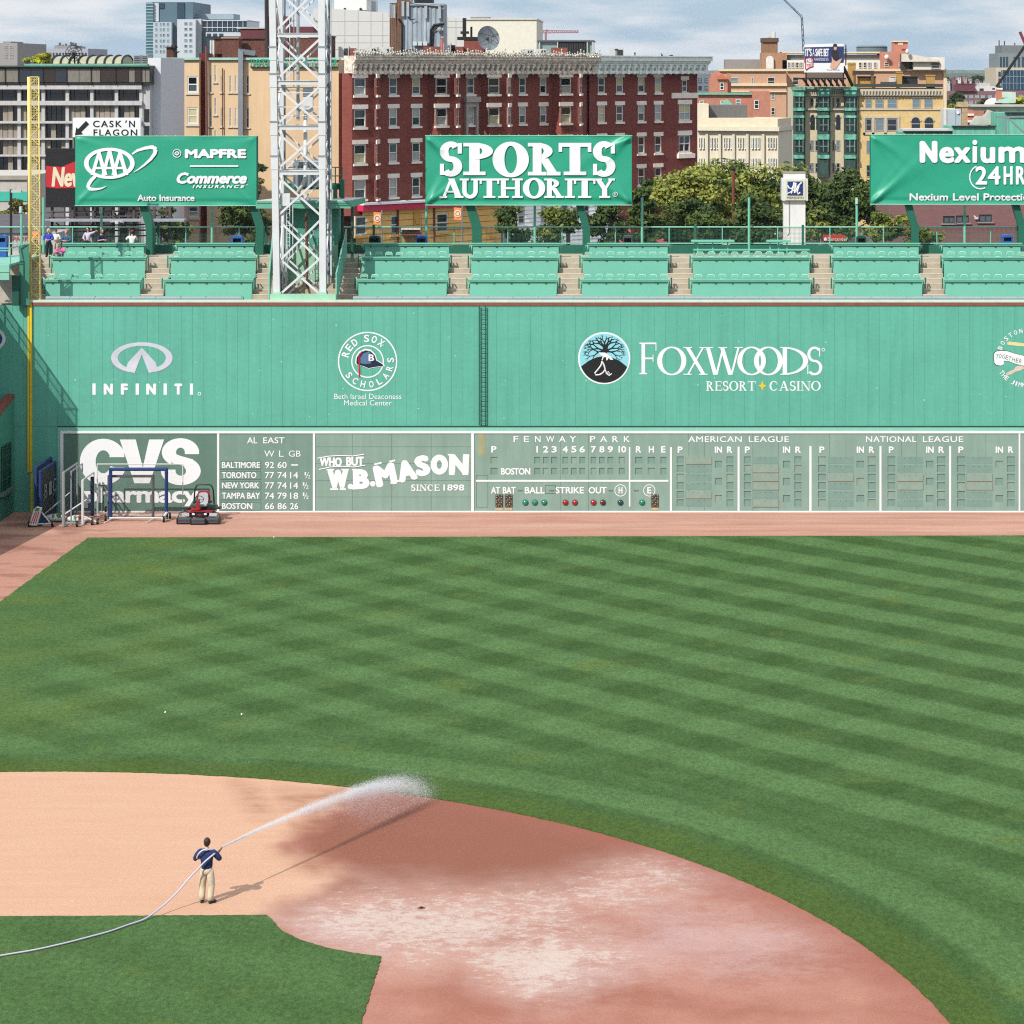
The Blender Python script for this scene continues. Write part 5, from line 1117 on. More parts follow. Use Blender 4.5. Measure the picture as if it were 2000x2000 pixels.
    m=MB(); m.box(X(1530,D),X(1574,D),D-.03,D+1.25,Z(338.5,D),Z(336.5,D)); m.build('cap',M('pillar cap',(170,160,146),.8),t)
    m=MB(); m.box(X(1527,D),X(1577.5,D),D-.25,D+1.4,Z(391.5,D),Z(349,D)); o=m.build('sign_box',M('sign box white',(226,228,222),.55),t)
    m=MB(); m.box(X(1534,D),X(1573,D),D-.29,D-.25,Z(390.5,D),Z(352,D)); m.build('sign_face',M('sign face cream',(222,222,196),.55,var=.03),o)
    m=MB(); m.box(X(1537.5,D),X(1567.5,D),D-.32,D-.29,Z(381,D),Z(354,D)); m.build('blue_field',M('sign blue',(40,58,132),.5),o)
    m=MB(); pp=lambda L:[(X(a,D-.33),D-.335,Z(b,D-.33)) for a,b in L]
    m.tube(pp([(1538,362),(1541,367),(1546,369),(1550,363),(1552,356),(1551,356),(1549,366),(1546,377),(1545,378)]),.045,5); m.tube(pp([(1545,378),(1550,366),(1555,357)]),.04,5); m.tube(pp([(1555,357),(1553,368),(1552,377)]),.05,5); m.tube(pp([(1552,377),(1558,364),(1566,356)]),.045,5); m.tube(pp([(1561,362),(1557,375),(1559,379),(1563,376)]),.05,5); m.tube(pp([(1538,378),(1548,373),(1558,369)]),.03,5); m.build('script_letter',LETTER,o)
    m=MB(); pput(m,'MEREDITH',1537,1569,384,388.5,D-.31,.02); m.build('lettering',M('dark grey ink',(66,66,72),.6,var=0),o)
    m=MB(); m.tube([(X(1541.5,D),D-.04,Z(392,D)),(X(1541.5,D),D-.04,Z(455,D)),(X(1537,D),D-.04,Z(460,D))],.02,5); m.build('conduit',M('conduit grey',(150,150,150)),t)
vinyls()
# ---------------- the city behind
PANES=[glass('window glass',(34,44,50)),glass('window glass darker',(22,28,32)),glass('window glass grey',(86,100,108)),M('window blind',(186,190,184),.4,var=.08,scale=3),M('window shade cream',(214,206,160),.45,var=.06)]
FRAMEW=M('window frame white',(236,238,232),.55,var=.03); STONE=M('stone trim',(222,210,198),.8,k=1.05,var=.1,scale=2); FRAMED=M('window frame dark',(60,66,70),.5)
SCREENP=glass('insect screen',(92,98,98),.35)
_wc={}
def ray_u(A,B,px):
    k=(px-CX)/F; dx,dy=B[0]-A[0],B[1]-A[1]; u=(k*A[1]-A[0])/(dx-k*dy); return u,A[1]+u*dy
def window(root,A,B,r,st,rnd,copies=True,pane=None):
    """one window at photo box r=(px0,px1,py0,py1) on the wall A-B; returns its opening"""
    L=math.hypot(B[0]-A[0],B[1]-A[1]); u0,d0=ray_u(A,B,r[0]); u1,d1=ray_u(A,B,r[1]); d=(d0+d1)/2; z1=r[4] if len(r)>4 else Z(r[2],d); z0=r[5] if len(r)>4 else Z(r[3],d)
    u0*=L; u1*=L; w=round(u1-u0,1); h=round(z1-z0,1); w=max(w,.2); h=max(h,.2); u1=u0+w; z0=z1-h
    fr,fw,mid,vm,lin_,sill,tm=st; pm=pane if pane is not None else rnd.choices(PANES,(4,3,4.5,4,2.2))[0]; pm2=pm if rnd.random()<.5 or pane is not None else rnd.choice(PANES)
    key=(id(fr),fw,mid,vm,lin_,sill,id(tm),w,h,id(pm),id(pm2))
    rz=math.atan2(B[1]-A[1],B[0]-A[0]); loc=Vector((A[0]+(B[0]-A[0])*u0/L,A[1]+(B[1]-A[1])*u0/L,z0))-wloc(root)
    if key in _wc:
        o=copy_tree(_wc[key],root)
    else:
        m=MB(); a,b=.05,.15
        m.box(0,fw,a,b,0,h); m.box(w-fw,w,a,b,0,h); m.box(fw,w-fw,a,b,h-fw,h); m.box(fw,w-fw,a,b,0,fw*1.2)
        if mid: m.box(fw,w-fw,a+.02,b,h*.5-fw*.4,h*.5+fw*.4)
        if vm:
            for q in range(1,vm+1): m.box(fw+(w-2*fw)*q/(vm+1)-fw*.35,fw+(w-2*fw)*q/(vm+1)+fw*.35,a+.01,b,fw,h-fw)
        o=m.build('window',fr,root,local=True)
        if mid:
            m=MB(); m.box(fw*.8,w-fw*.8,b-.04,b+.02,h*.5,h-fw*.8); m.build('pane',pm,o,local=True)
            m=MB(); m.box(fw*.8,w-fw*.8,b-.02,b+.03,fw,h*.5); m.build('pane',pm2 if pm2 is not pm else (SCREENP if rnd.random()<.4 else pm),o,local=True)
        else: m=MB(); m.box(fw*.8,w-fw*.8,b-.03,b+.02,fw*.8,h-fw*.8); m.build('pane',pm,o,local=True)
        if lin_: m=MB(); m.box(-.22,w+.22,-.07,.04,h,h+lin_); m.build('lintel',tm,o,local=True)
        if sill: m=MB(); m.box(-.15,w+.15,-.14,.06,-sill,0); m.build('sill',tm,o,local=True)
        _wc[key]=o
    o.location=loc; o.rotation_euler=(0,0,rz)
    return (u0,u1,z0,z1)
class Bld:
    def __init__(s,name,label,px,D,cat='building',group=None,seed=1):
        s.o=thing(name,label,cat,(X(px,D),D,0),group=group); s.rnd=random.Random(seed)
    def front(s,pa,Da,pb,Db,zt,z0,mat,wins=(),st=None,depth=.22,name='wall',thick=None,pane=None,back=True):
        A=(X(pa,Da),Da); B=(X(pb,Db),Db); hs=[window(s.o,A,B,w,st,s.rnd,pane=pane) for w in wins]; m=MB(); holed(m,A,B,z0,zt,hs,depth)
        if back:                                       # sides, back and roof of this wing
            d=thick or 12; m.add([(A[0],A[1],z0),(A[0],A[1]+d,z0),(A[0],A[1]+d,zt),(A[0],A[1],zt)],[(0,1,2,3)]); m.add([(B[0],B[1],z0),(B[0],B[1]+d,z0),(B[0],B[1]+d,zt),(B[0],B[1],zt)],[(3,2,1,0)])
            m.add([(A[0],A[1]+d,z0),(B[0],B[1]+d,z0),(B[0],B[1]+d,zt),(A[0],A[1]+d,zt)],[(3,2,1,0)]); m.add([(A[0],A[1],zt),(B[0],B[1],zt),(B[0],B[1]+d,zt),(A[0],A[1]+d,zt)],[(0,1,2,3)])
            if hs: m.add([(A[0],A[1]+.6,z0),(B[0],B[1]+.6,z0),(B[0],B[1]+.6,zt),(A[0],A[1]+.6,zt)],[(0,1,2,3)])
        m.build(name,mat,s.o); return A,B
    def box(s,name,mat,px0,px1,py0,py1,D,dep,z0=None):
        m=MB(); m.box(X(px0,D),X(px1,D),D,D+dep,Z(py1,D) if z0 is None else z0,Z(py0,D)); return m.build(name,mat,s.o)
    def mesh(s,name,mat,fn,smooth=False): m=MB(); fn(m); return m.build(name,mat,s.o,smooth=smooth)
def grid(x0,x1,nx,w,y0,y1,ny,h): return [(x0+(x1-x0-w)*i/max(1,nx-1),x0+(x1-x0-w)*i/max(1,nx-1)+w,y0+(y1-y0-h)*j/max(1,ny-1),y0+(y1-y0-h)*j/max(1,ny-1)+h) for i in range(nx) for j in range(ny)]
BRICK=M('dark red brick',(122,64,56),.88,k=1.12,var=.14,scale=1.0,st=(1,1,3.2),streak=.12,fine=.16,fs=9)
TAN=M('tan stucco',(238,206,166),.85,var=.05,scale=.5,streak=.07); TANL=M('pale tan stucco',(240,214,184),.85,var=.04,streak=.06); CONCW=M('pale precast concrete',(206,204,204),.85,var=.08,streak=.18)
OLDC=M('streaked concrete panel',(170,160,146),.9,var=.12,scale=3,st=(6,6,.4),streak=.2); TEALC=M('copper green',(120,186,162),.7,var=.2,scale=2); GREYM=M('roof grey metal',(152,160,166),.5,var=.1); DARKR=M('dark roof',(66,62,62),.9,var=.2)
ST_S=(FRAMEW,.13,1,0,.42,.22,STONE)
def office():
    D=235; b=Bld('office_building','stained concrete grid office block with a dark glass top storey',140,D,seed=5)
    zt=Z(165,D); z0=0
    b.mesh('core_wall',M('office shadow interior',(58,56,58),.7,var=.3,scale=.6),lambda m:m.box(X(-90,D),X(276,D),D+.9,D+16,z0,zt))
    for px in (-58,-10,37,84,131,179,227,275): b.box('column',CONCW,px-3,px+3.4,167,420,D-.0,1.0,0)
    for y0,y1,o in ((165.5,174.5,.10),(197,205.5,.06),(236.5,241,.05),(269.5,273,.04),(302,305.5,.04),(334,338.5,.03)): b.mesh('beam',CONCW,lambda m:m.box(X(-90,D),X(278,D),D-.25-o,D+1,Z(y1,D),Z(y0,D)))
    rnd=random.Random(6); cols=(-58,-10,37,84,131,179,227,275); rows=((205.5,236.5),(241,269.5),(273,302),(305.5,334))
    for i in range(7):
        a,c=cols[i]+3.4,cols[i+1]-3
        m=MB(); m.box(X(a,D),X(c,D),D+.5,D+.54,Z(197,D),Z(174.5,D)); m.build('pane',glass('office glass',(26,30,34)),b.o)
        m=MB(); 
        for q in (a+8,c-8): m.box(X(q,D),X(q+.8,D),D+.4,D+.5,Z(197,D),Z(174.5,D))
        m.box(X(a,D),X(c,D),D+.42,D+.5,Z(183.5,D),Z(182.5,D)); m.build('mullion',FRAMED,b.o)
        for j,(y0,y1) in enumerate(rows):
            full=(i==3 and j==0)
            w=(c-a); n=4; dark=[rnd.random()<.33 for _ in range(n)]
            m=MB(); mg=MB()
            for q in range(n):
                x0,x1=X(a+w*q/n+.5,D),X(a+w*(q+1)/n-.5,D)
                if dark[q] or full: mg.box(x0,x1,D+.55,D+.6,Z(y1,D),Z(y0,D))
                else: m.prism([(x0,Z(y1,D)),(x1,Z(y1,D)),(x1,Z(y0,D)),(x0,Z(y0,D))],D+.3+.06*(q%2),D+.6)
            if m.v: m.build('infill_panel',OLDC,b.o)
            if mg.v: mg.build('pane',MATS['office glass'],b.o)
    # glazed top storey
    D2=D-.6; b.mesh('top_storey',M('dark bronze',(46,44,46),.45,var=.2),lambda m:m.box(X(-90,D2),X(293,D2),D2+.15,D2+14,Z(165,D2),Z(129,D2)))
    for px in (-60,-20,10,36,84,130,178,226,276): b.box('mullion',BLACK,px-1,px+1,131,164,D2,.2)
    for a,c,k in ((-60,-21,0),(-19,9,2),(11,35,2),(37,60,0),(61,83,0),(85,107,1),(108,129,0),(131,154,2),(155,177,2),(179,195,2),(196,225,1),(227,251,1),(252,263,2),(264,275,1),(277,284,2),(285,292,2)):
        b.box('pane',(glass('bronze glass',(40,52,60),.06),glass('amber glass',(56,40,30),.15),M('curtained pane',(132,128,118),.6,var=.25,scale=4,st=(4,4,.5)))[k],a,c,134,160.5,D2+.08,.05)
    b.box('roof_edge',M('roof edge dark',(64,92,84),.6,var=.2),-90,293,128,131,D2-.25,14.6); b.box('roof_curb',TEALC,47,288,124.5,128,D2+1.5,10)
    def sky(m):
        n=9; r=Z(109,D)-Z(124,D); y=D+3
        for i in range(60):
            t0,t1=PI*i/60,PI*(i+1)/60
            if i>30: break
        P=[(y+2.6-2.6*math.cos(PI*i/12),Z(124,D)+r*math.sin(PI*i/12)) for i in range(13)]; m.xprism(P,X(101,y),X(238,y))
    b.mesh('barrel_skylight',M('skylight glazing',(178,176,146),.35,var=.08),sky)
    for i in range(9):
        def rib(m,i=i):
            y=D+3; r=Z(109,D)-Z(124,D)+.08; px=101+137*i/8; m.tube([(X(px,y),y+2.6-2.7*math.cos(PI*q/10),Z(124,D)+r*math.sin(PI*q/10)) for q in range(11)],.09,5)
        b.mesh('skylight_rib',BLACK,rib)
    t=thing('satellite_dish','black mesh satellite dish on the concrete office roof','satellite dish',(X(145,D+1),D+1,Z(124,D)))
    m=MB(); c=Vector((X(145,D+1),D+1,Z(104,D))); n=18
    for q in range(3):
        rr=.40*(q+1)/1.5*.95; m.tube([(c.x+rr*math.cos(2*PI*i/n)*.95,c.y+.18*rr*rr-.3+.5*math.cos(2*PI*i/n)*rr*.5,c.z+rr*math.sin(2*PI*i/n)*.95) for i in range(n+1)],.03,4)
    for i in range(12): a=2*PI*i/12; m.tube([(c.x,c.y-.3,c.z),(c.x+.76*math.cos(a),c.y+.2*math.cos(a),c.z+.76*math.sin(a))],.025,4)
    m.build('reflector',BLACK,t); m=MB(); m.tube([(c.x,c.y,c.z),(c.x,c.y+.2,Z(124,D))],.08,6); m.bar((c.x-.6,c.y,Z(124,D)),(c.x,c.y,c.z-.3),.06); m.bar((c.x+.6,c.y,Z(124,D)),(c.x,c.y,c.z-.3),.06); m.build('mast',BLACK,t)
    for px0,px1,py0,lab in ((254,268,107,'left grey air unit on the concrete office roof'),(270,282,107.5,'right grey air unit on the concrete office roof')):
        t=thing('rooftop_unit',lab,'air unit',(X(px0,D),D+2,Z(128,D)),group='air units on the roofs')
        m=MB(); m.box(X(px0,D),X(px1,D),D+1.5,D+3.5,Z(128,D),Z(py0,D)); m.build('housing',M('unit grey',(166,170,174),.5,var=.08),t); m=MB(); 
        for q in range(5): z=Z(125,D)+.16*q; m.box(X(px0+1.5,D),X(px1-1.5,D),D+1.45,D+1.5,z,z+.07)
        m.build('grille',FRAMED,t)
    b.box('end_pier',CONCW,278.5,293,165,420,D+.1,10,0); b.mesh('end_window',glass('office glass'),lambda m:(m.box(X(281,D),X(291,D),D+.04,D+.1,Z(238,D),Z(213,D)),m.box(X(281,D),X(291,D),D+.04,D+.1,Z(275,D),Z(246,D))))
    b=Bld('annex','plain white blank wall building beside the tan hotel',301,236.4,seed=1); b.front(289,236.4,314,236.4,Z(113,236.4),0,M('white blank wall',(232,234,240),.8,var=.03,streak=.05)); 
    D=190; b=Bld('low_building','low pale building with a turquoise stripe at the far left',20,D); b.front(-80,D,53,D,Z(344,D),0,M('low wall',(206,200,192),.85,var=.1,streak=.15),[]); b.box('turquoise_band',M('turquoise band',(70,190,170),.5),-80,53,374,393,D-.08,.08); b.box('ledge',M('ledge grey',(170,162,150),.85),-80,53,343,351,D-.2,.2)
    D=170; b=Bld('low_shed','dark roofed shed behind the corner deck at far left',20,D); b.mesh('roof',M('slate roof',(96,94,100),.85,var=.15,st=(1,1,4)),lambda m:m.add([(X(-80,D),D,Z(455,D)),(X(100,D),D,Z(455,D)),(X(95,D+6),D+6,Z(418,D+6)),(X(-80,D+6),D+6,Z(418,D+6))],[(0,1,2,3)])); b.box('wall',M('shed wall pale',(214,206,206),.8,var=.1),-80,110,455,490,D+.2,5,0)
    b.mesh('lettering',M('shed lettering',(208,96,104),.6),lambda m:pput(m,'PARK',24,56,461.5,470.5,D+.15,.03))
    D=160; t=thing('street_lamp','black street lamp post with a flat head at far left','street lamp',(X(21.5,D),D,0)); m=MB(); m.bar((X(21.5,D),D,0),(X(21.5,D),D,Z(370,D)),.13); m.build('pole',BLACK,t); m=MB(); m.box(X(22,D),X(42,D),D-.1,D+.15,Z(376,D),Z(371.5,D)); m.build('lamp_head',M('lamp head',(200,204,206)),t)
office()
def hotel():
    D=262; b=Bld('hotel','tan stucco hotel with green capital letters along its roofline',480,D,seed=3); st=(FRAMEW,.15,1,0,.0,.2,M('window trim tan',(226,214,196),.8)); sl=(FRAMEW,.07,1,0,0,.12,MATS['window trim tan']); zt=Z(117,D)
    b.front(313,D,345,D-.6,zt,0,TANL); b.front(345,D-.6,389,D-.6,zt,0,TAN,[(365.5,386,148.5,181),(365.5,387,210,242),(367,388,402,426)],st)
    b.front(389,D+.4,404,D+.4,Z(104,D),0,M('oxblood brick shaft',(112,40,42),.85,var=.15)); W=[]
    for y0,y1 in ((148,181.5),(211,247)): W+=[(409,412.5,y0,y1),(431.3,435.8,y0,y1),(447.8,451.3,y0,y1),(458.7,463,y0,y1),(480.5,486,y0,y1+2)]
    W+=[(418.6,421.4,128,160),(418.6,421.4,192,224),(418.6,421.4,255,285)]
    b.front(404,D-.4,662,D-.4,zt,0,TAN,W,sl)
    b.box('coping',M('coping pale teal',(170,214,200),.6,var=.1),311,389,112.5,117,D-.9,1); b.box('coping',MATS['coping pale teal'],404,663,112.5,117,D-.7,1)
    b.mesh('downpipe',M('brown pipe',(120,82,70),.7),lambda m:(m.tube([(X(405.5,D),D-.8,Z(90,D)),(X(407,D),D-.8,Z(330,D))],.14,6),m.tube([(X(436.5,D),D-.6,Z(133,D)),(X(437,D),D-.6,Z(300,D))],.06,5)))
    b.mesh('duct',M('galvanised duct',(164,172,180),.4,metal=.5,var=.1),lambda m:(m.box(X(468.5,D),X(477.5,D),D-1.1,D-.5,Z(310,D),Z(100,D)),m.bar((X(468.5,D),D-.8,Z(100,D)),(X(498,D),D-.2,Z(104,D)),.5,.5)))
    def hl(m):
        D3=D-.86
        for s,a,c in (('HOTEL',488,541),('BUCKM',547,603),('INSTER',606,660)): 
            n=len(s)
            for i,ch in enumerate(s):
                w=(c-a)/n; 
                if ch in 'K': pput(m,ch,a+w*i+.5,a+w*(i+1)-.5,115.5,130,D3,.05)
                else: serif_text(m,ch,X(a+w*i+.6,D3),X(a+w*(i+1)-.6,D3),Z(130,D3),Z(115.5,D3),D3,.30,.14,.13)
    b.mesh('roof_lettering',M('sign green',(18,168,138),.5,var=.05),hl)
    b.box('lettering_frame',M('sign rail',(120,134,128),.6),488,660,130,131,D-.8,.4)
    # roof clutter as things of their own
    BR2=M('roof brick',(106,70,62),.9,var=.35,scale=4,fine=.25)
    def rb(nm,lab,px0,px1,py0,py1,D,dep,mt,cap=None):
        t=thing(nm,lab,'rooftop',(X((px0+px1)/2,D),D,Z(py1,D)),group='rooftop structures'); m=MB(); m.box(X(px0,D),X(px1,D),D,D+dep,Z(py1,D)-3,Z(py0,D)); m.build('wall',mt,t)
        if cap: m=MB(); m.box(X(px0-1.5,D),X(px1+1.5,D),D-.2,D+dep+.2,Z(py0,D),Z(py0-2,D)); m.build('coping',cap,t)
        return t
    rb('penthouse','wide brick penthouse with a black roof edge on the tan hotel',418,540,76,112,272,5,BR2,DARKR); rb('chimney','square brick chimney on the tan hotel roof',434,466,75,112,269,2.2,BR2,M('pinkish coping',(196,160,150),.8))
    rb('chimney','small dark brick chimney at the tan hotel left roof corner',325,341,93,112,266,1.2,M('sooty brick',(94,60,54),.9,var=.2),DARKR)
    rb('chimney','dark brick stack seen behind the light tower',524,562,32,112,285,3,M('plum brick',(122,66,70),.9,var=.15)); rb('penthouse','low brick penthouse seen through the light tower',566,646,72,114,270,4,BR2,DARKR)
    rb('penthouse','dark gabled rooftop hut seen through the light tower',564,612,52,76,300,4,M('maroon cladding',(110,58,66),.8)); rb('plain_penthouse'.replace('plain_',''),'long maroon rooftop left of the light tower',470,518,56,80,320,5,MATS['maroon cladding'],M('pale coping',(200,196,190)))
    t=thing('roof_vent','round black roof vent cowl beside the small dark chimney','roof vent',(X(341,266),266,Z(112,266))); m=MB(); m.tube([(X(343,266),266,Z(114,266)),(X(342,266),266,Z(100,266))],.2,8); m.ball((X(340,266),266,Z(92,266)),.34,.34,.36); m.prism([(X(343,266),Z(101,266)),(X(352,266),Z(100,266)),(X(346,266),Z(104,266))],265.8,266.2); m.build('cowl',BLACK,t)
    t=thing('flag_mast','tall dark mast rising left of the white light tower','mast',(X(523,268),268,Z(112,268))); m=MB(); m.tube([(X(522,268),268,Z(118,268)),(X(520,268),268,Z(-60,268))],[.24,.2],8); m.build('pole',M('mast dark',(52,46,48),.6),t)
    for i,px in enumerate((412,417,550,582)):
        t=thing('rooftop_antenna',['left of two pale antenna panels on the tan hotel roof','right of two pale antenna panels on the tan hotel roof','pale antenna panel seen through the light tower left side','pale antenna panel seen in the light tower middle'][i],'antenna',(X(px,266),266,Z(112,266)),group='antenna panels'); m=MB(); m.box(X(px-1.6,266),X(px+1.6,266),265.8,266.1,Z(112,266),Z(79,266)); m.build('panel',M('antenna pale',(214,218,214),.5),t); m=MB(); m.tube([(X(px,266),266.2,Z(115,266)),(X(px,266),266.2,Z(78,266))],.06,5); m.build('pole',GALV,t)
hotel()
def brick_block():
    D0,D1=250.0,288.0; A0=Vector((X(668,D0),D0)); B0=Vector((X(1363,D1),D1)); dv=(B0-A0).normalized(); nv=Vector((dv.y,-dv.x))
    b=Bld('apartment_block','dark red brick apartment block with pale lintels and an ornate cornice',1000,265,seed=11)
    def pt(px,off=0): u,_=ray_u(A0,B0,px); q=A0+(B0-A0)*u+nv*off; return (q.x,q.y)
    zt=H+.0-(143-140)*D0/F
    R1=((.60,2.28),(3.62,5.38),(7.05,8.97),(10.5,12.42)); ZR=[(H-a,H-c) for a,c in R1]
    PLAN=[(668,0),(676,.9),(728,.9),(744,0),(838,0),(843,.9),(886,.9),(901,0),(940,0),(944,.9),(988,.9),(1003,0),(1080,0),(1085,.9),(1126,.9),(1139,0),(1151,-.3)]
    COLS=[(692,715.5),(735.5,740.5),(760,776),(805,820.5),(851,873.5),(892,897),(911.5,926.5),(954,976),(993.3,998.2),(1014,1028),(1054.5,1067.5),(1095,1116),(1132.8,1136.8)]
    base=Z(395,252); m=MB(); bayed=[]
    for i in range(len(PLAN)-1):
        A=pt(*PLAN[i]); B=pt(*PLAN[i+1]); hs=[]
        for c in COLS:
            if PLAN[i][0]-1<(c[0]+c[1])/2<PLAN[i+1][0]:
                for j,(zh,zl) in enumerate(ZR):
                    if c[0]==911.5 and j>1: continue
                    hs.append(window(b.o,A,B,(c[0],c[1],0,0,zh,zl),ST_S if c[1]-c[0]>6 else (FRAMEW,.1,1,0,.40,.2,STONE),b.rnd))
        holed(m,A,B,H-14.0,zt,hs,.24)
    a,e=pt(668),pt(1151); q0,q1=Vector((X(671,262),262)),(Vector(e)-nv*12)
    m.add([(a[0],a[1],0),(q0.x,q0.y,0),(q0.x,q0.y,zt),(a[0],a[1],zt)],[(0,1,2,3)]); m.add([(*pt(668,.9),zt),(*pt(1151,.9),zt),(q1.x,q1.y,zt),(q0.x,q0.y,zt)],[(0,1,2,3)]); i0,i1=pt(668,-.5),pt(1151,-.5); m.add([(*i0,0),(*i1,0),(*i1,zt),(*i0,zt)],[(0,1,2,3)])
    m.build('wall',BRICK,b.o)
    # right wing
    m=MB(); A=pt(1151); B=pt(1362); hs=[]
    for c in ((1168,1182),(1203.5,1217.5),(1246,1259.5),(1279,1292.5)):
        for zh,zl in ZR: hs.append(window(b.o,A,B,(c[0],c[1],0,0,zh,zl),ST_S,b.rnd))
    for j,(zh,zl) in enumerate(ZR[:3]): hs.append(window(b.o,A,B,(1332 if j==0 else 1326,1343 if j==0 else 1348,0,0,zh-(.3 if j==0 else 0),zl),ST_S if j==0 else (FRAMEW,.13,1,1,.5,.3,STONE),b.rnd))
    holed(m,A,B,0,zt,hs,.24); q=Vector(B)-nv*14; m.add([(*B,0),(q.x,q.y,0),(q.x,q.y,zt),(*B,zt)],[(0,1,2,3)]); m.add([(*A,zt),(*B,zt),(q.x,q.y,zt),(q.x-20,q.y-7,zt)],[(0,1,2,3)]); i0,i1=pt(1151,-.6),pt(1361,-.6); m.add([(*i0,0),(*i1,0),(*i1,zt),(*i0,zt)],[(0,1,2,3)]); m.build('right_wing_wall',M('right wing brick',(116,58,52),.88,k=1.12,var=.12,scale=1,st=(1,1,3),streak=.08,fine=.14,fs=9),b.o)
    m=MB(); e0,e1=pt(1311,.12),pt(1361,.12)
    def strip(m,p0,p1,o0,o1,za,zb_):
        a,c=pt(p0,o0),pt(p1,o0); d,e=pt(p0,o1),pt(p1,o1); m.add([(*a,za),(*c,za),(*c,zb_),(*a,zb_),(*d,za),(*e,za),(*e,zb_),(*d,zb_)],[(0,1,2,3),(4,7,6,5),(3,2,6,7),(0,4,5,1),(0,3,7,4),(1,5,6,2)])
    strip(m,1311,1362,.15,-.1,H-2.95,H-2.35); strip(m,1322,1354,.3,-.1,H-9.6,H-9.1); m.build('stone_band',STONE,b.o)
    # the stone surround in the middle
    m=MB(); strip(m,907,911,.3,.0,H-7.2,H-3.1); strip(m,927,931,.3,.0,H-7.2,H-3.1); strip(m,905,933,.5,.0,H-3.1,H-2.55); strip(m,911,927,.26,.0,H-3.6,H-3.1); strip(m,905,911.5,.45,0,H-7.5,H-7.2); strip(m,926.5,933,.45,0,H-7.5,H-7.2); m.build('stone_surround',M('weathered stone',(190,178,170),.85,var=.2,scale=3),b.o)
    # cornices
    OR=M('blackened terracotta',(196,184,170),.9,k=1.0,var=.42,scale=2.2,fine=.25,fs=6,streak=.25); OR2=M('pale cornice paint',(212,218,212),.7,k=1.05,var=.18,scale=2,streak=.15)
    for (p0,p1,mt,zA,nb,lb) in ((675,1151,OR,H+1.55,48,'left'),(1151.5,1370,OR2,H+1.72,19,'right')):
        z2=zt-.0
        m=MB(); strip(m,p0,p1,1.06,-.2,z2-.05,z2+.15); strip(m,p0,p1,1.0,-.2,z2+.15,H+.75); strip(m,p0,p1,1.16,-.2,H+.75,H+.9); strip(m,p0,p1+1,1.34,-.2,H+.98,H+1.16); strip(m,p0,p1+1,1.26,-.2,H+.9,H+.98); strip(m,p0,p1+2,1.52,-.2,H+1.16,zA-.1); strip(m,p0,p1+2,1.64,-.3,zA-.1,zA); m.build('cornice',mt,b.o)
        m=MB(); strip(m,p0,p0+1.0*(p1-p0)/nb*.42,1.0,-.0,0,.1); pr=None
        for i in range(nb):
            px=p0+4+(p1-p0-9)*i/(nb-1); x,y=pt(px,1.0)
            if pr is None:
                mm=MB(); w=.16; mm.box(-w,w,-.14,.0,-.95,-.72); mm.box(-w,w,-.10,.0,-.72,-.35); mm.box(-w,w,-.20,0,-.35,-.02); mm.box(-w*1.2,w*1.2,-.26,0,-.02,.07); pr=mm.build('bracket',mt,b.o,local=True)
                o=pr
            else: o=pr.copy(); COL.objects.link(o); o.parent=b.o
            o.location=Vector((x,y,H+.68))-wloc(b.o); o.rotation_euler=(0,0,math.atan2(dv.y,dv.x))
        m=MB()
        for i in range(nb):                            # sunk panels between the brackets
            px=p0+4+(p1-p0-9)*(i+.5)/(nb-1)
            if i<nb-1: strip(m,px-1.8,px+1.8,1.05,.9,z2+.28,H+.45)
        m.build('frieze_panel',M('frieze grey',(120,114,110),.9,var=.25) if mt is OR else M('frieze pale',(168,176,172),.8,var=.12),b.o)
    rnd=random.Random(2)
    def crest(m):
        for i in range(92):
            px=672+478*i/91+rnd.uniform(-.8,.8); x,y=pt(px,1.6); h=rnd.uniform(.28,.62) if i%7 else .75; z=H+1.55
            m.tube([(x,y,z),(x,y,z+h)],[.09,.035],5,False); m.ball((x-.11,y,z+h*.45),.11,nu=5,nv=4); m.ball((x+.11,y,z+h*.45),.11,nu=5,nv=4); m.ball((x,y,z+h),.10,nu=5,nv=4)
    b.mesh('crest',M('crest stone',(190,184,170),.9,k=1.3,var=.45,scale=5,fine=.3),crest)
    # orange ground floor with its red cornice, and the white clapboard end
    OB=M('ochre brick',(226,180,106),.85,k=1.2,var=.08,scale=1.4,st=(1,1,4)); ozt=H-13.55
    m=MB(); A=pt(691,1.3); B=pt(962,1.3); hs=[]; so=(FRAMEW,.16,1,0,0,.22,M('ochre trim',(236,188,96),.8))
    for a,c,zz in ((694,717.5,14.0),(763,779,14.1),(807.5,823.5,14.1),(852.5,875.5,14.15)): hs.append(window(b.o,A,B,(a,c,0,0,H-zz,H-zz-1.95),so,b.rnd))
    holed(m,A,B,0,ozt,hs,.2); i0,i1=pt(691,.3),pt(962,.3); m.add([(*i0,0),(*i1,0),(*i1,ozt),(*i0,ozt)],[(0,1,2,3)]); m.build('ochre_ground_floor',OB,b.o)
    m=MB(); 
    for z in np.arange(4,ozt,.62): strip(m,691,962,1.325,1.2,z,z+.035)
    m.build('brick_course',M('ochre joint',(150,104,56),.9),b.o)
    m=MB(); strip(m,686,966,1.75,.0,ozt,ozt+.6); m.build('red_cornice',M('crimson cornice',(190,44,78),.5,k=1.1,var=.06),b.o); m=MB(); strip(m,686,966,1.9,.0,ozt+.6,ozt+.8); m.build('cornice_cap',WHITE,b.o)
    m=MB(); strip(m,759,831,1.55,1.2,H-17.2,ozt-.02); m.build('projecting_bay',M('ochre bay',(222,164,70),.85,var=.08),b.o) if False else None
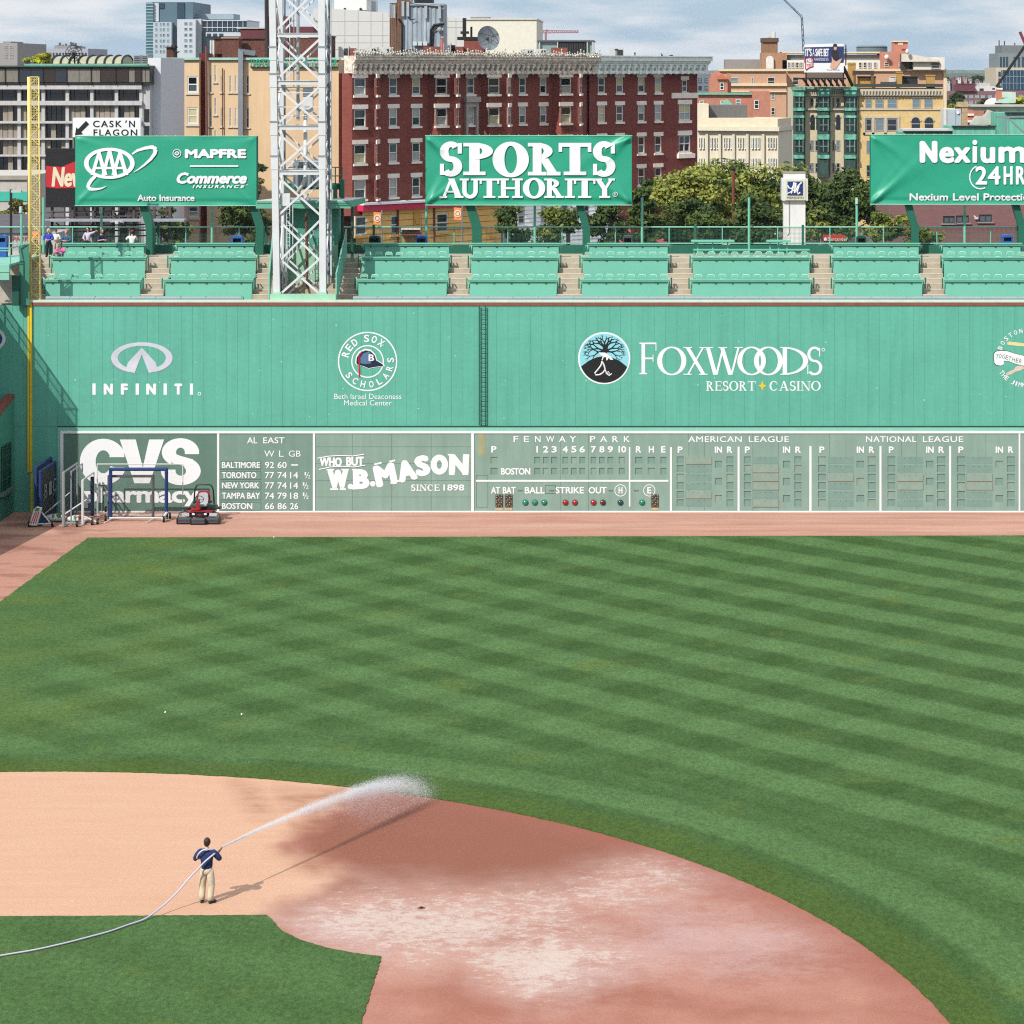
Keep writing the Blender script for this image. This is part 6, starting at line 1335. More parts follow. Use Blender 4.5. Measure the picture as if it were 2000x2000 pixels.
    m=MB(); strip(m,790,803,1.42,1.2,H-15.4,H-13.9); strip(m,793,800,1.5,1.4,H-15.1,H-14.6); m.build('ochre_panel',M('ochre panel',(222,164,74),.8),b.o)
    for px in (758,829): m=MB(); strip(m,px,px+2.6,1.42,1.2,0,ozt); m.build('dark_pilaster',M('dark pilaster',(116,66,56),.8,var=.2),b.o)
    for px,py,lab in ((737,414,'orange street banner with a pale round badge by the ochre wall'),(894,405,'orange street banner with a round badge right of the ochre windows')):
        D=225; t=thing('street_banner',lab,'banner',(X(px,D),D,0),group='orange street banners'); m=MB(); m.add([(X(px-7.5,D),D,Z(py+24,D)),(X(px+7.5,D),D-.1,Z(py+25,D)),(X(px+7.5,D),D-.1,Z(py+1,D)),(X(px-7.5,D),D,Z(py,D))],[(0,1,2,3)]); m.build('cloth',M('banner orange',(240,150,84),.6),t); m=MB(); m.disc((X(px,D),Z(py+12,D)),.30,D-.13,D-.12,20,.34); m.build('badge',M('badge cream',(248,226,200),.6),t); m=MB(); m.ring((X(px,D),Z(py+12,D)),.2,.22,.06,.06,D-.15,D-.13); m.build('badge_mark',M('badge mark',(214,110,60)),t); m=MB(); m.tube([(X(px+9,D),D,0),(X(px+9,D),D,Z(py-3,D))],.07,6); m.build('pole',GALV,t)
    m=MB(); A=pt(975,1.5); B=pt(1187,1.5); hs=[]; sw=(FRAMEW,.15,1,0,.15,.15,WHITE)
    for a,c in ((1012,1026),(1056,1068),(1096,1110),(1140,1152)): hs.append(window(b.o,A,B,(a,c,0,0,H-13.9,H-15.8),sw,b.rnd))
    holed(m,A,B,0,H-12.9,hs,.2); i0,i1=pt(975,.5),pt(1187,.5); m.add([(*i0,0),(*i1,0),(*i1,H-12.9),(*i0,H-12.9)],[(0,1,2,3)]); m.build('white_ground_floor',M('white clapboard',(236,236,238),.75,k=.9,var=.05,st=(1,1,6)),b.o)
    m=MB(); 
    for z in np.arange(4,H-13,.42): strip(m,975,1187,1.53,1.45,z,z+.03)
    m.build('clapboard_line',M('clapboard shade',(186,188,196),.8),b.o)
    for a,c,lab in ((1186,1237,'left magenta shop awning behind the trees'),(1268,1307,'right magenta shop awning behind the trees')):
        D=230; t=thing('shop_awning',lab,'awning',(X(a,D),D,5),group='magenta shop awnings'); m=MB(); m.add([(X(a,D),D,Z(471,D)),(X(c,D),D,Z(469,D)),(X(c-9,D+3),D+3,Z(443,D)),(X(a+9,D+3),D+3,Z(449,D))],[(0,1,2,3)]); m.box(X(a,D),X(c,D),D,D+.06,Z(475,D),Z(470.5,D)); m.build('canvas',M('magenta canvas',(214,84,108),.7,var=.06),t); m=MB(); m.bar((X(a,D),D+.1,Z(475,D)),(X(a,D),D+3,Z(475,D)),.05); m.bar((X(c,D),D+.1,Z(475,D)),(X(c,D),D+3,Z(475,D)),.05); m.build('frame',GALV,t)
    t=thing('food_stall','small stall with a striped red and white roof by the ochre wall','stall',(X(800,215),215,5)); D=215; 
    m=MB()
    for i in range(6): m.cm=i%2; m.add([(X(779+i*1,D),D,Z(460-i*2.2,D)),(X(826-i,D),D,Z(460-i*2.2,D)),(X(826-i,D+.4*i+.4),D+.4*i+.4,Z(457.8-i*2.2,D)),(X(779+i,D+.4*i+.4),D+.4*i+.4,Z(457.8-i*2.2,D))],[(0,1,2,3)])
    m.build('striped_roof',[M('stall red',(176,64,72)),M('stall cream',(226,206,186))],t); m=MB(); m.box(X(783,D),X(822,D),D+1,D+2,3,Z(460,D)); m.build('counter',M('stall wood',(206,160,90),.8),t)
brick_block()
# ---------------- rooftops of the brick block
def rooftop_bits():
    D=283; t=thing('cooling_tower','tall rust and grey corrugated rooftop tower with antennas','rooftop tower',(X(812,D),D,25)); 
    CG=M('grey corrugated cladding',(170,184,196),.6,var=.16,scale=1.2,st=(3,3,.5),streak=.35,fine=.12,fs=5); CR=M('rusted corrugated cladding',(122,94,76),.85,var=.35,scale=2.5,st=(4,4,.4),streak=.4)
    def corr(m,pa,pb,Da,Db,z0,z1,n,amp):
        P=[]
        for i in range(n*4+1):
            f=i/(n*4); px=pa+(pb-pa)*f; d=Da+(Db-Da)*f+(amp if (i//2)%2 else 0); P.append((X(px,d),d))
        for i in range(len(P)-1): m.add([(*P[i],z0),(*P[i+1],z0),(*P[i+1],z1),(*P[i],z1)],[(0,1,2,3)])
    m=MB(); corr(m,784,866,D,D,Z(112,D),Z(7,D),9,.09); corr(m,793,866,D+6,D+6,Z(112,D),Z(7,D),2,.0); m.box(X(784,D),X(866,D),D+.15,D+5,Z(112,D),Z(7,D)); m.build('clad_front',CG,t)
    m=MB(); corr(m,761,784,D+1.8,D,Z(112,D),Z(5,D),6,.1); m.build('clad_side',CR,t)
    m=MB(); m.box(X(775,D),X(785,D),D-.1,D+2,Z(112,D),Z(-40,D)); m.box(X(784,D),X(802,D),D+.0,D+2.5,Z(7,D),Z(-40,D)); m.build('stack',CR,t)
    m=MB(); m.bar((X(800,D),D-.1,Z(9,D)),(X(868,D),D-.1,Z(9,D)),.2); m.tube([(X(799,D),D-.15,Z(-10,D)),(X(804,D),D-.15,Z(4,D)),(X(812,D),D-.15,Z(8,D)),(X(860,D),D-.15,Z(12,D))],.09,6); m.build('top_rail',GREYM,t)
    m=MB(); m.box(X(809,D),X(845,D),D-.05,D+2,Z(5,D),Z(-40,D)); m.build('dark_opening',BLACK,t)
    for px,y0,y1 in ((787.5,2,32),(797,4,32),(832,12,36),(859,13,36),(762.5,8,34),(766,9,35),(770,9,35)): m=MB(); m.box(X(px-2.6,D),X(px+2.6,D),D-.35,D-.15,Z(y1,D),Z(y0,D)); m.build('antenna_panel',M('antenna grey',(178,186,190),.5,var=.05),t)
    m=MB(); m.tube([(X(785.5,D),D-.15,Z(112,D)),(X(786,D),D-.15,Z(46,D)),(X(779,D),D-.3,Z(37,D))],.13,6); m.tube([(X(841,D),D-.15,Z(90,D)),(X(842,D),D-.15,Z(58,D)),(X(848,D),D-.15,Z(49,D)),(X(868,D),D-.15,Z(46,D))],.15,6); m.tube([(X(845,D),D-.15,Z(90,D)),(X(846,D),D-.15,Z(62,D)),(X(856,D),D-.15,Z(52,D))],.07,6); m.tube([(X(786,D),D-.2,Z(100,D)),(X(800,D),D-.2,Z(97,D)),(X(815,D),D-.2,Z(98,D))],.07,6); m.tube([(X(797,D),D-.3,Z(33,D)),(X(803,D),D-.3,Z(39,D)),(X(812,D),D-.3,Z(37,D))],.05,5); m.build('cable',BLACK,t)
    m=MB(); m.ball((X(859,D),D-.35,Z(58,D)),.28,.2,.3); m.build('round_antenna',GREYM,t)
    for px in (811,821,831): m=MB(); m.box(X(px-4,D),X(px+4,D),D-.5,D-.1,Z(89,D),Z(81,D)); m.build('equipment_box',M('box white',(214,220,224),.5,var=.05),t)
    D=272; t=thing('satellite_dish','big grey solid satellite dish on the brick block roof','satellite dish',(X(953,D),D,25)); n=22; c=Vector((X(954,D),D,Z(74.5,D))); ax=Vector((.52,-.84,.16)).normalized(); u=ax.cross(Vector((0,0,1))).normalized(); v=u.cross(ax)
    m=MB(); rings=5
    for q in range(rings+1):
        r=1.32*q/rings; b=len(m.v)
        for i in range(n): a=2*PI*i/n; p=c+u*(r*math.cos(a))+v*(r*math.sin(a))+ax*(.32*(q/rings)**2-.3); m.v.append(tuple(p))
        if q:
            for i in range(n): m.f.append((b-n+i,b-n+(i+1)%n,b+(i+1)%n,b+i)); m.m.append(0)
    m.build('reflector',M('dish grey',(140,150,158),.45,var=.06),t,smooth=True)
    m=MB()
    for a in (.5,1.6,2.7): p=c+u*1.3*math.cos(a)+v*1.3*math.sin(a); m.tube([p,c+ax*1.1],.04,5); m.tube([c-u*1.28*math.cos(a)-v*1.28*math.sin(a)+ax*.02,p+ax*.02],.02,4)
    m.ball(c+ax*1.1,.12); m.build('feed_arm',FRAMED,t); m=MB(); m.tube([c-ax*.2,c-ax*.8+Vector((0,0,-.3)),(c.x-.5,c.y+.7,Z(104,D))],.12,6); m.build('mount',FRAMED,t)
    BRK=M('mottled roof brick',(140,82,72),.9,var=.4,scale=6,fine=.3)
    def q(nm,lab,px0,px1,py0,py1,D,dep,mt,extra=None,cat='rooftop'):
        t=thing(nm,lab,cat,(X((px0+px1)/2,D),D,Z(py1,D)),group='rooftop structures'); m=MB(); m.box(X(px0,D),X(px1,D),D,D+dep,Z(py1,D)-1.5,Z(py0,D)); m.build('housing',mt,t)
        if extra: m=MB(); extra(m,D); m.build('cap',BLACK,t)
        return t
    q('chimney','brick chimney block left of the big grey satellite dish',906,946,74,110,273,2,BRK,lambda m,D:(m.box(X(893,D),X(947,D),D-.1,D+2.2,Z(78,D),Z(72,D)),m.box(X(903,D),X(910,D),D+.3,D+.6,Z(72,D),Z(35,D)),m.box(X(899,D),X(915,D),D+.2,D+.9,Z(66,D),Z(61,D)),m.tube([(X(920,D),D+.5,Z(73,D)),(X(920,D),D+.5,Z(52,D))],.13,6)))
    q('chimney','lower brick chimney block right of the pinkish pipe',887,905,91,110,272.5,1.2,BRK,lambda m,D:m.box(X(875,D),X(888,D),D,D+1,Z(108,D),Z(88,D)))
    q('chimney','low brick stub chimney before the corrugated tower',827,860,91,110,274,1.2,BRK); q('chimney','small brick stub behind the left roof crest',683,694,94,110,272,1,BRK)
    t=thing('vent_pipe','tall pinkish red vent pipe by the corrugated tower','pipe',(X(863,271),271,25)); m=MB(); m.tube([(X(863,271),271,Z(112,271)),(X(863,271),271,Z(75,271))],.15,8); m.build('pipe',M('pinkish pipe',(196,116,106),.6),t); m=MB(); m.tube([(X(863,271),271,Z(76,271)),(X(863,271),271,Z(74.5,271))],.18,8); m.build('collar',M('pipe collar',(170,96,90),.6),t)
    U=M('unit white grey',(206,214,216),.5,var=.06)
    for i,(a,b,y0,D,lab) in enumerate(((661,681,91,272,'first roof air unit from the left, above the plain red wall'),(713,737,92,272,'second roof air unit from the left behind the crest'),(745,764,92,272,'roof air unit beside the rusty tower side'),(866,880,84,271.5,'white roof unit right of the pinkish pipe'),(1019,1041,96,276,'first roof air unit right of the cream wall'),(1046,1067,95.5,276,'second roof air unit below the glass hall'),(1190,1218,94,292,'tall pale air unit standing on the right wing roof'))):
        t=thing('rooftop_unit',lab,'air unit',(X(a,D),D,Z(110,D)),group='air units on the roofs'); m=MB(); m.box(X(a,D),X(b,D),D,D+1.3,Z(112,D),Z(y0,D)); m.build('housing',U,t); m=MB(); w=(b-a)
        for k in range(6): z=Z(108,D)+(Z(y0+3,D)-Z(108,D))*k/6; m.box(X(a+w*.55,D),X(b-1.5,D),D-.05,D,z,z+.1)
        m.build('grille',FRAMED,t)
    for i,(px,y0,lab) in enumerate(((1165,105,'squat metal vent on the right wing roof, leftmost'),(1240,104,'thin dark vent pipe in the middle of the right wing roof'),(1311,109,'mushroom vent at the right end of the right wing roof'),(1204,97,'shiny vent pipe in front of the tall pale air unit'))):
        D=288; t=thing('roof_vent',lab,'roof vent',(X(px,D),D,Z(114,D)),group='small vents on the right wing roof'); m=MB(); m.tube([(X(px,D),D,Z(116,D)),(X(px,D),D,Z(y0,D))],.12 if i!=1 else .07,8); m.build('pipe',GALV,t); m=MB(); m.ball((X(px,D),D,Z(y0,D)),.24 if i!=1 else .1,.2,.12,nu=8,nv=5); m.build('cowl',FRAMED,t)
    t=thing('perched_bird','dark bird perched on the right wing roof edge','bird',(X(1293,287),287,Z(114,287))); m=MB(); b=(X(1293,287),287,Z(109.5,287)); m.ball(b,.1,.09,.2,nu=8,nv=6); m.ball((b[0]-.06,b[1],b[2]+.24),.07,nu=8,nv=5); m.prism([(b[0]-.12,b[2]+.25),(b[0]-.2,b[2]+.22),(b[0]-.12,b[2]+.21)],287-.02,287+.02); m.prism([(b[0]+.03,b[2]-.1),(b[0]+.14,b[2]-.34),(b[0]+.0,b[2]-.2)],286.97,287.03); m.build('body',BLACK,t,smooth=True); m=MB(); m.tube([(b[0],287,b[2]-.15),(b[0],287,Z(114.5,287))],.02,4); m.build('legs',BLACK,t)
rooftop_bits()
# ---------------- farther buildings
PW=[glass('far window',(40,50,58)),glass('far window pale',(120,140,150))]
def strip_windows(b,A,B,wins,mt=None,proud=.02):
    """small far windows, each a part of its own, set into a shallow frame"""
    rz=math.atan2(B[1]-A[1],B[0]-A[0]); L=math.hypot(B[0]-A[0],B[1]-A[1]); cache={}
    for w in wins[:100]:
        u0,d0=ray_u(A,B,w[0]); u1,d1=ray_u(A,B,w[1]); z1,z0=Z(w[2],d0),Z(w[3],d0); ww=round((u1-u0)*L,1); hh=round(z1-z0,1); mi=b.rnd.randrange(2) if mt is None else 0; k=(ww,hh,mi,id(mt))
        if k not in cache:
            m=MB(); t=.09; m.box(0,t,-.09,.02,0,hh); m.box(ww-t,ww,-.09,.02,0,hh); m.box(t,ww-t,-.09,.02,hh-t,hh); m.box(t,ww-t,-.09,.02,0,t*1.4); m.box(t,ww-t,-.07,.02,hh*.5-.04,hh*.5+.04); o=m.build('window',b.wf,b.o,local=True); m=MB(); m.box(t,ww-t,-.04,-.02,t,hh-t); m.build('pane',mt or PW[mi],o,local=True); cache[k]=o
        else: o=copy_tree(cache[k],b.o)
        o.location=Vector((A[0]+(B[0]-A[0])*u0,A[1]+(B[1]-A[1])*u0,z0))-wloc(b.o); o.rotation_euler=(0,0,rz)
def city():
    # blue-grey residential tower with lower wings
    D=620; b=Bld('glass_tower','blue grey glass residential tower with lighter lower wings',330,D,seed=2); b.wf=M('tower frame',(170,190,200),.5); SL=M('slate cladding',(92,118,134),.5,var=.06); LT=M('light cladding',(206,214,222),.5,var=.04); BG=glass('blue green glass',(74,128,138),.06); DG=glass('navy glass',(38,66,84),.06)
    b.front(297,D,377,D,Z(4,D),0,SL,thick=25); A,B=(X(285,D),D-1),(X(299,D),D-1); b.front(285,D-1,299,D-1,Z(5,D),0,BG,thick=25,name='glass_bay')
    for i in range(17): b.box('floor_line',LT,285,299,6+i*6.2,7+i*6.2,D-1.2,.2)
    b.box('light_panel',LT,299,310,6,42,D-.3,.3); b.box('dark_glass',DG,346,360,5,37,D-.3,.3); b.box('dark_glass',DG,311,320,6,16,D-.3,.3)
    b.front(346,D-3,382,D-3,Z(38,D),0,LT,thick=20,name='white_wing'); strip_windows(b,(X(346,D-3),D-3),(X(382,D-3),D-3),[(x,x+5.5,y,y+6) for x in (360,369.5) for y in (43,54,65,76,87,97)])
    b.front(299,D-2,335,D-2,Z(43.5,D),0,M('stepped cladding',(188,200,210),.5,var=.05),thick=10,name='white_base'); strip_windows(b,(X(299,D-2),D-2),(X(335,D-2),D-2),[(x,x+4,y,y+5.5) for x in (303,312,318,326) for y in (45,55,66,77,88,98)])
    b.front(393,D,482,D,Z(40,D),0,DG,thick=20,name='glass_wing'); b.front(381,D-1,393,D-1,Z(37,D),0,M('pale grey',(196,204,206)),thick=18,name='stair_core'); b.box('roof_plant',M('plant grey',(156,174,186),.6),378,456,27,38,D+6,10); b.box('roof_line',LT,393,483,39,41,D-.4,20)
    for i in range(9): b.box('mullion',LT,394+i*10,395+i*10,41,61,D-.3,.3)
    b.box('floor_line',LT,393,482,53,54.5,D-.35,.3); b.box('white_band',LT,402,474,63,71,D-.4,.3); b.box('balcony',LT,462,483,53,56,D-1.5,1.5)
    for i in range(3): b.box('pane_group',DG,404+i*12,412+i*12,65.5,71,D-.5,.1)
    for lab,px0,px1,y0,D,seed in (('grey concrete block at the far left edge of the skyline',-30,34,84,520,3),('pale ribbed office block behind the barrel skylight',83,172,95,700,4)):
        b=Bld('distant_block',lab,(px0+px1)/2,D,seed=seed,group='distant blocks on the skyline'); b.wf=M('distant frame',(190,190,190)); b.front(px0,D,px1,D,Z(y0,D),0,M('distant concrete %d'%seed,(166,160,158) if seed==3 else (178,178,190),.8,var=.06),thick=25)
        if seed==3: strip_windows(b,(X(px0,D),D),(X(px1,D),D),[(x,x+7,y,y+5) for x in (8,18.5) for y in (89,96,103,109)]); b.box('penthouse',M('distant cap',(150,148,150)),6,22,81,84,D+2,10)
        else:
            for i in range(14): b.box('window_slit',DG,84+i*6.3,87+i*6.3,103,112,D-.1,.1)
            b.mesh('roof_antennas',M('antenna dark',(90,92,98)),lambda m:[m.bar((X(p,D),D+3,Z(95,D)),(X(p,D),D+3,Z(q,D)),.5) for p,q in ((108,88),(112,83),(118,87),(124,85),(130,88),(134,82),(138,83),(143,84),(150,92),(160,91))]); b.box('penthouse',M('distant cap'),106,146,89,96,D+2,10)
    # pale clad hall behind
    D=480; b=Bld('clad_hall','large windowless hall clad in pale grey square panels',760,D,seed=1); PL=M('pale hall panel',(216,216,212),.7,var=.025); JT=M('panel joint',(184,186,184),.8)
    b.mesh('wall',PL,lambda m:(m.prism([(X(612,D),Z(17,D)),(X(653,D),Z(17,D)),(X(762,D),Z(25,D)),(X(868,D),Z(32,D)),(X(906,D),Z(37,D)),(X(906,D),0),(X(612,D),0)],D,D+40)))
    b.mesh('joint',JT,lambda m:([m.box(X(p,D),X(p+.7,D),D-.05,D,Z(130,D),Z(t_,D)) for p,t_ in ((646,18),(673,20),(699,22),(724,23),(747,25),(890,36),(874,33))],[m.box(X(614,D),X(868,D),D-.04,D,Z(y+.6,D),Z(y,D)) for y in (41,69,83,96)],[m.box(X(868,D),X(905,D),D-.04,D,Z(y+.6,D),Z(y,D)) for y in (41,53)]))
    b.box('upper_block',M('white block',(238,238,234),.7,var=.03),653,716,-30,20,D+3,20); b.box('block_end',GREYM,716,725,1,21,D+2.5,8)
    b.mesh('vent',BLACK,lambda m:(m.ball((X(670,D),D+2.8,Z(17,D)),.25),m.ball((X(701,D),D+2.8,Z(17,D)),.25)))
    D=430; b=Bld('cream_hall','cream brick hall with a plain wall right of the grey dish',980,D,seed=1); b.front(906,D,1048,D,Z(37.5,D),0,M('cream brick',(240,234,218),.85,var=.05,fine=.06,fs=4),thick=25); b.box('coping',M('cream coping',(226,220,206)),905,1049,36,38.5,D-.25,26); b.box('roof_grating',M('distant cap'),919,955,33,36,D,5)
    D=395; b=Bld('glass_hall','boxy glass hall with a dark louvre wall behind the brick roof',1105,D,seed=1); b.front(1050,D,1158,D,Z(80,D),0,glass('pale hall glass',(150,172,172),.1),thick=14); b.box('roof_slab',M('slab grey',(110,114,116),.6),1049,1159,78,81,D-.6,15); b.box('louvre',M('dark louvre',(52,56,60),.6,var=.1),1090,1147,81,112,D-.3,.3)
    for i in range(12): b.box('louvre_fin',BLACK,1091+i*4.7,1092+i*4.7,82,112,D-.4,.1)
    for px in (1054,1089,1147,1157): b.box('column',M('column pale',(200,206,200)),px-1,px+1,80,114,D-.5,.3)
    b.box('brick_stub',M('mottled roof brick'),1076,1108,93,112,D-20,3)
    # orange brick apartment range
    D=470; b=Bld('apartment_range','long orange brick apartment range with cream bands and roof terraces',1630,D,seed=5); b.wf=M('sash cream',(228,222,204)); OBK=M('orange brick',(212,166,136),.88,var=.08,fine=.08,fs=5); CRM=M('cream stone band',(238,216,178),.8,var=.06)
    A,B=b.front(1405,D,1536,D,Z(137,D),0,OBK,thick=30); strip_windows(b,A,B,[(1427,1442,151,166),(1467,1472,151,166),(1499,1513,151,166),(1506,1513,181,195),(1506,1513,210,225)])
    A,B=b.front(1536,D+6,1848,D+6,Z(137,D),0,OBK,thick=30,name='rear_wall'); strip_windows(b,A,B,[(1548,1560,150,166),(1738,1750,150,158),(1700,1710,150,162)])
    for y0,y1 in ((134.5,139),(162.5,168),(177,180)): b.box('cream_band',CRM,1404,1537,y0,y1,D-.5,.6)
    b.box('cream_band',CRM,1537,1848,134.5,139,D+5.5,.6); b.box('cream_quoin',CRM,1843,1849,139,260,D+5.6,.4)
    D=462; b.box('terrace_house',M('terrace grey',(150,148,144),.8,var=.08),1416,1487,116,135,D+20,8); b.box('terrace_brick',M('plant brick',(176,136,108),.88,var=.15),1488,1537,103,137,D+16,9); b.box('tower_brick',M('sooty plant brick',(150,116,88),.9,var=.25,scale=3),1489,1519,81,105,D+18,6); b.box('tower_cap',M('sooty cap',(96,84,72),.9),1488,1521,74,82,D+17.6,7)
    b.mesh('flue',M('flue steel',(226,222,214),.5),lambda m:m.tube([(X(1511.5,D+18),D+18,Z(76,D)),(X(1511.5,D+18),D+18,Z(60,D))],.32,10)); b.mesh('small_flue',M('flue tan',(206,186,150)),lambda m:m.box(X(1500,D+18),X(1507,D+18),D+18,D+19,Z(76,D),Z(69,D)))
    b.mesh('arched_panel',M('arched white',(226,228,224),.7),lambda m:m.prism([(X(1504,D),Z(134,D))]+[(X(1511.5+7.5*math.cos(PI-PI*i/10),D),Z(115-7*math.sin(PI*i/10),D)) for i in range(11)]+[(X(1519,D),Z(134,D))],D+15.4,D+16.2))
    b.box('penthouse_roof',M('weathered deck grey',(140,138,132),.85,var=.15,st=(1,1,3)),1536,1725,107,121,D+18,10); b.box('penthouse_wall',M('white penthouse',(236,234,226),.75,var=.05),1528,1725,117.5,135,D+16,10); b.box('eave',CRM,1528,1725,101,104,D+17,12)
    W=[]
    for x0 in (1538,1546,1554,1562,1656,1664,1677,1686,1695,1706): W.append((x0,x0+6.5,121,133))
    strip_windows(b,(X(1520,D+15.9),D+15.9),(X(1725,D+15.9),D+15.9),W)
    b.box('brick_penthouse',M('salmon brick',(206,138,116),.88,var=.07),1721,1774,101,135,D+14,9); b.box('brick_stack',MATS['salmon brick'],1746,1773,81,101,D+15,5); b.box('stack_cap',CRM,1745,1774,79.5,82,D+14.6,6); strip_windows(b,(X(1721,D+13.9),D+13.9),(X(1774,D+13.9),D+13.9),[(1727,1735,122,130),(1755,1764,122,130),(1754,1764,84,87)])
    b.box('white_penthouse',M('white gable wall',(238,232,216),.75,var=.05),1784,1845,112,136,D+12,10); b.mesh('sloped_roof',M('cream sloped roof',(230,222,206),.7),lambda m:m.prism([(X(1774,D),Z(104,D)),(X(1786,D),Z(104,D)),(X(1846,D),Z(115,D)),(X(1846,D),Z(120,D)),(X(1774,D),Z(120,D))],D+11,D+22)); b.mesh('dark_gap',DARKR,lambda m:m.box(X(1773,D),X(1785,D),D+13,D+14,Z(136,D),Z(104,D)))
    strip_windows(b,(X(1784,D+11.9),D+11.9),(X(1845,D+11.9),D+11.9),[(1793,1810,117,123),(1818,1836,121,134)])
    b.mesh('dome_vent',M('dome white',(232,230,226)),lambda m:(m.ball((X(1745,D),D+13,Z(111,D)),.45,.45,.5),m.ball((X(1783,D),D+10,Z(100,D)),.35,.3,.5)),True)
    t=thing('water_tank','low round grey water tank behind the roof terraces','water tank',(X(1703,500),500,25)); m=MB(); m.tube([(X(1703,500),500,Z(106,500)),(X(1703,500),500,Z(91,500)),(X(1703,500),500,Z(89,500))],[3.0,3.0,2.7],28); m.build('drum',M('tank grey',(112,130,138),.6,var=.08),t); m=MB(); m.tube([(X(1703,500),500,Z(93,500)),(X(1703,500),500,Z(92,500))],3.05,28); m.build('hoop',FRAMED,t)
    # beige and green bay building
    D=400; b=Bld('bay_building','yellow brick building with green copper bays and arched windows',1690,D,seed=8); b.wf=M('sash grey',(176,172,166)); YB=M('yellow brick',(228,198,138),.88,var=.10,fine=.08,fs=5); LM=M('buff limestone',(206,196,176),.85,var=.1); CP=M('green copper bay',(96,158,138),.75,k=1.15,var=.6,scale=1.3,fine=.3,fs=6); CPD=M('dark copper',(58,84,78),.8,var=.4,scale=2); BF_=M('buff brick',(226,212,180),.88,var=.08)
    zt=Z(172,D); A,B=b.front(1549,D,1678,D,zt,0,BF_,thick=16,name='left_wall'); sd=(M('bay frame',(116,110,104),.6),.1,1,0,0,.12,LM)
    for a,c in ((1582,1590),(1593,1603),(1629,1633),(1636,1646)):
        for y0,y1 in ((191,210),(271,296),(312,335)): window(b.o,A,B,(a,c,y0,y1),sd,b.rnd) if False else None
    strip_windows(b,A,B,[(a,c,y0,y1) for a,c in ((1582,1589),(1592,1600),(1626,1630),(1633,1641)) for y0,y1 in ((191,210),(273,295),(318,337))])
    A2,B2=b.front(1678,D-.3,1842,D-.3,zt,0,YB,thick=16,name='right_wall'); strip_windows(b,A2,B2,[(1690,1702,192.5,212),(1709,1725,192.5,212),(1733,1752,192.5,212),(1782,1797,192,211),(1805,1821,192,211),(1691,1702,232,256),(1710,1726,232,256),(1733,1752,232,256),(1692,1701,275,300),(1692,1701,322,346)])
    for a,c,y0,y1 in ((1686,1757,227,231),(1686,1690,231,263),(1703,1708,231,263),(1727,1732,231,263),(1753,1757,231,263),(1686,1757,259,263),(1549,1842,212,215),(1686,1757,190,192),(1779,1824,189.5,191.5)): b.box('stone_trim',LM,a,c,y0,y1,D-.5,.25)
    for a in (1780,1806):
        cx=(a+a+16)/2; W_=[(X(cx+8*math.cos(PI*i/10),D),Z(237-8*math.sin(PI*i/10),D)) for i in range(11)]
        b.mesh('arched_pane',PW[0],lambda m:m.prism([(X(a,D),Z(253,D)),(X(a+16,D),Z(253,D))]+W_,D-.38,D-.3)); b.mesh('arch_stone',LM,lambda m:m.ring((X(cx,D),Z(237,D)),.86,.86,.22,.22,D-.48,D-.3,0,180)); b.box('sash_bar',b.wf,a,a+16,241,242.5,D-.42,.06)
    for a,c in ((1583,1591),(1594,1602),(1633,1641)):
        cx=(a+c)/2; w=c-a; b.mesh('arched_pane',PW[0],lambda m:m.prism([(X(a,D),Z(253,D)),(X(c,D),Z(253,D))]+[(X(cx+w/2*math.cos(PI*i/8),D),Z(230-w/2*math.sin(PI*i/8)*1.3,D)) for i in range(9)],D-.1,D)); b.mesh('arch_stone',LM,lambda m:m.ring((X(cx,D),Z(230,D)),.45,.6,.13,.13,D-.15,D,0,180))
    b.box('frieze',LM,1571,1680,174,187,D-.5,.5); b.box('frieze',LM,1680,1842,174,187,D-.8,.5)
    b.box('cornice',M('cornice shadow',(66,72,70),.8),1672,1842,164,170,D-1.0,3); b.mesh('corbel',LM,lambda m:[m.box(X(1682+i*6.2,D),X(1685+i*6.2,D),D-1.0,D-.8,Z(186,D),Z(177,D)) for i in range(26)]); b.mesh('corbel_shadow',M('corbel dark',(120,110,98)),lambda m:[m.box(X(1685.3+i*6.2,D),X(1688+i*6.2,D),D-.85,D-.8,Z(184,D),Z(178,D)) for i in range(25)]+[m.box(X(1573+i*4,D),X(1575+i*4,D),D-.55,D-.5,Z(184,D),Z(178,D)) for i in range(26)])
    b.box('green_eave',CP,1546,1678,170,174,D-1.0,3)
    for a,c in ((1549,1573),(1596,1622),(1648,1674)):
        d=D-1.6; b.mesh('copper_bay',CPD,lambda m:m.slab([(X(a,D),D),(X(a+4,d),d),(X(c-4,d),d),(X(c,D),D)],Z(345,D),zt)); b.mesh('bay_cornice',CP,lambda m:(m.slab([(X(a-3,D),D-.4),(X(a+1,d),d-.6),(X(c-1,d),d-.6),(X(c+3,D),D-.4)],Z(176,D),Z(169.5,D)),m.slab([(X(a-1,D),D-.3),(X(a+3,d),d-.3),(X(c-3,d),d-.3),(X(c+1,D),D-.3)],Z(188,D),Z(176,D))))
        for y0,y1 in ((210,216),(225,230),(262,272),(302,309)): b.mesh('bay_band',CP,lambda m:m.slab([(X(a-1,D),D-.2),(X(a+3,d),d-.25),(X(c-3,d),d-.25),(X(c+1,D),D-.2)],Z(y1,D),Z(y0,D)))
        for y0,y1 in ((190,209),(232,256),(274,297)):
            for q,r in ((a+5,a+11.5),(a+12.5,c-5)): b.box('bay_pane',PW[1] if (int(a+y0)%3==0) else PW[0],q,r,y0,y1,d-.06,.06); b.box('bay_mullion',CP,r-.2,r+1,y0,y1,d-.12,.1); b.box('bay_sash',b.wf,q,r,(y0+y1)/2-.5,(y0+y1)/2+.5,d-.1,.05)
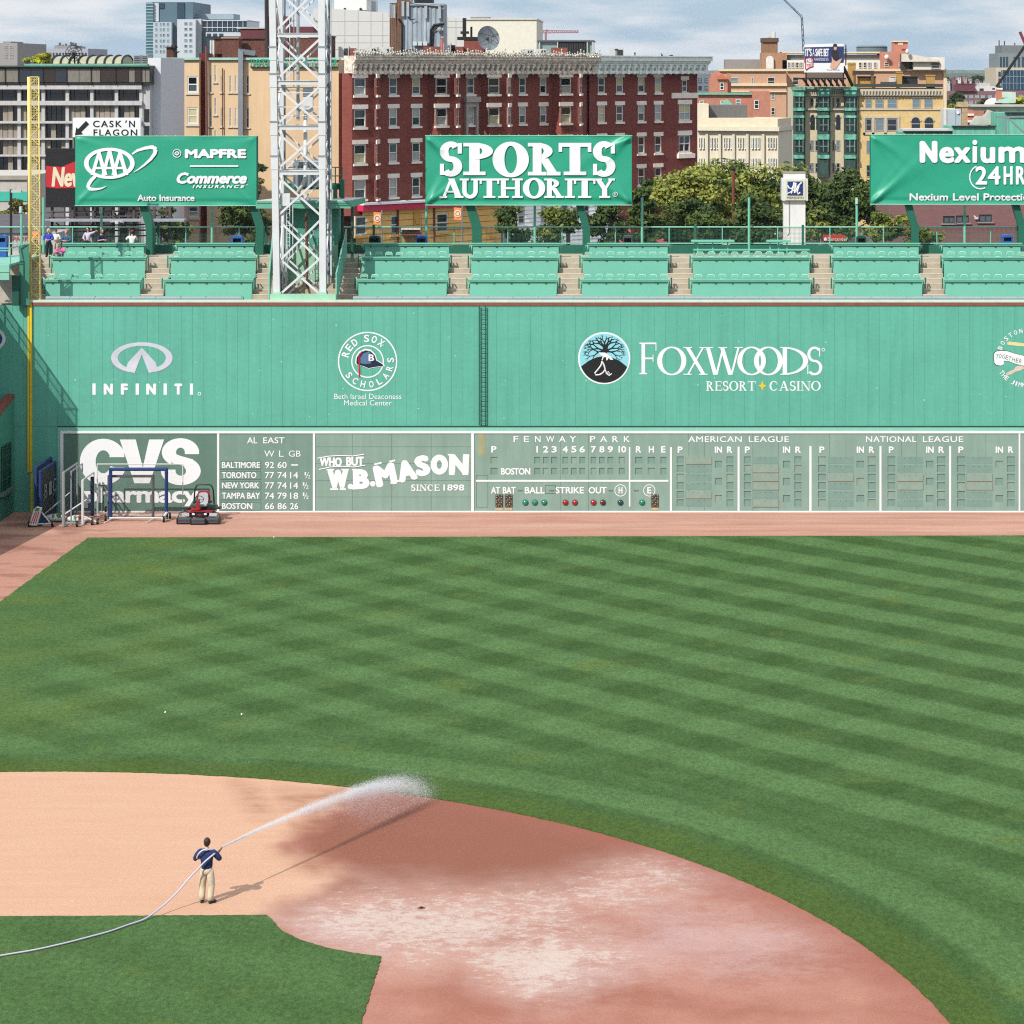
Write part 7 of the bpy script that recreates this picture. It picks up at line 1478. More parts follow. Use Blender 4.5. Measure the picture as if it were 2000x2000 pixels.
    YC=M('yellow chimney brick',(190,150,86),.9,var=.3,scale=4,fine=.2)
    for lab,a,c,y0,y1,dd in (('yellow brick chimney right of the safe bet billboard',1657,1671,124,166,6),('low yellow brick roof house with dark lintels',1676,1710,150,168,5),('left of two small yellow chimneys on the beige roof',1752,1762,141,166,3),('right of two small yellow chimneys on the beige roof',1810,1826,147,166,2)):
        t=thing('chimney',lab,'chimney',(X(a,D+dd),D+dd,Z(y1,D)),group='chimneys on the far roofs'); m=MB(); m.box(X(a,D+dd),X(c,D+dd),D+dd,D+dd+1.2,Z(y1+6,D),Z(y0,D)); m.build('stack',YC,t); m=MB(); m.box(X(a-1,D+dd),X(c+1,D+dd),D+dd-.1,D+dd+1.3,Z(y0+2,D),Z(y0-1,D)); m.build('cap',DARKR if 'dark' in lab else YC,t)
    t=thing('rooftop_hut','dark roofed plant hut on the beige building roof','rooftop',(X(1690,D+6),D+6,Z(166,D))); m=MB(); m.box(X(1671,D),X(1712,D),D+4,D+9,Z(146,D),Z(138,D)); m.build('roof',DARKR,t); m=MB(); m.box(X(1672,D),X(1676,D),D+4,D+5,Z(168,D),Z(146,D)); m.box(X(1706,D),X(1711,D),D+4,D+5,Z(168,D),Z(146,D)); m.build('leg_wall',M('hut wall',(120,96,60),.9),t)
    t=thing('rooftop_hut','black boxy roof hut between the two small yellow chimneys','rooftop',(X(1780,D+5),D+5,Z(166,D))); m=MB(); m.box(X(1763,D),X(1799,D),D+5,D+8,Z(166,D),Z(150,D)); m.build('wall',M('black sheet',(34,36,42),.6),t); m=MB(); m.box(X(1762,D),X(1800,D),D+4.8,D+8.2,Z(151,D),Z(148.5,D)); m.build('roof',DARKR,t)
    t=thing('rooftop_hut','low grey ducting on the beige building roof edge','rooftop',(X(1740,D+2),D+2,Z(166,D))); m=MB(); m.box(X(1724,D),X(1753,D),D+2,D+4,Z(168,D),Z(160,D)); m.build('duct',M('dark duct',(72,76,80),.6),t); m=MB(); m.box(X(1740,D),X(1751,D),D+3,D+4,Z(160,D),Z(152,D)); m.build('duct_head',M('duct pale',(216,214,206),.6),t)
    # safe bet billboard
    D=396; t=thing('billboard','white and navy rooftop billboard reading safe bet with a dealt hand','billboard',(X(1610,D),D,Z(160,D))); P=lambda L,d=D:[(X(a,d),Z(c,d)) for a,c in L]
    m=MB(); m.prism(P([(1571,87),(1625,85),(1648,86),(1648,141.5),(1571,141.5)]),D,D+.5); m.build('board',WHITE,t); m=MB(); m.prism(P([(1571,92.5),(1648,90.5),(1648,122.5),(1571,122.5)]),D-.04,D); m.build('navy_field',M('poster navy',(42,58,112),.55),t)
    m=MB(); pput(m,"IT'S",1573,1585.5,94.5,110,D-.06,.035); pput(m,'A',1586.8,1591,95,110,D-.06,.02); pput(m,'SAFE',1592.5,1606.5,95,110,D-.06,.035); pput(m,'BET',1608.5,1619,95,110,D-.06,.035); pput(m,'WE HAVE BOSTONS BEST SEATS',1590,1618,113,118.5,D-.06,.0); m.build('lettering',LETTER,t)
    m=MB(); m.prism(P([(1572.5,114),(1582,112),(1588.5,114),(1588.5,131),(1580,133.5),(1574.5,138.5),(1572.5,134)]),D-.08,D-.05); m.build('badge_border',RED,t); m=MB(); m.prism(P([(1574.5,115.5),(1582,114),(1586.5,115.5),(1586.5,129.5),(1579.5,131.5),(1574.8,135)]),D-.10,D-.08); m.build('badge',WHITE,t); m=MB(); pput(m,'ACE',1575.5,1586,116,123,D-.12,.02,rot=2); m.build('badge_lettering',BLACK,t); m=MB(); pput(m,'TICKET',1575.5,1586,124.5,130,D-.12,.03,rot=6); m.build('badge_lettering',RED,t)
    m=MB(); m.prism(P([(1624,102),(1628,97),(1634,97),(1638,102),(1638,117),(1635,120),(1626,118)]),D-.09,D-.05); m.prism(P([(1627,90),(1628,85.5),(1634,85.5),(1635,90),(1637,91.5),(1625,91.5)]),D-.09,D-.05); m.build('figure_coat',M('poster black',(40,36,44),.6),t); m=MB(); m.prism(P([(1628.5,91.5),(1634,91.5),(1634,96),(1631,98.5),(1628.5,96)]),D-.1,D-.06); m.prism(P([(1624,110),(1628,117),(1633,120),(1640,116),(1644.5,113.5),(1642,120),(1637,128),(1633,134),(1626,135),(1621,131),(1623,124),(1625,119)]),D-.1,D-.06); m.build('figure_skin',M('poster skin',(224,178,150),.6),t)
    m=MB(); pput(m,'PROUD PARTNER',1615,1640,135.5,138,D-.03,0); m.build('small_lettering',M('poster grey',(130,130,140)),t)
    m=MB(); 
    for px in range(1575,1650,12): m.bar((X(px,D),D+.3,Z(168,D)),(X(px,D),D+.3,Z(141,D)),.3); m.bar((X(px-8,D),D-.6,Z(153,D)),(X(px+5,D),D+1,Z(168,D)),.22)
    m.bar((X(1556,D),D-.6,Z(153.5,D)),(X(1652,D),D-.6,Z(153.5,D)),.25); m.bar((X(1648,D),D+1,Z(130,D)),(X(1668,D),D+3,Z(168,D)),.35); m.build('frame',BLACK,t); m=MB(); m.box(X(1576,D),X(1646,D),D+.05,D+.3,Z(152,D),Z(142,D)); m.build('skirt',M('skirt slats',(120,104,92),.8,var=.2,st=(.3,.3,8)),t)
    t=thing('antenna_mast','thin antenna mast right of the safe bet billboard','antenna',(X(1652,D+1),D+1,Z(140,D))); m=MB(); m.tube([(X(1653,D),D+1,Z(128,D)),(X(1653,D),D+1,Z(87,D))],.1,5); m.build('mast',FRAMED,t); m=MB(); [m.bar((X(1648,D),D+1,Z(y,D)),(X(1656,D),D+1,Z(y,D)),.14) for y in (90,97,101,106)]; m.build('cross_arm',M('arm pale',(180,186,188)),t)
    # crane jib in the sky and second crane
    D=800; t=thing('crane','slender dark crane jib rising behind the safe bet billboard','crane',(X(1574,D),D,20)); m=MB(); 
    def jib(m,p,q,w,n,D):
        p=Vector(p); q=Vector(q); d=(q-p).normalized(); u=Vector((d.z,0,-d.x))
        for s in (-1,1): m.bar(p+u*w*s,q+u*w*s*.6,w*.7)
        for i in range(n): a=p+(q-p)*i/n; c=p+(q-p)*(i+1)/n; m.bar(a+u*w*(1 if i%2 else -1),c+u*w*(-1 if i%2 else 1),w*.5)
    jib(m,(X(1574,D),D,Z(175,D)),(X(1566,D),D,Z(33,D)),.35,14,D); m.build('mast',M('crane slate',(62,82,98),.6),t); m=MB(); jib(m,(X(1566,D),D,Z(33,D)),(X(1524,D),D,Z(-8,D)),.25,12,D); m.bar((X(1566,D),D,Z(36,D)),(X(1546,D),D,Z(12,D)),.12); m.build('jib',MATS['crane slate'],t)
    D=900; t=thing('crane','distant reddish horizontal crane jib above the glass hall','crane',(X(1090,D),D,40)); m=MB(); jib(m,(X(1048,D),D,Z(62,D)),(X(1130,D),D,Z(62,D)),.45,22,D); m.bar((X(1068,D),D,Z(62,D)),(X(1068,D),D,Z(57,D)),.4); m.build('jib',M('crane red',(160,110,120),.6),t); m=MB(); m.bar((X(1066,D),D,0),(X(1066,D),D,Z(62,D)),.7); m.build('mast',MATS['crane red'],t)
    # cream civic building and red houses in front
    D=345; b=Bld('civic_building','cream stone civic building with tall grouped windows and a parapet',1450,D,seed=4); b.wf=M('civic sash',(244,240,226)); CV=M('cream stone',(232,222,200),.85,var=.05,streak=.08)
    b.mesh('wall',CV,lambda m:m.slab([(X(1362,D+4),D+4),(X(1520,D),D),(X(1547,D+8),D+8),(X(1400,D+22),D+22)],0,Z(256,D))); W=[]
    A,B=(X(1362,D+3.8),D+3.8),(X(1520,D-.2),D-.2)
    for i,x in enumerate((1365,1387,1413.5,1441,1467,1499)):
        for k in range(3): W.append((x+k*6.2,x+k*6.2+4.4,268,291))
        for k in range(3): W.append((x+k*6.2,x+k*6.2+4.4,308,327))
    strip_windows(b,A,B,W); b.mesh('entablature',CV,lambda m:m.slab([(X(1360,D+3),D+3.2),(X(1521,D),D-.8),(X(1549,D+8),D+8),(X(1400,D+22),D+22)],Z(256,D),Z(248,D))); b.mesh('parapet',M('cream parapet',(232,218,190),.85,var=.08),lambda m:m.slab([(X(1362,D+4),D+4),(X(1519,D),D+.2),(X(1545,D+8),D+8),(X(1400,D+22),D+22)],Z(248,D),Z(232,D)))
    b.mesh('roof_house',M('standing seam grey',(112,110,108),.7,var=.1,st=(3,3,.3)),lambda m:m.box(X(1384,D),X(1464,D),D+8,D+16,Z(240,D),Z(207,D))); b.box('attic',M('cream stone'),1362,1384,203,233,D+6,6)
    for a in (1378,1403,1430,1457,1488): b.box('pier',CV,a,a+5,262,340,D+(1520-a)/158*4-.55,.5)
    D=375; b=Bld('brick_house','red brick houses with white windows and green trim behind the civic building',1430,D,seed=9); b.wf=FRAMEW; RB=M('red orange brick',(196,134,112),.88,var=.1,fine=.1,fs=5)
    A,B=b.front(1362,D,1470,D,Z(184,D),0,RB,thick=12); strip_windows(b,A,B,[(1366,1375,196,206),(1407,1416,196,206),(1437,1447,194,207)]); b.box('green_eave',TEALC,1360,1471,181.5,185,D-.5,4); A,B=b.front(1386,D+5,1421,D+5,Z(152,D),0,RB,thick=8,name='gable_house'); strip_windows(b,A,B,[(1406,1414,161,176)]); b.mesh('gable_roof',M('orange tile',(206,120,90),.8,var=.1),lambda m:m.prism([(X(1402,D),Z(155,D)),(X(1411,D),Z(143,D)),(X(1424,D),Z(155,D))],D+4.5,D+13)); b.box('chimney',RB,1388,1402,142,156,D+6,2); b.box('chimney',RB,1420,1428,143,180,D+6,2)
    A,B=b.front(1470,D-3,1504,D-3,Z(178,D),0,RB,thick=12,name='side_house'); strip_windows(b,A,B,[(1473,1482,196,213)]); b.mesh('green_dormer',M('dormer green',(150,204,180),.6),lambda m:m.prism([(X(1406,D),Z(206,D)),(X(1419.5,D),Z(193,D)),(X(1433,D),Z(206,D))],D-.8,D+3))
    D=560; b=Bld('distant_block','blue grey office block peeping left of the red chimneys',1374,D,seed=5,group='distant blocks on the skyline'); b.wf=FRAMED; A,B=b.front(1362,D,1393,D,Z(144,D),0,M('slate block',(120,130,142),.7),thick=20); strip_windows(b,A,B,[(1364,1370,153,162),(1376,1386,153,162),(1364,1370,168,176),(1376,1386,168,176)])
    # right edge: glass office, far red terraces, near roofs
    D=900; b=Bld('glass_office','stepped grey office tower with a big blue glass wall at right edge',1980,D,seed=6); SG=M('stone grey',(132,142,146),.75,var=.05)
    b.front(1945,D,2090,D,Z(132,D),0,M('pale stone frame',(206,194,172),.8),thick=30); b.box('glass_wall',glass('deep blue glass',(28,66,92),.05),1956,2090,137,175,D-.8,.6); 
    for i in range(9): b.box('mullion',M('mullion pale',(150,170,180)),1958+i*7,1958.8+i*7,137,175,D-1.0,.2)
    for y in (149,162): b.box('transom',M('mullion pale'),1956,2090,y,y+.9,D-1.0,.2)
    b.box('upper_storeys',SG,1950,2090,104,132,D+4,25); b.box('plant_storey',M('plant stone',(122,128,130),.8),1957,2090,88.5,104,D+8,18)
    for i,x in enumerate((1953,1959,1965,1980,1988,1996)): b.box('window_slit',DG,x,x+3.6,111,131,D+3.8,.2)
    for y in (140,153,166): b.box('side_window',DG,1950,1954,y,y+9,D-.3,.3)
    b.mesh('roof_mast',FRAMED,lambda m:[m.bar((X(p,D),D+10,Z(89,D)),(X(p,D),D+10,Z(q,D)),.35) for p,q in ((1959,78),(1969.5,79),(1990,83))])
    D=700; t=thing('crane','dark crane jib slanting across the glass office at right edge','crane',(X(1950,D),D,10)); m=MB(); m.bar((X(1946,D),D,Z(170,D)),(X(2012,D),D,Z(75,D)),.7); m.build('jib',BLACK,t); m=MB(); m.bar((X(1992,D),D,Z(62,D)),(X(2004,D),D,Z(90,D)),.7); m.build('red_tip',M('crane tip red',(130,50,64)),t)
    D=800; b=Bld('distant_terrace','far purple brick terrace with rows of pale windows',1930,D,seed=7); b.wf=M('terrace sash',(206,214,216)); A,B=b.front(1846,D,2060,D,Z(178,D),0,M('purple brick',(132,98,104),.88,var=.06),thick=14); strip_windows(b,A,B,[(x,x+7,y,y+5.5) for x in (1882,1893.5,1905,1916,1930,1943,1990) for y in (186,197)],PW[1]); b.box('castellated_wing',M('maroon brick',(112,62,76),.88),1868,1905,165,178,D-1,8); b.mesh('merlon',M('maroon brick'),lambda m:[m.box(X(1869+i*4,D),X(1871.5+i*4,D),D-1,D+1,Z(166,D),Z(163,D)) for i in range(9)])
    b=Bld('white_house','flat roofed white house beside the castellated maroon wing',1925,805,seed=3); b.wf=FRAMED; A,B=b.front(1905,805,1946,805,Z(169,805),0,M('white render',(222,220,218),.8),thick=8); strip_windows(b,A,B,[(1913,1921,173,179),(1938,1943,172,175)],PW[0]); b.box('upper_box',M('render grey',(196,196,194)),1912,1934,162,170,806,6)
    # copper-roofed theatre and old chimney in the right foreground
    D=250; b=Bld('theatre','copper clad theatre roofs with a stone gable behind the right billboard',1880,D,seed=3); CU=M('verdigris sheet',(118,196,172),.7,var=.14,scale=1,st=(4,4,.2),streak=.3); 
    b.box('low_roof',CU,1765,1862,259,300,D,8,0); b.box('ledge',M('dark ledge',(40,44,46)),1765,1862,255.5,258,D-.3,.6); b.box('ledge_stone',M('ledge stone',(206,206,202),.8),1764,1862,252,255.5,D-.2,4)
    b.box('mid_roof',CU,1861,1944,247.5,300,D-.5,8,0); b.box('ledge',M('dark ledge'),1860,1946,245.5,248,D-.8,.6); b.box('high_roof',CU,1948,2060,220,300,D+3,10,0); b.box('ledge',M('dark ledge'),1964,2060,219,221.5,D+2.4,.6)
    b.mesh('stone_gable',M('gable stone',(200,196,190),.85,var=.15,scale=1),lambda m:m.prism([(X(1893,D+9),Z(247,D)),(X(1902,D+9),Z(232,D)),(X(1906,D+9),Z(229,D)),(X(1917,D+9),Z(230,D)),(X(1922,D+9),Z(227,D)),(X(1928,D+9),Z(217,D)),(X(1934,D+9),Z(219,D)),(X(1946,D+9),Z(226,D)),(X(1948,D+9),Z(247,D))],D+8,D+9)); b.mesh('cornice',M('stone cornice',(190,184,172),.85,var=.12),lambda m:(m.box(X(1925,D),X(2060,D),D+10,D+16,Z(219,D),Z(211,D)),m.box(X(1920,D),X(2060,D),D+9.5,D+16,Z(211,D),Z(208,D)))); b.mesh('pipe_brace',GALV,lambda m:(m.bar((X(1948,D),D+1,Z(229,D)),(X(2040,D),D+1,Z(228,D)),.18),m.bar((X(1970,D),D+1,Z(230,D)),(X(2010,D),D+1,Z(266,D)),.15),m.bar((X(1968,D),D+1,Z(229,D)),(X(1968,D),D+1,Z(262,D)),.12)))
    b.mesh('pavilion_roof',M('pavilion green',(160,204,184),.6),lambda m:m.add([(X(1942,D+20),D+20,Z(206,D)),(X(1983,D+20),D+20,Z(206,D)),(X(1983,D+26),D+26,Z(206,D)),(X(1942,D+26),D+26,Z(206,D)),(X(1957,D+23),D+23,Z(195,D)),(X(1968,D+23),D+23,Z(195,D))],[(0,1,5,4),(1,2,5),(2,3,4,5),(3,0,4)])); b.box('pale_dormer',M('pale green wall',(206,226,212),.7),1957,1984,180,200,D+30,5); b.mesh('white_dome',M('dome pale',(226,224,220),.7),lambda m:m.ball((X(1940,D+24),D+24,Z(212,D)),1.0,1,.8),True)
    CH2=M('old chimney brick',(184,152,120),.9,var=.3,scale=4,fine=.2)
    for lab,a,c,y0,y1,dd in (('tall old brick chimney right of the beige building',1879,1890,208,248,4),('slim orange chimney with white band beside the pavilion roof',1948,1957,176,200,22)):
        t=thing('chimney',lab,'chimney',(X(a,D+dd),D+dd,Z(y1,D)),group='chimneys on the far roofs'); m=MB(); m.box(X(a,D+dd),X(c,D+dd),D+dd,D+dd+.9,Z(y1+30,D),Z(y0,D)); m.build('stack',CH2 if 'old' in lab else M('orange chimney',(206,130,100),.88,var=.12),t); m=MB(); m.box(X(a-(9 if 'old' in lab else 1),D+dd),X(c+1,D+dd),D+dd-.1,D+dd+1,Z(y0+2,D),Z(y0-8 if 'old' in lab else y0-1,D)); m.build('cap',M('chimney cap',(190,168,128),.9,var=.25,scale=5) if 'old' in lab else WHITE,t)
    b=Bld('orange_terrace','orange brick terrace with white bands behind the old chimney',1900,275,seed=3); b.box('wall',M('terrace orange',(208,130,94),.88,var=.08),1884,1910,214,300,280,8,0); b.box('white_band',WHITE,1884,1910,222,226,279.8,.3); b.box('white_band',WHITE,1884,1910,235,239,279.7,.3); b.box('right_wall',M('terrace dusty',(196,136,112),.88,var=.15),1911,1930,209,300,276,8,0)
    b=Bld('grey_plant_house','pale blue grey metal plant house with a round vent',1862,268,seed=3); b.box('wall',M('pale blue metal',(190,202,212),.6,var=.05),1852,1880,214,270,268,5,0); b.box('wing',M('wing white',(226,222,214),.7),1843,1866,212,260,270,3,0); b.mesh('round_vent',WHITE,lambda m:m.disc((X(1871,267.9),Z(220,267.9)),.16,267.85,268)); b.box('seam',M('seam blue',(150,164,176)),1866,1866.8,214,262,267.95,.06)
    # purple brick building close behind the seats at right
    D=178; b=Bld('purple_brick_building','flat purple brown brick building close behind the right billboard',1900,D,seed=3); st=(FRAMED,.06,0,1,0,.1,M('sill grey',(150,140,136)))
    b.front(1735,D,2100,D,Z(380,D),0,M('purple brown brick',(136,100,100),.9,var=.12,st=(1,1,4),fine=.16,fs=8),[(1842,1866,422,437),(1867,1893,421,435.5),(1912,1937,419,434)],st,thick=10,pane=PANES[2])
    b.mesh('wall_lamp',M('lamp pale',(220,206,200)),lambda m:(m.box(X(1903,D),X(1910,D),D-.2,D,Z(428,D),Z(424,D)),m.bar((X(1902,D),D-.1,Z(421,D)),(X(1906,D),D-.1,Z(426,D)),.1)))
    D=168; t=thing('bank_sign','red bank sign panel with a white flame half behind the fence','sign',(X(1630,D),D,0)); m=MB(); m.box(X(1608,D),X(1650,D),D,D+.3,Z(471,D),Z(459,D)); m.build('panel',M('sign red',(214,44,50),.5),t); m=MB(); pput(m,'Santander',1617,1656,463.5,470,D-.03,.02); m.ball((X(1612.5,D),D,Z(467.5,D)),.1,.03,.12); m.build('lettering',LETTER,t); m=MB(); m.bar((X(1630,D),D+.15,0),(X(1630,D),D+.15,Z(471,D)),.15); m.build('post',FRAMED,t)
    D=205; t=thing('rusty_pole','thin rust brown pole standing among the trees','pole',(X(1432,D),D,0)); m=MB(); m.tube([(X(1431.5,D),D,0),(X(1432.5,D),D,Z(331,D))],.12,8); m.build('pole',M('rust pole',(132,72,56),.85,var=.2),t); m=MB(); m.ball((X(1432.5,D),D,Z(330,D)),.18); m.build('cap',BLACK,t)
city()
# ---------------- trees and hills
def leafmat(name,c):
    if name in MATS: return MATS[name]
    t=NT(name); p=t.pos(); col=alb(c,1.25)
    n=t.noise(p,1.1,3,.6); n2=t.noise(p,5,2,.5)
    cc=t.mix(t.mr(n,.3,.7,0,1),tuple(v*.8 for v in col),tuple(min(.5,v*1.25) for v in (col[0]*1.08,col[1],col[2]*.8)))
    t.l.new(t.scale(cc,t.mr(n2,.3,.7,.85,1.15)),t.b.inputs['Base Color']); t.b.inputs['Roughness'].default_value=.6; t.b.inputs['Specular IOR Level'].default_value=.2
    tr=t.n.new('ShaderNodeBsdfTranslucent'); t.l.new(cc,tr.inputs[0]); mx=t.n.new('ShaderNodeMixShader'); mx.inputs[0].default_value=.28; t.l.new(t.b.outputs[0],mx.inputs[1]); t.l.new(tr.outputs[0],mx.inputs[2])
    out=[q for q in t.n if q.type=='OUTPUT_MATERIAL'][0]; t.l.new(mx.outputs[0],out.inputs[0]); MATS[name]=t.mat; return t.mat
BARK=M('bark grey brown',(120,100,86),.95,var=.25,scale=4); BARKP=M('pale bark',(186,172,158),.95,var=.2,scale=4)
def tree(lab,D,px0,px1,py0,py1,mats,n,leaf,seed,trunkpx=None,bark=None,clumps=26,name='street_tree',gap=.0,squash=1,z0=0):
    rnd=random.Random(seed); t=thing(name,lab,'tree',(X(trunkpx or (px0+px1)/2,D),D,z0),group='trees behind the seats')
    cx,cz=X((px0+px1)/2,D),Z((py0+py1)/2,D); rx,rz=(X(px1,D)-X(px0,D))/2,(Z(py0,D)-Z(py1,D))/2; ry=min(rx,3.2)*.9
    C=[]
    for i in range(clumps):
        while True:
            a=[rnd.uniform(-1,1) for _ in range(3)]; q=math.sqrt(sum(v*v for v in a))
            if .25<q<1: break
        k=(.55+.45*rnd.random())/max(q,.3)*q if q>.6 else 1
        C.append(Vector((cx+a[0]*rx*.9,D+a[1]*ry*.85,cz+a[2]*rz*.9)))
    r=.30*min(rx,rz)*(1.6 if clumps<18 else 1.1)
    tx=X(trunkpx or (px0+px1)/2,D); m=MB(); fork=cz-rz*.75; base=(tx,D,z0)
    m.tube([base,(tx+rnd.uniform(-.2,.2),D,fork*.5+z0*.5),(tx+(cx-tx)*.3,D,fork)],[.26,.2,.15],8)
    for c in C[:14]:
        mid=Vector((tx+(cx-tx)*.3,D,fork))*.5+c*.5+Vector((rnd.uniform(-.3,.3),0,-.25)); m.tube([(tx+(cx-tx)*.3,D,fork-.2),mid,c],[.10,.06,.025],5,False)
    m.build('trunk',bark or BARK,t,smooth=True)
    rs=np.random.RandomState(seed); n=int(n*.72); idx=rs.randint(0,len(C),n); cc=np.array([tuple(c) for c in C])[idx]
    d=rs.normal(size=(n,3)); d/=np.linalg.norm(d,axis=1)[:,None]; rad=rs.rand(n)**.45; size=(.65+.7*rs.rand(len(C)))[idx]
    P=cc+d*(rad*size*r)[:,None]*np.array([1.25,1,.72*squash])
    nrm=d*.6+rs.normal(size=(n,3))*.55+np.array([0,-.1,.5]); nrm/=np.linalg.norm(nrm,axis=1)[:,None]
    a=np.cross(nrm,rs.normal(size=(n,3))); a/=np.linalg.norm(a,axis=1)[:,None]; b=np.cross(nrm,a); s=leaf*(.6+.8*rs.rand(n))
    V=np.stack([P-a*s[:,None],P+b*(s*.55)[:,None]-nrm*(s*.1)[:,None],P+a*s[:,None],P-b*(s*.55)[:,None]],1).reshape(-1,3)-np.array(t.location)
    me=bpy.data.meshes.new('crown'); me.from_pydata(V.tolist(),[],np.arange(4*n).reshape(-1,4).tolist())
    for q in mats: me.materials.append(q)
    top=(P[:,2]-cz)/rz+rs.normal(size=n)*.35; cl=rs.randint(0,len(mats),len(C))[idx]
    me.polygons.foreach_set('material_index',np.where(rs.rand(n)<.7,cl,rs.randint(0,len(mats),n)).astype(np.int32)); me.update()
    o=bpy.data.objects.new('crown',me); COL.objects.link(o); o.parent=t; CH.setdefault(t.name_full,[]).append(o)
    return t
LG=leafmat('leaf dark green',(62,84,44)); LM_=leafmat('leaf mid green',(84,104,50)); LY=leafmat('leaf yellow green',(156,162,80)); LL=leafmat('leaf light green',(134,144,70)); LB=leafmat('leaf brownish',(112,108,60)); LBR=leafmat('leaf bright lime',(190,190,60)); LD=leafmat('leaf deep blue green',(44,66,52))
def trees():
    T=tree
    T('dark green tree with brownish top between the auto insurance billboard and light tower',215,428,532,292,492,[LG,LM_,LB,LG],9000,.20,1,470,clumps=40)
    T('small leafy tree under the right half of the auto insurance billboard',205,296,372,400,486,[LM_,LL,LG],3800,.18,2,345,clumps=20)
    T('low brownish bush at the far left beside the black street lamp',184,-8,58,388,436,[LB,LM_,LB],2600,.15,3,30,name='bush',clumps=12)
    T('slim dark tree under the left post of the sports billboard',185,962,1044,395,480,[LG,LM_,LG],2100,.18,4,1000,clumps=18)
    T('slim leafy tree under the middle of the sports billboard',188,1050,1112,396,470,[LG,LM_,LL],1500,.17,5,1078,clumps=14)
    T('second slim tree under the middle of the sports billboard',190,1086,1140,398,460,[LM_,LG],1100,.17,55,1108,clumps=10)
    T('small young tree beside the pale green lamp under the sports billboard',182,1040,1096,436,492,[LM_,LL,LG],1400,.15,6,1070,clumps=10)
    T('bushy dark tree right of the second sports billboard post',186,1148,1232,392,486,[LG,LM_,LG],3600,.18,7,1190,clumps=26)
    T('dark tree beside the right edge of the sports billboard',200,1222,1300,344,492,[LG,LM_,LG],6000,.19,8,1255,clumps=30)
    T('big yellow green tree in the middle of the row behind the fence',212,1252,1462,318,470,[LY,LL,LM_,LY,LL],14000,.21,9,1362,clumps=60)
    T('tall light green tree behind the rust brown pole',216,1372,1520,306,440,[LY,LL,LM_,LM_],10000,.21,10,1440,clumps=46)
    T('dark undergrowth tree below the big yellow green tree',204,1290,1450,388,496,[LG,LM_,LG],8000,.19,11,1350,clumps=36)
    T('dark tree left of the white pillar behind the fence',203,1420,1546,372,496,[LG,LM_,LG],8000,.19,12,1470,clumps=34)
    T('tall dark green tree directly behind the white pillar',214,1490,1642,322,470,[LG,LM_,LG,LL],12000,.21,13,1560,clumps=56)
    T('dark green tree reaching the left edge of the right billboard',212,1600,1722,316,470,[LG,LM_,LG],9500,.2,14,1650,clumps=44)
    T('low spreading tree with pale trunks right of the white pillar',200,1568,1668,400,494,[LG,LM_,LL],5200,.18,15,1600,bark=BARKP,clumps=24)
    T('light leaved tree against the purple brick building',174,1676,1786,402,470,[LL,LM_,LY,LM_],5200,.16,16,1700,bark=BARKP,clumps=26)
    T('small drooping tree right of the right billboard post',172,1752,1842,432,500,[LL,LM_,LB],3000,.15,17,1800,bark=BARKP,clumps=16)
    T('bright lime treetop above the office roof, left of the skylight',262,62,106,103,127,[LBR,LBR,LL],1500,.2,18,86,clumps=12); T('tiny bright treetop at the left of the office roof',262,46,60,108,122,[LBR,LL],300,.18,19,52,clumps=5)
    T('bright yellow green tree by the pale green pavilion roof',285,1972,2012,186,208,[LBR,LL,LBR],1600,.2,20,1990,clumps=12); T('yellow treetop left of the old brick chimney',300,1852,1866,203,214,[LBR,LY],400,.2,21,1858,clumps=6)
    T('large dark tree beside the far purple terrace',560,1846,1886,180,212,[LD,LG],2600,.42,22,1866,clumps=20); T('reddish dark bush before the far purple terrace',520,1908,1952,192,212,[LD,LB,LD],2000,.4,23,1930,clumps=16)
    for i,(a,c,y0,y1) in enumerate(((1846,1862,146,172),(1858,1876,149,170),(1872,1890,148,168),(1882,1900,151,168),(1898,1914,148,166),(1906,1920,146,168),(1918,1930,145,166),(1930,1944,147,168),(1940,1952,149,170),(1866,1884,156,172))):
        T(f'{["first","second","third","fourth","fifth","sixth","seventh","eighth","ninth","tenth"][i]} dark far tree from the left below the hills',1500,a,c,y0,y1,[LD,LG],500,1.0,40+i,clumps=9)
    for i,(x,y,w,c) in enumerate(((1853,158,5,(206,200,200)),(1864,152,7,(140,96,100)),(1874,151,6,(222,216,214)),(1886,150,5,(190,150,150)),(1911,158,6,(170,140,146)),(1928,158,7,(226,224,220)),(1896,154,3,(212,208,206)))):
        D=1450; t=thing('distant_house',f'{["pale","brown","white","pinkish","mauve","bright white","small pale"][i]} far house among the dark trees below the hills','house',(X(x,D),D,0),group='far houses below the hills'); m=MB(); m.box(X(x-w/2,D),X(x+w/2,D),D,D+9,0,Z(y,D)); m.build('wall',M('far house %d'%i,c,.8,var=.05),t); m=MB(); m.prism([(X(x-w/2-.5,D),Z(y,D)),(X(x,D),Z(y-4,D)),(X(x+w/2+.5,D),Z(y,D))],D-.2,D+9.2); m.build('roof',M('far roof',(110,96,104),.8),t); m=MB(); m.box(X(x-1,D),X(x,D),D-.3,D,Z(y+4,D),Z(y+1.5,D)); m.build('window',PW[0],t)
    # hills
    rnd=random.Random(3); nx=420
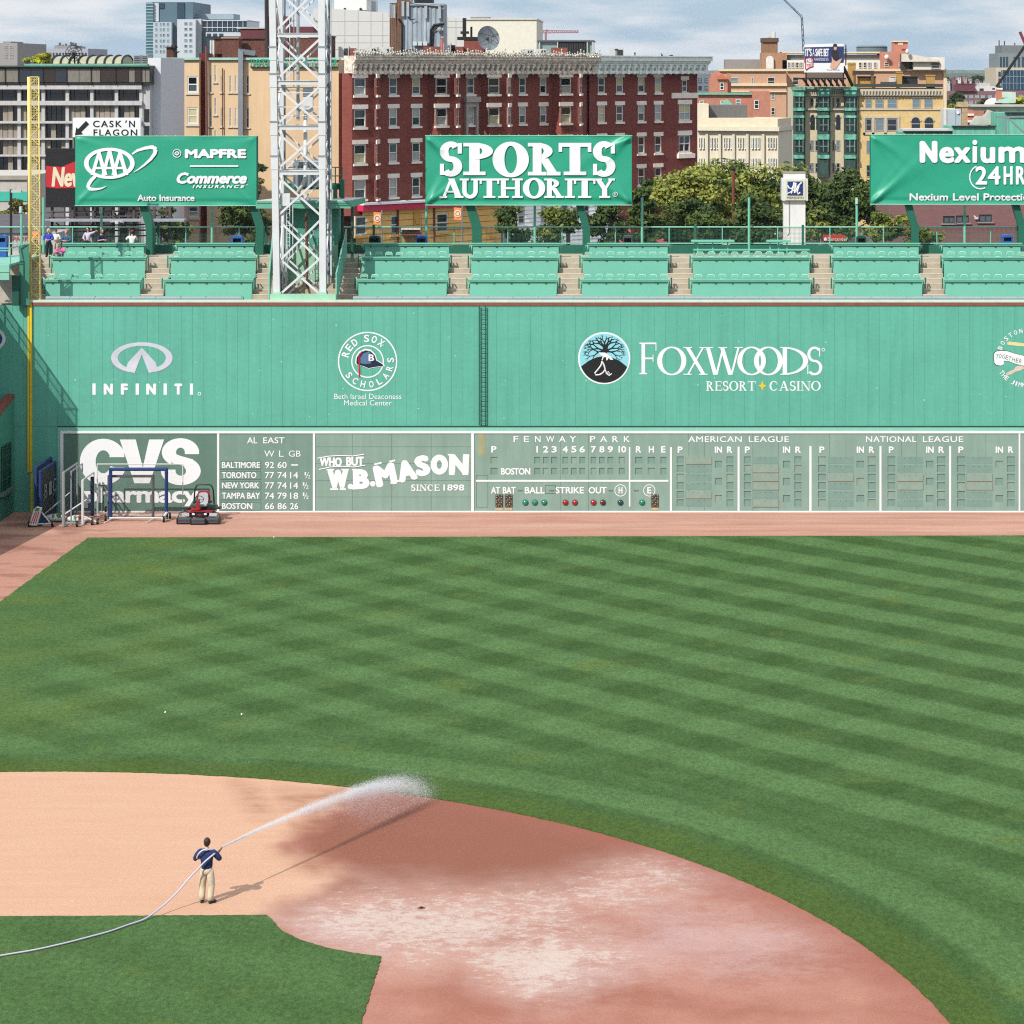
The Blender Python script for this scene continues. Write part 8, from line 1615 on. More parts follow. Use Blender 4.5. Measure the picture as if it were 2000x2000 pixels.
    for nm,D,base,amp,c in (('far_hills',6200,136.4,1.5,(84,106,92)),('near_hills',3600,143.0,1.1,(70,94,74))):
        m=MB(); xs=np.linspace(-2200,3200,nx); ph=[rnd.uniform(0,6) for _ in range(6)]
        prof=[Z(base-amp*(math.sin(x*.0021+ph[0])+.5*math.sin(x*.0061+ph[1])+.25*math.sin(x*.017+ph[2]))-rnd.uniform(0,.7),D) for x in CX+xs*F/D]
        for i in range(nx): m.v+=[(xs[i],D-700,-2),(xs[i],D-250,prof[i]*.45),(xs[i],D,prof[i]),(xs[i],D+900,-2)]
        for i in range(nx-1):
            for k in range(3): a=i*4+k; m.f.append((a,a+4,a+5,a+1)); m.m.append(0)
        o=m.build(nm.replace('far_','').replace('near_',''),M(nm.replace('_',' '),c,.95,var=.3,scale=.03,fine=.3,fs=.12),None); tag(o,'low wooded blue green hills on the horizon','hills',kind='structure')
trees()
# ---------------- gear along the foot of the wall
CLAYBAG=M('white sack',(236,236,228),.6,var=.08); BAGR=M('sack red print',(206,60,70),.6); BAGG=M('sack green print',(60,150,100),.6)
NAVYP=M('navy foam padding',(30,56,116),.7,var=.15,scale=6); GREYT=M('grey tube',(170,174,178),.45,metal=.3,var=.06); WHT=M('white tube',(226,226,226),.5,var=.06); NETD=screen('black netting',(30,34,36),.045,.55); NETL=screen('light netting',(110,116,116),.07,.02); NETM=screen('dark net',(40,50,50),.06,.05)
def wheel(t,c,r=.16,ax=(1,0,0),nm='wheel'):
    m=MB(); a=Vector(ax)*.05; c=Vector(c); m.tube([c-a,c+a],r,14); w=m.build(nm,BLACK,t); m=MB(); m.tube([c-a*1.2,c+a*1.2],r*.5,10); m.build('hub',M('hub cream',(226,214,176),.5),w)
def gear():
    def frame(lab,pts,r,mt,net,netmt,extra=None):
        t=thing('practice_screen',lab,'practice screen',(pts[0][0],pts[0][1],0),group='batting practice screens'); m=MB(); 
        for i in range(len(pts)-1): m.tube([pts[i],pts[i+1]],r,8)
        for p in pts[1:-1]: m.ball(p,r*1.05,nu=8,nv=6)
        m.build('frame',mt,t)
        if net: m=MB(); m.add(net,[(0,1,2,3)]); m.build('net',netmt,t)
        if extra: extra(t)
        return t
    def side(x,y0,y1,h,r,mt,lab,nm,extra): return frame(lab,[(x,y0,.1),(x,y0,h),(x,y1,h),(x,y1,.1),(x,y0,.1)],r,mt,[(x,y0,.1),(x,y1,.1),(x,y1,h),(x,y0,h)],nm,extra)
    def feet(x,y,w=1.1,whl=True):
        def f(t):
            m=MB(); m.tube([(x-w,y-.1,.14),(x+w,y-.1,.14)],.04,6); m.tube([(x-w+.1,y-.1,.15),(x,y,.75)],.035,6); m.tube([(x+w-.1,y-.1,.15),(x,y,.75)],.035,6); m.build('foot_brace',WHT,t)
            if whl: wheel(t,(x-w,y-.1,.15)); wheel(t,(x+w,y-.1,.15))
        return f
    xA=X(76,137.3); side(xA-.22,137.6,141.0,3.05,.09,NAVYP,'taller rear navy padded screen nearest the yellow foul line',NETD,None)
    def bic(t):
        feet(X(81,137.2),137.2,.62)(t); m=MB(); x=xA+.16
        for i,ch in enumerate('BIC'):
            mm=MB(); put(mm,ch,0,.62,0,.72,0); m.add([(x,137.9+i*1.0+vx,1.35+vz) for vx,_,vz in mm.v],mm.f)
        m.build('lettering',M('faded grey print',(150,156,156),.7,var=.2),t)
    side(xA+.1,137.2,140.6,2.9,.085,NAVYP,'front navy padded screen with grey letters on black net',NETD,bic)
    xB=X(124,136.9)
    def eb(t):
        m=MB(); m.tube([(xB,136.9,.05),(xB,136.9,2.9)],.085,8); m.tube([(xB,136.95,.2),(xB+.9,137.2,.16)],.05,6); m.tube([(xB-1.4,138,.4),(xB,138.6,1.6)],.04,6); m.tube([(xB-1.4,138,.4),(xB-1.2,138.6,.12)],.03,6); m.build('foot_brace',GREYT,t); wheel(t,(xB+.7,137.0,.16)); m=MB(); m.tube([(xB+.05,138.6,.3),(xB+.05,138.6,2.6)],.11,8); m.build('padded_post',M('dark navy padding',(28,40,72),.7),t)
    side(xB,136.9,140.2,2.9,.055,GREYT,'tall grey tube screen with dark net and one padded post',NETM,eb)
    side(xB+.25,137.6,140.3,2.85,.04,GREYT,'second grey tube screen just behind the tall grey one',NETM,None)
    xC=X(161.5,137.5)
    def ec(t):
        m=MB(); m.tube([(xC,137.5,.05),(xC,137.5,2.4)],.075,8); m.tube([(xC,137.5,.5),(xC+.7,137.6,.16)],.05,6); m.tube([(xC-1.3,138.2,.35),(xC,138.6,1.2)],.045,6); m.build('foot_brace',WHT,t); wheel(t,(xC+.5,137.55,.15)); wheel(t,(xC+.75,137.75,.15)); m=MB(); m.tube([(xC+.12,139.3,.2),(xC+.12,139.3,2.3)],.10,8); m.build('padded_post',MATS['dark navy padding'],t)
    side(xC,137.5,140.2,2.4,.05,WHT,'white tube screen with one sloping top bar by the goal frames',NETL,ec)
    def par(lab,px0,px1,D,pt,r,mt,netmt,extra=None):
        x0,x1=X(px0,D),X(px1,D); h=Z(pt,D); return frame(lab,[(x0,D,.1),(x0,D,h),(x1,D,h),(x1,D,.1)],r,mt,[(x0,D,.12),(x1,D,.12),(x1,D,h),(x0,D,h)] if netmt else None,netmt,extra)
    def e1(t):
        D=139.9; m=MB(); m.tube([(X(190,D),D,.12),(X(357,D),D,.12)],.035,6); m.build('base_bar',WHT,t); wheel(t,(X(199,D),140.9,.28)); wheel(t,(X(176,D),138.6,.16))
    par('large thin white tube screen frame behind the blue padded one',190,357,139.9,906.5,.03,WHT,NETL,e1)
    par('brown grey padded screen frame inside the blue padded one',212.5,299,139.2,930,.075,M('brown grey padding',(92,86,92),.7,var=.1),NETM)
    def e2(t):
        D=138.9; m=MB(); m.tube([(X(214,D),D-.1,.16),(X(327,D),D-.1,.16)],.045,6); m.tube([(X(220,D),D-.1,.14),(X(211,D),D-.9,.04)],.03,6); m.tube([(X(300,D),D-.1,.14),(X(292,D),D-.9,.04)],.03,6); m.tube([(X(326,D),D-.05,.45),(X(320,D),D-.5,.15)],.07,6); m.build('base_bar',WHT,t)
        for px,d in ((206,D-.1),(319.5,D-.5),(331.5,D+.6)): wheel(t,(X(px,d),d,.17),.17,(1,.3,0))
    par('blue padded square screen frame standing in front of the big sign',216,325,138.9,916.5,.095,NAVYP,NETL,e2)
    for lab,px,D,rz,up in (('white sack with red stripes leaning upright on the navy screen foot',70,137.0,0,1),('flat white sack with green print behind the grey screen',109,138.6,.1,0),('flat white sack with red and green print by the white screen',153,138.2,-.1,0)):
        t=thing('clay_sack',lab,'sack',(X(px,D),D,0),rz,group='sacks weighing down the screens'); m=MB()
        if up: 
            m.prism([(-.32,.12),(.08,.1),(.32,1.0),(.05,1.08),(-.08,.95)],-.16,.12)
        else: m.ball((0,0,.22),.62,.36,.2,14,8)
        m.build('sack',CLAYBAG,t,local=True,smooth=not up); m=MB()
        if up:
            for k in range(3): m.prism([(-.24+k*.12,.2),(-.19+k*.12,.2),(.05+k*.09,.85),(.01+k*.09,.85)],-.175,-.16)
        else: m.ball((.16,-.05,.26),.26,.30,.17,12,6); 
        m.build('red_print',BAGR if 'red' in lab else BAGG,t,local=True); m=MB()
        if up: m.prism([(-.02,.88),(.2,.88),(.26,1.02),(.05,1.04)],-.17,-.1)
        else: m.ball((-.1,-.08,.25),.16,.28,.17,10,6)
        m.build('green_print',BAGG,t,local=True)
    # triplex mower, seen from the front
    D=138.4; cx=X(391,D); t=thing('riding_mower','red and black three-reel riding mower with roll bar and grey seat','mower',(cx,D,0)); RM=M('mower red',(164,26,38),.35,var=.05,spec=.5); BM=M('mower black',(34,34,38),.45,var=.1); GS=M('seat grey',(196,196,200),.6,var=.05); ST_=M('reel grey',(92,94,100),.45,metal=.4,var=.1)
    def P(nm,mt,fn,smooth=False,par=t): m=MB(); fn(m); m.v=[(x+cx,y+D,z*.88) for x,y,z in m.v]; return m.build(nm,mt,par,smooth=smooth)
    P('roll_bar',BM,lambda m:m.tube([(-.55,1.2,.9),(-.50,1.2,1.75),(-.40,1.2,2.02),(-.28,1.2,2.08),(.28,1.2,2.08),(.40,1.2,2.02),(.50,1.2,1.75),(.55,1.2,.9)],.042,8),True)
    P('seat',GS,lambda m:(m.prism([(-.24,.98),(.24,.98),(.27,1.2),(.24,1.55),(.15,1.62),(-.15,1.62),(-.24,1.55),(-.27,1.2)],.95,1.1),m.box(-.25,.25,.45,.95,.88,1.0)))
    P('seat_shell',RM,lambda m:m.prism([(-.33,.95),(.33,.95),(.36,1.3),(.31,1.62),(.2,1.7),(-.2,1.7),(-.31,1.62),(-.36,1.3)],1.1,1.18))
    P('steering_column',RM,lambda m:(m.prism([(-.24,.75),(.0,.75),(-.04,1.0),(-.07,1.3),(-.17,1.3),(-.22,1.1)],-.1,.3),m.box(-.48,-.1,-.12,.2,.74,.82)))
    P('steering_wheel',BM,lambda m:(m.tube([(-.06+.24*math.cos(2*PI*i/18),.0+.08*math.sin(2*PI*i/18),1.4+.19*math.sin(2*PI*i/18)) for i in range(19)],.02,6),m.tube([(-.06,.05,1.3),(-.06,0,1.4)],.03,6),m.tube([(-.28,0,1.4),(.16,0,1.4)],.014,5)))
    P('body',BM,lambda m:(m.box(-.58,.58,-.1,1.7,.42,.66),m.box(-.7,.7,.5,1.5,.62,.8),m.box(-.42,.42,-.25,-.1,.36,.6)))
    P('deck_trim',RM,lambda m:(m.box(-.66,-.3,-.2,.3,.62,.70),m.box(.3,.66,-.2,.3,.62,.70),m.box(-.3,.3,-.14,.2,.66,.71)))
    for s in (-1,1): P('headlight',WHITE,lambda m:m.box(s*.32-.07,s*.32+.07,-.28,-.22,.5,.6)); P('armrest',BM,lambda m:m.box(s*.42-.06,s*.42+.06,.6,1.0,1.05,1.14)); P('side_tray',BM,lambda m:m.box(s*.86-.16,s*.86+.16,.3,.9,.74,.8))
    P('front_badge',RED,lambda m:m.box(-.09,.09,-.27,-.25,.47,.53))
    for dx,dy in ((-.74,-.45),(.02,-.62),(.74,-.45)):
        r=P('reel_unit',ST_,lambda m:(m.xprism([(dy-.22,.1),(dy-.26,.3),(dy-.1,.4),(dy+.14,.36),(dy+.2,.12)],dx-.36,dx+.36)),False); P('roller',BM,lambda m:m.tube([(dx-.38,dy-.15,.1),(dx+.38,dy-.15,.1)],.1,10),False,r); P('end_plate',BM,lambda m:(m.box(dx-.41,dx-.36,dy-.28,dy+.22,.06,.38),m.box(dx+.36,dx+.41,dy-.28,dy+.22,.06,.38)),False,r)
    for s in (-1,1):
        P('hydraulic_hose',BM,lambda m:m.tube([(s*.45,-.1,.55),(s*.75,-.2,.72),(s*1.05,-.3,.62),(s*1.13,-.4,.35),(s*1.02,-.45,.22)],.03,6),True); P('grass_shield',GS,lambda m:m.box(s*.74-.2,s*.74+.2,-.3,-.26,.42,.62))
        m=MB(); m.tube([(cx+s*.62-.14,D+.35,.27),(cx+s*.62+.14,D+.35,.27)],.27,16); w=m.build('wheel',BLACK,t); m=MB(); m.tube([(cx+s*.62-.15,D+.35,.27),(cx+s*.62+.15,D+.35,.27)],.12,10); m.build('hub',RM,w)
    m=MB(); m.tube([(cx-.14,D+1.5,.25),(cx+.14,D+1.5,.25)],.25,16); w=m.build('wheel',BLACK,t); m=MB(); m.tube([(cx-.15,D+1.5,.25),(cx+.15,D+1.5,.25)],.12,10); m.build('hub',RM,w)
    x,y=G(823,1774); t=thing('base_anchor','small dark base anchor cap in the clay with a red damp ring','base anchor',(x,y,0)); m=MB(); m.tube([(x,y,.0),(x,y,.03)],.055,12); m.box(x-.02,x+.02,y-.02,y+.02,.03,.05); m.build('cap',BLACK,t); m=MB(); m.tube([(x,y,.0),(x,y,.012)],[.13,.12],16); m.build('collar',M('collar rust',(150,96,86),.9),t)
    for px,py,i in ((323,1395,0),(472,1399,1),(535,1052,2)):
        x,y=G(px,py); t=thing('baseball',['left of two white balls in the middle of the outfield grass','right of two white balls in the middle of the outfield grass','white ball on the grass edge near the scoreboard'][i],'ball',(x,y,.08),group='stray balls on the grass'); m=MB(); m.ball((x,y,.075),.04,nu=12,nv=8); m.build('cover',WHITE,t,smooth=True); m=MB(); m.tube([(x+.038*math.cos(a),y+.038*math.sin(a)*.3-.016,.075+.038*math.sin(a)) for a in np.linspace(0,6.28,14)],.004,4); m.build('stitching',RED,t)
gear()
# ---------------- people, hose and water
def skin_mesh(V,E,sub=2):
    """one continuous tapered surface grown along joints; V name->(x,y,z,r)"""
    bm=bmesh.new(); L=bm.verts.layers.skin.verify(); d={}
    for i,(k,v) in enumerate(V.items()):
        b=bm.verts.new(v[:3]); r=v[3] if len(v)==4 else (v[3],v[4]); b[L].radius=(r,r) if not isinstance(r,tuple) else r; b[L].use_root=(i==0); d[k]=b
    for a,c in E: bm.edges.new((d[a],d[c]))
    me=bpy.data.meshes.new('s'); bm.to_mesh(me); bm.free(); o=bpy.data.objects.new('s',me); COL.objects.link(o)
    sk=o.modifiers.new('k','SKIN'); sk.use_smooth_shade=True; sk.branch_smoothing=.6; o.modifiers.new('u','SUBSURF').levels=sub
    dg=bpy.context.evaluated_depsgraph_get(); m2=bpy.data.meshes.new_from_object(o.evaluated_get(dg)); bpy.data.objects.remove(o); bpy.data.meshes.remove(me); return m2
def add_mesh(mb,me):
    mb.add([tuple(v.co) for v in me.vertices],[tuple(p.vertices) for p in me.polygons])
def person(label,loc,rz,h,J,shirt,pants,skin,hair,shoe,long_hair=False,cap=None,sleeve=.5,hold=None,shirt_hem=.90,extra=None,bulk=1.0):
    t=thing('person',label,'person',loc,rz,group=None if hold else 'people on the wall seats'); s=h/1.78
    B=dict(pel=(0,0,.95),bel=(0,.0,1.10),che=(0,-.01,1.30),nek=(0,0,1.50),hed=(0,.02,1.60),
        shL=(-.185,0,1.43),elL=(-.25,-.02,1.14),wrL=(-.25,.10,.90),shR=(.185,0,1.43),elR=(.25,-.02,1.14),wrR=(.25,.10,.90),
        hiL=(-.095,0,.92),knL=(-.11,.02,.50),anL=(-.12,-.02,.09),toL=(-.14,.15,.035),hiR=(.095,0,.92),knR=(.11,.02,.50),anR=(.12,-.02,.09),toR=(.14,.15,.035))
    B.update(J); P={k:tuple(c*s for c in v) for k,v in B.items()}; w=s*bulk
    rad=dict(pel=.125,bel=.125,che=.145,nek=.058,hed=.06,shL=.068,elL=.046,wrL=.032,shR=.068,elR=.046,wrR=.032,hiL=.092,knL=.062,anL=.042,toL=.034,hiR=.092,knR=.062,anR=.042,toR=.034)
    ED=[('pel','bel'),('bel','che'),('che','nek'),('nek','hed'),('che','shL'),('shL','elL'),('elL','wrL'),('che','shR'),('shR','elR'),('elR','wrR'),('pel','hiL'),('hiL','knL'),('knL','anL'),('anL','toL'),('pel','hiR'),('hiR','knR'),('knR','anR'),('anR','toR')]
    V={k:(*P[k],rad[k]*s*.92) for k in rad}; m=MB(); add_mesh(m,skin_mesh(V,ED))
    hd=Vector(P['hed'])+Vector((0,.015,.085))*s; hr=.098*s
    m.ball(hd,hr*.82,hr*.98,hr*1.22,16,12); m.ball(hd+Vector((0,hr*1.0,-hr*.1)),hr*.16,hr*.24,hr*.26,8,6); m.ball(hd+Vector((0,hr*.35,-hr*.7)),hr*.55,hr*.5,hr*.45,10,7)
    for q in (-1,1): m.ball(hd+Vector((q*hr*.84,0,0)),hr*.12,hr*.22,hr*.32,8,6)
    for k,e in (('wrL','elL'),('wrR','elR')):          # palm, four unequal bent fingers and a thumb from its side
        a=Vector(P[k]); d=(a-Vector(P[e])).normalized(); side=d.cross(Vector((0,0,1))); side=side.normalized() if side.length>.1 else Vector((1,0,0)); nn=side.cross(d).normalized()
        m.tube([a-d*.02*s,a+d*.045*s,a+d*.09*s],[.03*s,.040*s,.034*s],8)
        for i,L in enumerate((.062,.075,.07,.052)):
            o=a+d*.085*s+side*(i-1.5)*.019*s; m.tube([o-d*.01*s,o+d*L*.45*s-nn*.008*s,o+d*L*.75*s-nn*.035*s,o+d*L*.62*s-nn*.06*s],[.0105*s,.010*s,.009*s,.007*s],6)
        sg=1 if k=='wrL' else -1; o=a+d*.03*s+side*sg*.035*s; m.tube([o,o+side*sg*.03*s+d*.03*s-nn*.01*s,o+side*sg*.02*s+d*.06*s-nn*.03*s],[.014*s,.012*s,.009*s],6)
    m.build('body',skin,t,local=True,smooth=True)
    m=MB()
    for q in (-1,1): m.ball(hd+Vector((q*hr*.34,hr*.86,hr*.12)),hr*.12,hr*.08,hr*.09,6,5)
    m.ball(hd+Vector((0,hr*.86,-hr*.55)),hr*.28,hr*.08,hr*.07,6,5); m.build('eyes_and_mouth',M('face dark',(92,52,46),.6,var=0),t,local=True)
    m=MB(); m.ball(hd+Vector((0,-hr*.16,hr*.16)),hr*.98,hr*1.02,hr*1.22,16,10,-.35 if not long_hair else -1.0); m.ball(hd+Vector((0,-hr*.42,-hr*.25)),hr*.86,hr*.72,hr*.95,14,9)
    if long_hair:
        for q in (-1,1): m.ball(hd+Vector((q*hr*.75,-hr*.1,-hr*.35)),hr*.42,hr*.6,hr*1.0,10,8)
    m.build('hair',hair,t,local=True,smooth=True)
    if cap: m=MB(); m.ball(hd+Vector((0,-.01*s,hr*.45)),hr*1.05,hr*1.12,hr*.95,14,8,0); m.prism([(-hr*.7,hd.z+hr*.42),(hr*.7,hd.z+hr*.42),(hr*.7,hd.z+hr*.5),(-hr*.7,hd.z+hr*.5)],hd.y+hr*.6,hd.y+hr*1.9); m.build('cap',cap,t,local=True,smooth=True)
    lerp=lambda a,b,f:tuple(a[i]+(b[i]-a[i])*f for i in range(3))
    C={'pel':(*lerp(P['pel'],P['bel'],-.35 if shirt_hem<.9 else -.1),(.174 if shirt_hem<.9 else .158)*w),'bel':(*P['bel'],(.158 if shirt_hem<.9 else .152)*w),'che':(*P['che'],.168*w),'nek':(*lerp(P['che'],P['nek'],.80),.085*s),'shL':(*P['shL'],.094*w),'shR':(*P['shR'],.094*w)}
    ce=[('pel','bel'),('bel','che'),('che','nek'),('che','shL'),('che','shR')]
    for q in 'LR':
        f=sleeve*2; e1=lerp(P['sh'+q],P['el'+q],min(1,f)); C['a'+q]=(*e1,.074*w); ce.append(('sh'+q,'a'+q))
        if f>1: C['b'+q]=(*lerp(P['el'+q],P['wr'+q],f-1),.056*w); ce.append(('a'+q,'b'+q))
    m=MB(); add_mesh(m,skin_mesh(C,ce)); m.build('shirt',shirt,t,local=True,smooth=True)
    m=MB(); pl=Vector(P['pel']); m.ball(pl+Vector((0,-.01*s,-.03*s)),.150*w,.118*w,.14*s,16,9)
    for q in 'LR':
        hp,kn,an=Vector(P['hi'+q]),Vector(P['kn'+q]),Vector(P['an'+q]); an=an+(kn-an)*.02; top=hp+(hp-kn)*.06
        m.tube([top,hp+(kn-hp)*.12,hp+(kn-hp)*.5,kn+(hp-kn)*.08,kn,kn+(an-kn)*.3,kn+(an-kn)*.7,an],[.070*w,.088*w,.094*w,.084*w,.080*w,.078*w,.074*w,.078*w],14)
    m.build('trousers',pants,t,local=True,smooth=True)
    for q in 'LR':
        a=Vector(P['an'+q]); b=Vector(P['to'+q]); m=MB(); m.tube([a+Vector((0,-.06*s,-.045*s)),a+Vector((0,0,-.04*s)),b+Vector((0,-.02,.01))*s,b+Vector((0,.05,.0))*s],[.035*s,.05*s,.044*s,.02*s],10); m.build('shoe',shoe,t,local=True,smooth=True)
    return t
def cloth(n,c,**k): return M(n,c,.85,var=.14,scale=9,bump=.6,**k)
SK=M('skin',(222,170,140),.55,var=.05); HB=M('dark brown hair',(52,40,36),.6,var=.3,scale=30); HBL=M('blonde hair',(226,198,150),.6,var=.2,scale=30); HG=M('greying hair',(150,140,132),.6,var=.2,scale=30); DKJ=cloth('dark trousers',(34,36,48))
def people():
    x=X(404,75.0)
    person('man in navy shirt and khaki trousers watering the infield with a hose, seen from behind',(x,75.0,.006),R(-14),1.86,
        dict(shL=(-.195,0,1.45),shR=(.195,0,1.45),elL=(-.37,.02,1.19),wrL=(-.12,.33,1.20),elR=(.36,.06,1.24),wrR=(.17,.36,1.27),knL=(-.14,.03,.5),anL=(-.135,-.02,.09),toL=(-.18,.14,.035),knR=(.13,.03,.5),anR=(.11,-.02,.09),toR=(.21,.12,.035)),
        cloth('navy polo',(36,52,98)),cloth('khaki trousers',(222,206,180)),SK,HB,M('dark shoe',(60,56,56),.7),hold='hose',sleeve=.55,shirt_hem=.8,bulk=1.16)
    W=dict
    crossed=W(elL=(-.30,.05,1.15),wrL=(-.08,.25,1.10),elR=(.30,.05,1.15),wrR=(.08,.26,1.12))
    up=Vector
    seat=W(pel=(0,-.05,.62),bel=(0,-.03,.78),che=(0,0,.98),nek=(0,.03,1.18),hed=(0,.06,1.28),shL=(-.18,.02,1.11),shR=(.18,.02,1.11),hiL=(-.1,0,.62),knL=(-.12,.42,.58),anL=(-.12,.40,.14),toL=(-.13,.55,.07),hiR=(.1,0,.62),knR=(.12,.42,.58),anR=(.12,.40,.14),toR=(.13,.55,.07))
    sarm=W(seat,elL=(-.27,.12,.86),wrL=(-.08,.36,.88),elR=(.27,.12,.86),wrR=(.1,.36,.90))
    Wk=13.55
    person('woman with blonde hair in a royal blue top standing at the top of the stairs',(X(95,147.95),147.95,Wk),PI,1.62,crossed,cloth('royal blue top',(52,74,190)),DKJ,SK,HBL,BLACK,True,sleeve=.85,bulk=1.12)
    person('person in white shirt and dark cap standing behind the woman in royal blue',(X(109.5,149.2),149.2,Wk),PI,1.50,crossed,cloth('white shirt',(232,232,228)),cloth('stone trousers',(196,188,172)),SK,HG,BLACK,cap=M('dark cap',(66,68,80),.7),sleeve=.6)
    person('grey haired person in a denim jacket seated behind the top counter',(X(130,148.9),148.9,Wk),PI,1.80,sarm,cloth('denim jacket',(66,98,134)),DKJ,SK,HG,BLACK,sleeve=.9,bulk=1.1)
    pt_=W(elR=(.30,.05,1.12),wrR=(.12,.3,1.05),elL=(-.38,.12,1.46),wrL=(-.60,.2,1.56))
    person('dark bearded man in lilac shirt pointing with an outstretched arm',(X(172,149.0),149.0,Wk),PI+R(-12),1.64,pt_,cloth('lilac shirt',(206,196,224)),DKJ,SK,HB,BLACK,sleeve=.85)
    person('brown haired person in navy top facing the pointing man',(X(198,148.9),148.9,Wk),PI+R(40),1.88,sarm,cloth('navy top',(38,52,92)),DKJ,SK,M('auburn hair',(120,76,56),.6,var=.2),BLACK,True,sleeve=.5)
    person('person in white shirt and crimson cap seen from behind at the top counter',(X(258,148.9),148.9,Wk),R(10),1.80,W(sarm,elL=(-.34,.05,.92),wrL=(-.30,.3,.9)),MATS['white shirt'],DKJ,SK,HB,BLACK,cap=M('crimson cap',(176,36,56),.7),sleeve=.5,bulk=1.1)
    person('person in a bright pink jacket leaning on the middle counter with hand to chin',(X(119,146.6),146.6,13.0),PI,1.83,W(seat,elL=(-.26,.25,.92),wrL=(-.03,.28,1.10),elR=(.28,.22,.92),wrR=(.05,.36,.97)),cloth('pink jacket',(236,112,176)),DKJ,M('tanned skin',(170,118,96),.55),HB,BLACK,sleeve=.95,bulk=1.15)
    person('person in an orange top partly hidden by the yellow foul pole lattice',(X(69,149.4),149.4,Wk),PI,1.62,W(sarm) and crossed,cloth('orange top',(238,130,90)),DKJ,SK,HB,BLACK,sleeve=.6)
people()
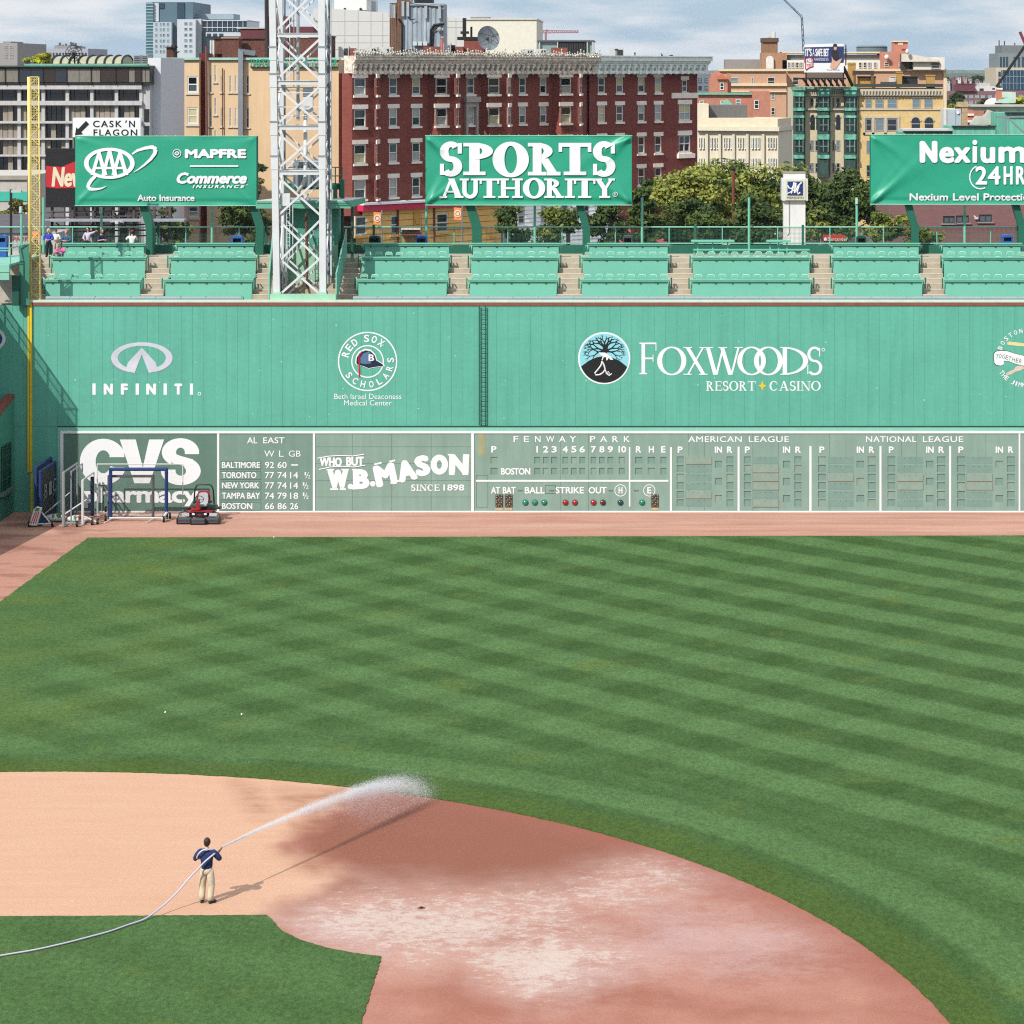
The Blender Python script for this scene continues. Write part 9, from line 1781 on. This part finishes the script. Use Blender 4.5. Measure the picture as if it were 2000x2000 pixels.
def hose_and_water():
    t=thing('garden_hose','pale lilac hose curving from the lower left grass up to the watering man','hose',(X(330,74),74,0)); HS=M('hose lilac',(208,206,226),.45,var=.03)
    def pw(px,py,D): return (X(px,D),D,Z(py,D))
    def gr(px,py): x,y=G(px,py); return (x,y,.075)
    mx=X(404,75.0)
    pts=[gr(-420,1935),gr(-200,1908),gr(-90,1890),gr(0,1872),gr(70,1860),gr(130,1846.5),gr(178,1834),gr(216,1823.5),gr(250,1811.5),pw(284,1794,73.35),pw(316,1771,73.95),pw(345,1744,74.4),pw(368,1717,74.65),pw(386,1698,74.72),pw(399,1684,74.74),pw(412,1673,74.78),pw(420,1667,74.9),
         (mx+.27,75.12,1.36),(mx+.12,75.27,1.33),(mx-.12,75.26,1.30),(mx-.27,75.10,1.30),(mx-.27,74.90,1.35),(mx-.2,74.80,1.50),(mx-.1,74.82,1.585),(mx+.02,74.84,1.615),(mx+.13,74.90,1.585),(mx+.2,75.05,1.53),(mx+.24,75.25,1.42),(mx+.26,75.40,1.37)]
    P=[Vector(p) for p in pts]; S=[]
    for i in range(len(P)-1):
        a,b,c,d=P[max(i-1,0)],P[i],P[i+1],P[min(i+2,len(P)-1)]
        for k in range(6):
            u=k/6; S.append(.5*((2*b)+(c-a)*u+(2*a-5*b+4*c-d)*u*u+(3*b-a-3*c+d)*u**3))
    S.append(P[-1]); m=MB(); m.tube(S,.025,8); m.build('tube',HS,t,smooth=True)
    n0=Vector((mx+.27,75.43,1.37)); m=MB(); m.tube([n0-Vector((.0,.05,0)),n0+Vector((.03,.09,.02)),n0+Vector((.07,.22,.06))],[.035,.03,.018],10); m.build('nozzle',M('nozzle brass',(160,140,96),.35,metal=.7),t,smooth=True)
    # the jet: thousands of separate drops along a spreading arc
    ex,ey=G(845,1562); p0=n0+Vector((.07,.22,.06)); p1=Vector((ex,ey,0.05)); rs=np.random.RandomState(5); n=70000
    # arc height so that the crest passes through the photo's arch
    u=rs.beta(1,1.25,n); u=np.concatenate([u,.55+.46*rs.beta(1.7,2.7,30000)]); n=len(u); sp=.016+.235*u+.36*np.clip(u-.66,0,1)**1.05
    hgt=2.15; b=np.array(p0)[None]*(1-u)[:,None]+np.array(p1)[None]*u[:,None]; zc=lambda q:np.interp(q,[0,.08,.15,.22,.3,.4,.5,.6,.7,.78,.85,.92,1.0],[1.43,1.465,1.48,1.485,1.48,1.465,1.43,1.36,1.24,1.10,.92,.62,.16]); b[:,2]=zc(u)
    off=rs.normal(size=(n,3))*sp[:,None]*np.array([.55,.75,.62]); off[:,2]-=np.abs(rs.normal(size=n))*np.clip(u-.35,0,1)*1.6*(rs.rand(n)<.30); c=b+off; keep=c[:,2]>.01; c=c[keep]; u=u[keep]; n=len(c)
    d=np.array(p1-p0)[None].repeat(n,0); d[:,2]=(zc(np.minimum(1,u+.02))-zc(np.maximum(0,u-.02)))/.04; d/=np.linalg.norm(d,axis=1)[:,None]; r=(.0019+.0040*rs.rand(n))*np.where(u<.35,.85,1.15); L=r*(2.5+4*rs.rand(n))
    s=np.cross(d,np.array([0,0,1.])); s/=np.linalg.norm(s,axis=1)[:,None]; v=np.cross(s,d)
    V=np.stack([c-d*L[:,None],c+d*L[:,None]+s*r[:,None],c+v*r[:,None]*1.5,c-v*r[:,None]-s*r[:,None]*1.2],1)-np.array(p0)
    FF=(np.arange(n)[:,None,None]*4+np.array([(0,2,1),(0,1,3),(0,3,2),(1,2,3)])[None]).reshape(-1,3)
    me=bpy.data.meshes.new('water_jet'); me.from_pydata(V.reshape(-1,3).tolist(),[],FF.tolist())
    t=NT('spray water'); wm=t.mat; t.b.inputs['Base Color'].default_value=(.88,.9,.92,1); t.b.inputs['Roughness'].default_value=.5; t.b.inputs['Alpha'].default_value=.15
    tr=t.n.new('ShaderNodeBsdfTranslucent'); tr.inputs[0].default_value=(.92,.94,.96,1); tp=t.n.new('ShaderNodeBsdfTransparent'); m1=t.n.new('ShaderNodeMixShader'); m1.inputs[0].default_value=.15; t.l.new(tp.outputs[0],m1.inputs[1]); t.l.new(tr.outputs[0],m1.inputs[2]); m2=t.n.new('ShaderNodeMixShader'); t.l.new(t.b.outputs[0],m2.inputs[1]); t.l.new(m1.outputs[0],m2.inputs[2])
    t.l.new(m2.outputs[0],[q for q in t.n if q.type=='OUTPUT_MATERIAL'][0].inputs[0]); me.materials.append(wm)
    o=bpy.data.objects.new('water_jet',me); COL.objects.link(o); o.location=p0; tag(o,'white jet of water arching from the hose nozzle onto the infield clay','water jet')
hose_and_water()
# ---------------- the air over the city
def air():
    m=MB(); m.box(-6600,6600,-70,9600,-2.4,75); mt=bpy.data.materials.new('thin haze'); mt.use_nodes=True; n=mt.node_tree.nodes
    for q in list(n):
        if q.type!='OUTPUT_MATERIAL': n.remove(q)
    v=n.new('ShaderNodeVolumePrincipled'); v.inputs['Color'].default_value=(.80,.88,.97,1); v.inputs['Density'].default_value=.00004; v.inputs['Anisotropy'].default_value=.2
    mt.node_tree.links.new(v.outputs[0],[q for q in n if q.type=='OUTPUT_MATERIAL'][0].inputs['Volume']); o=m.build('haze',mt); tag(o,'thin pale haze in the air over the city','haze',kind='stuff')
air()
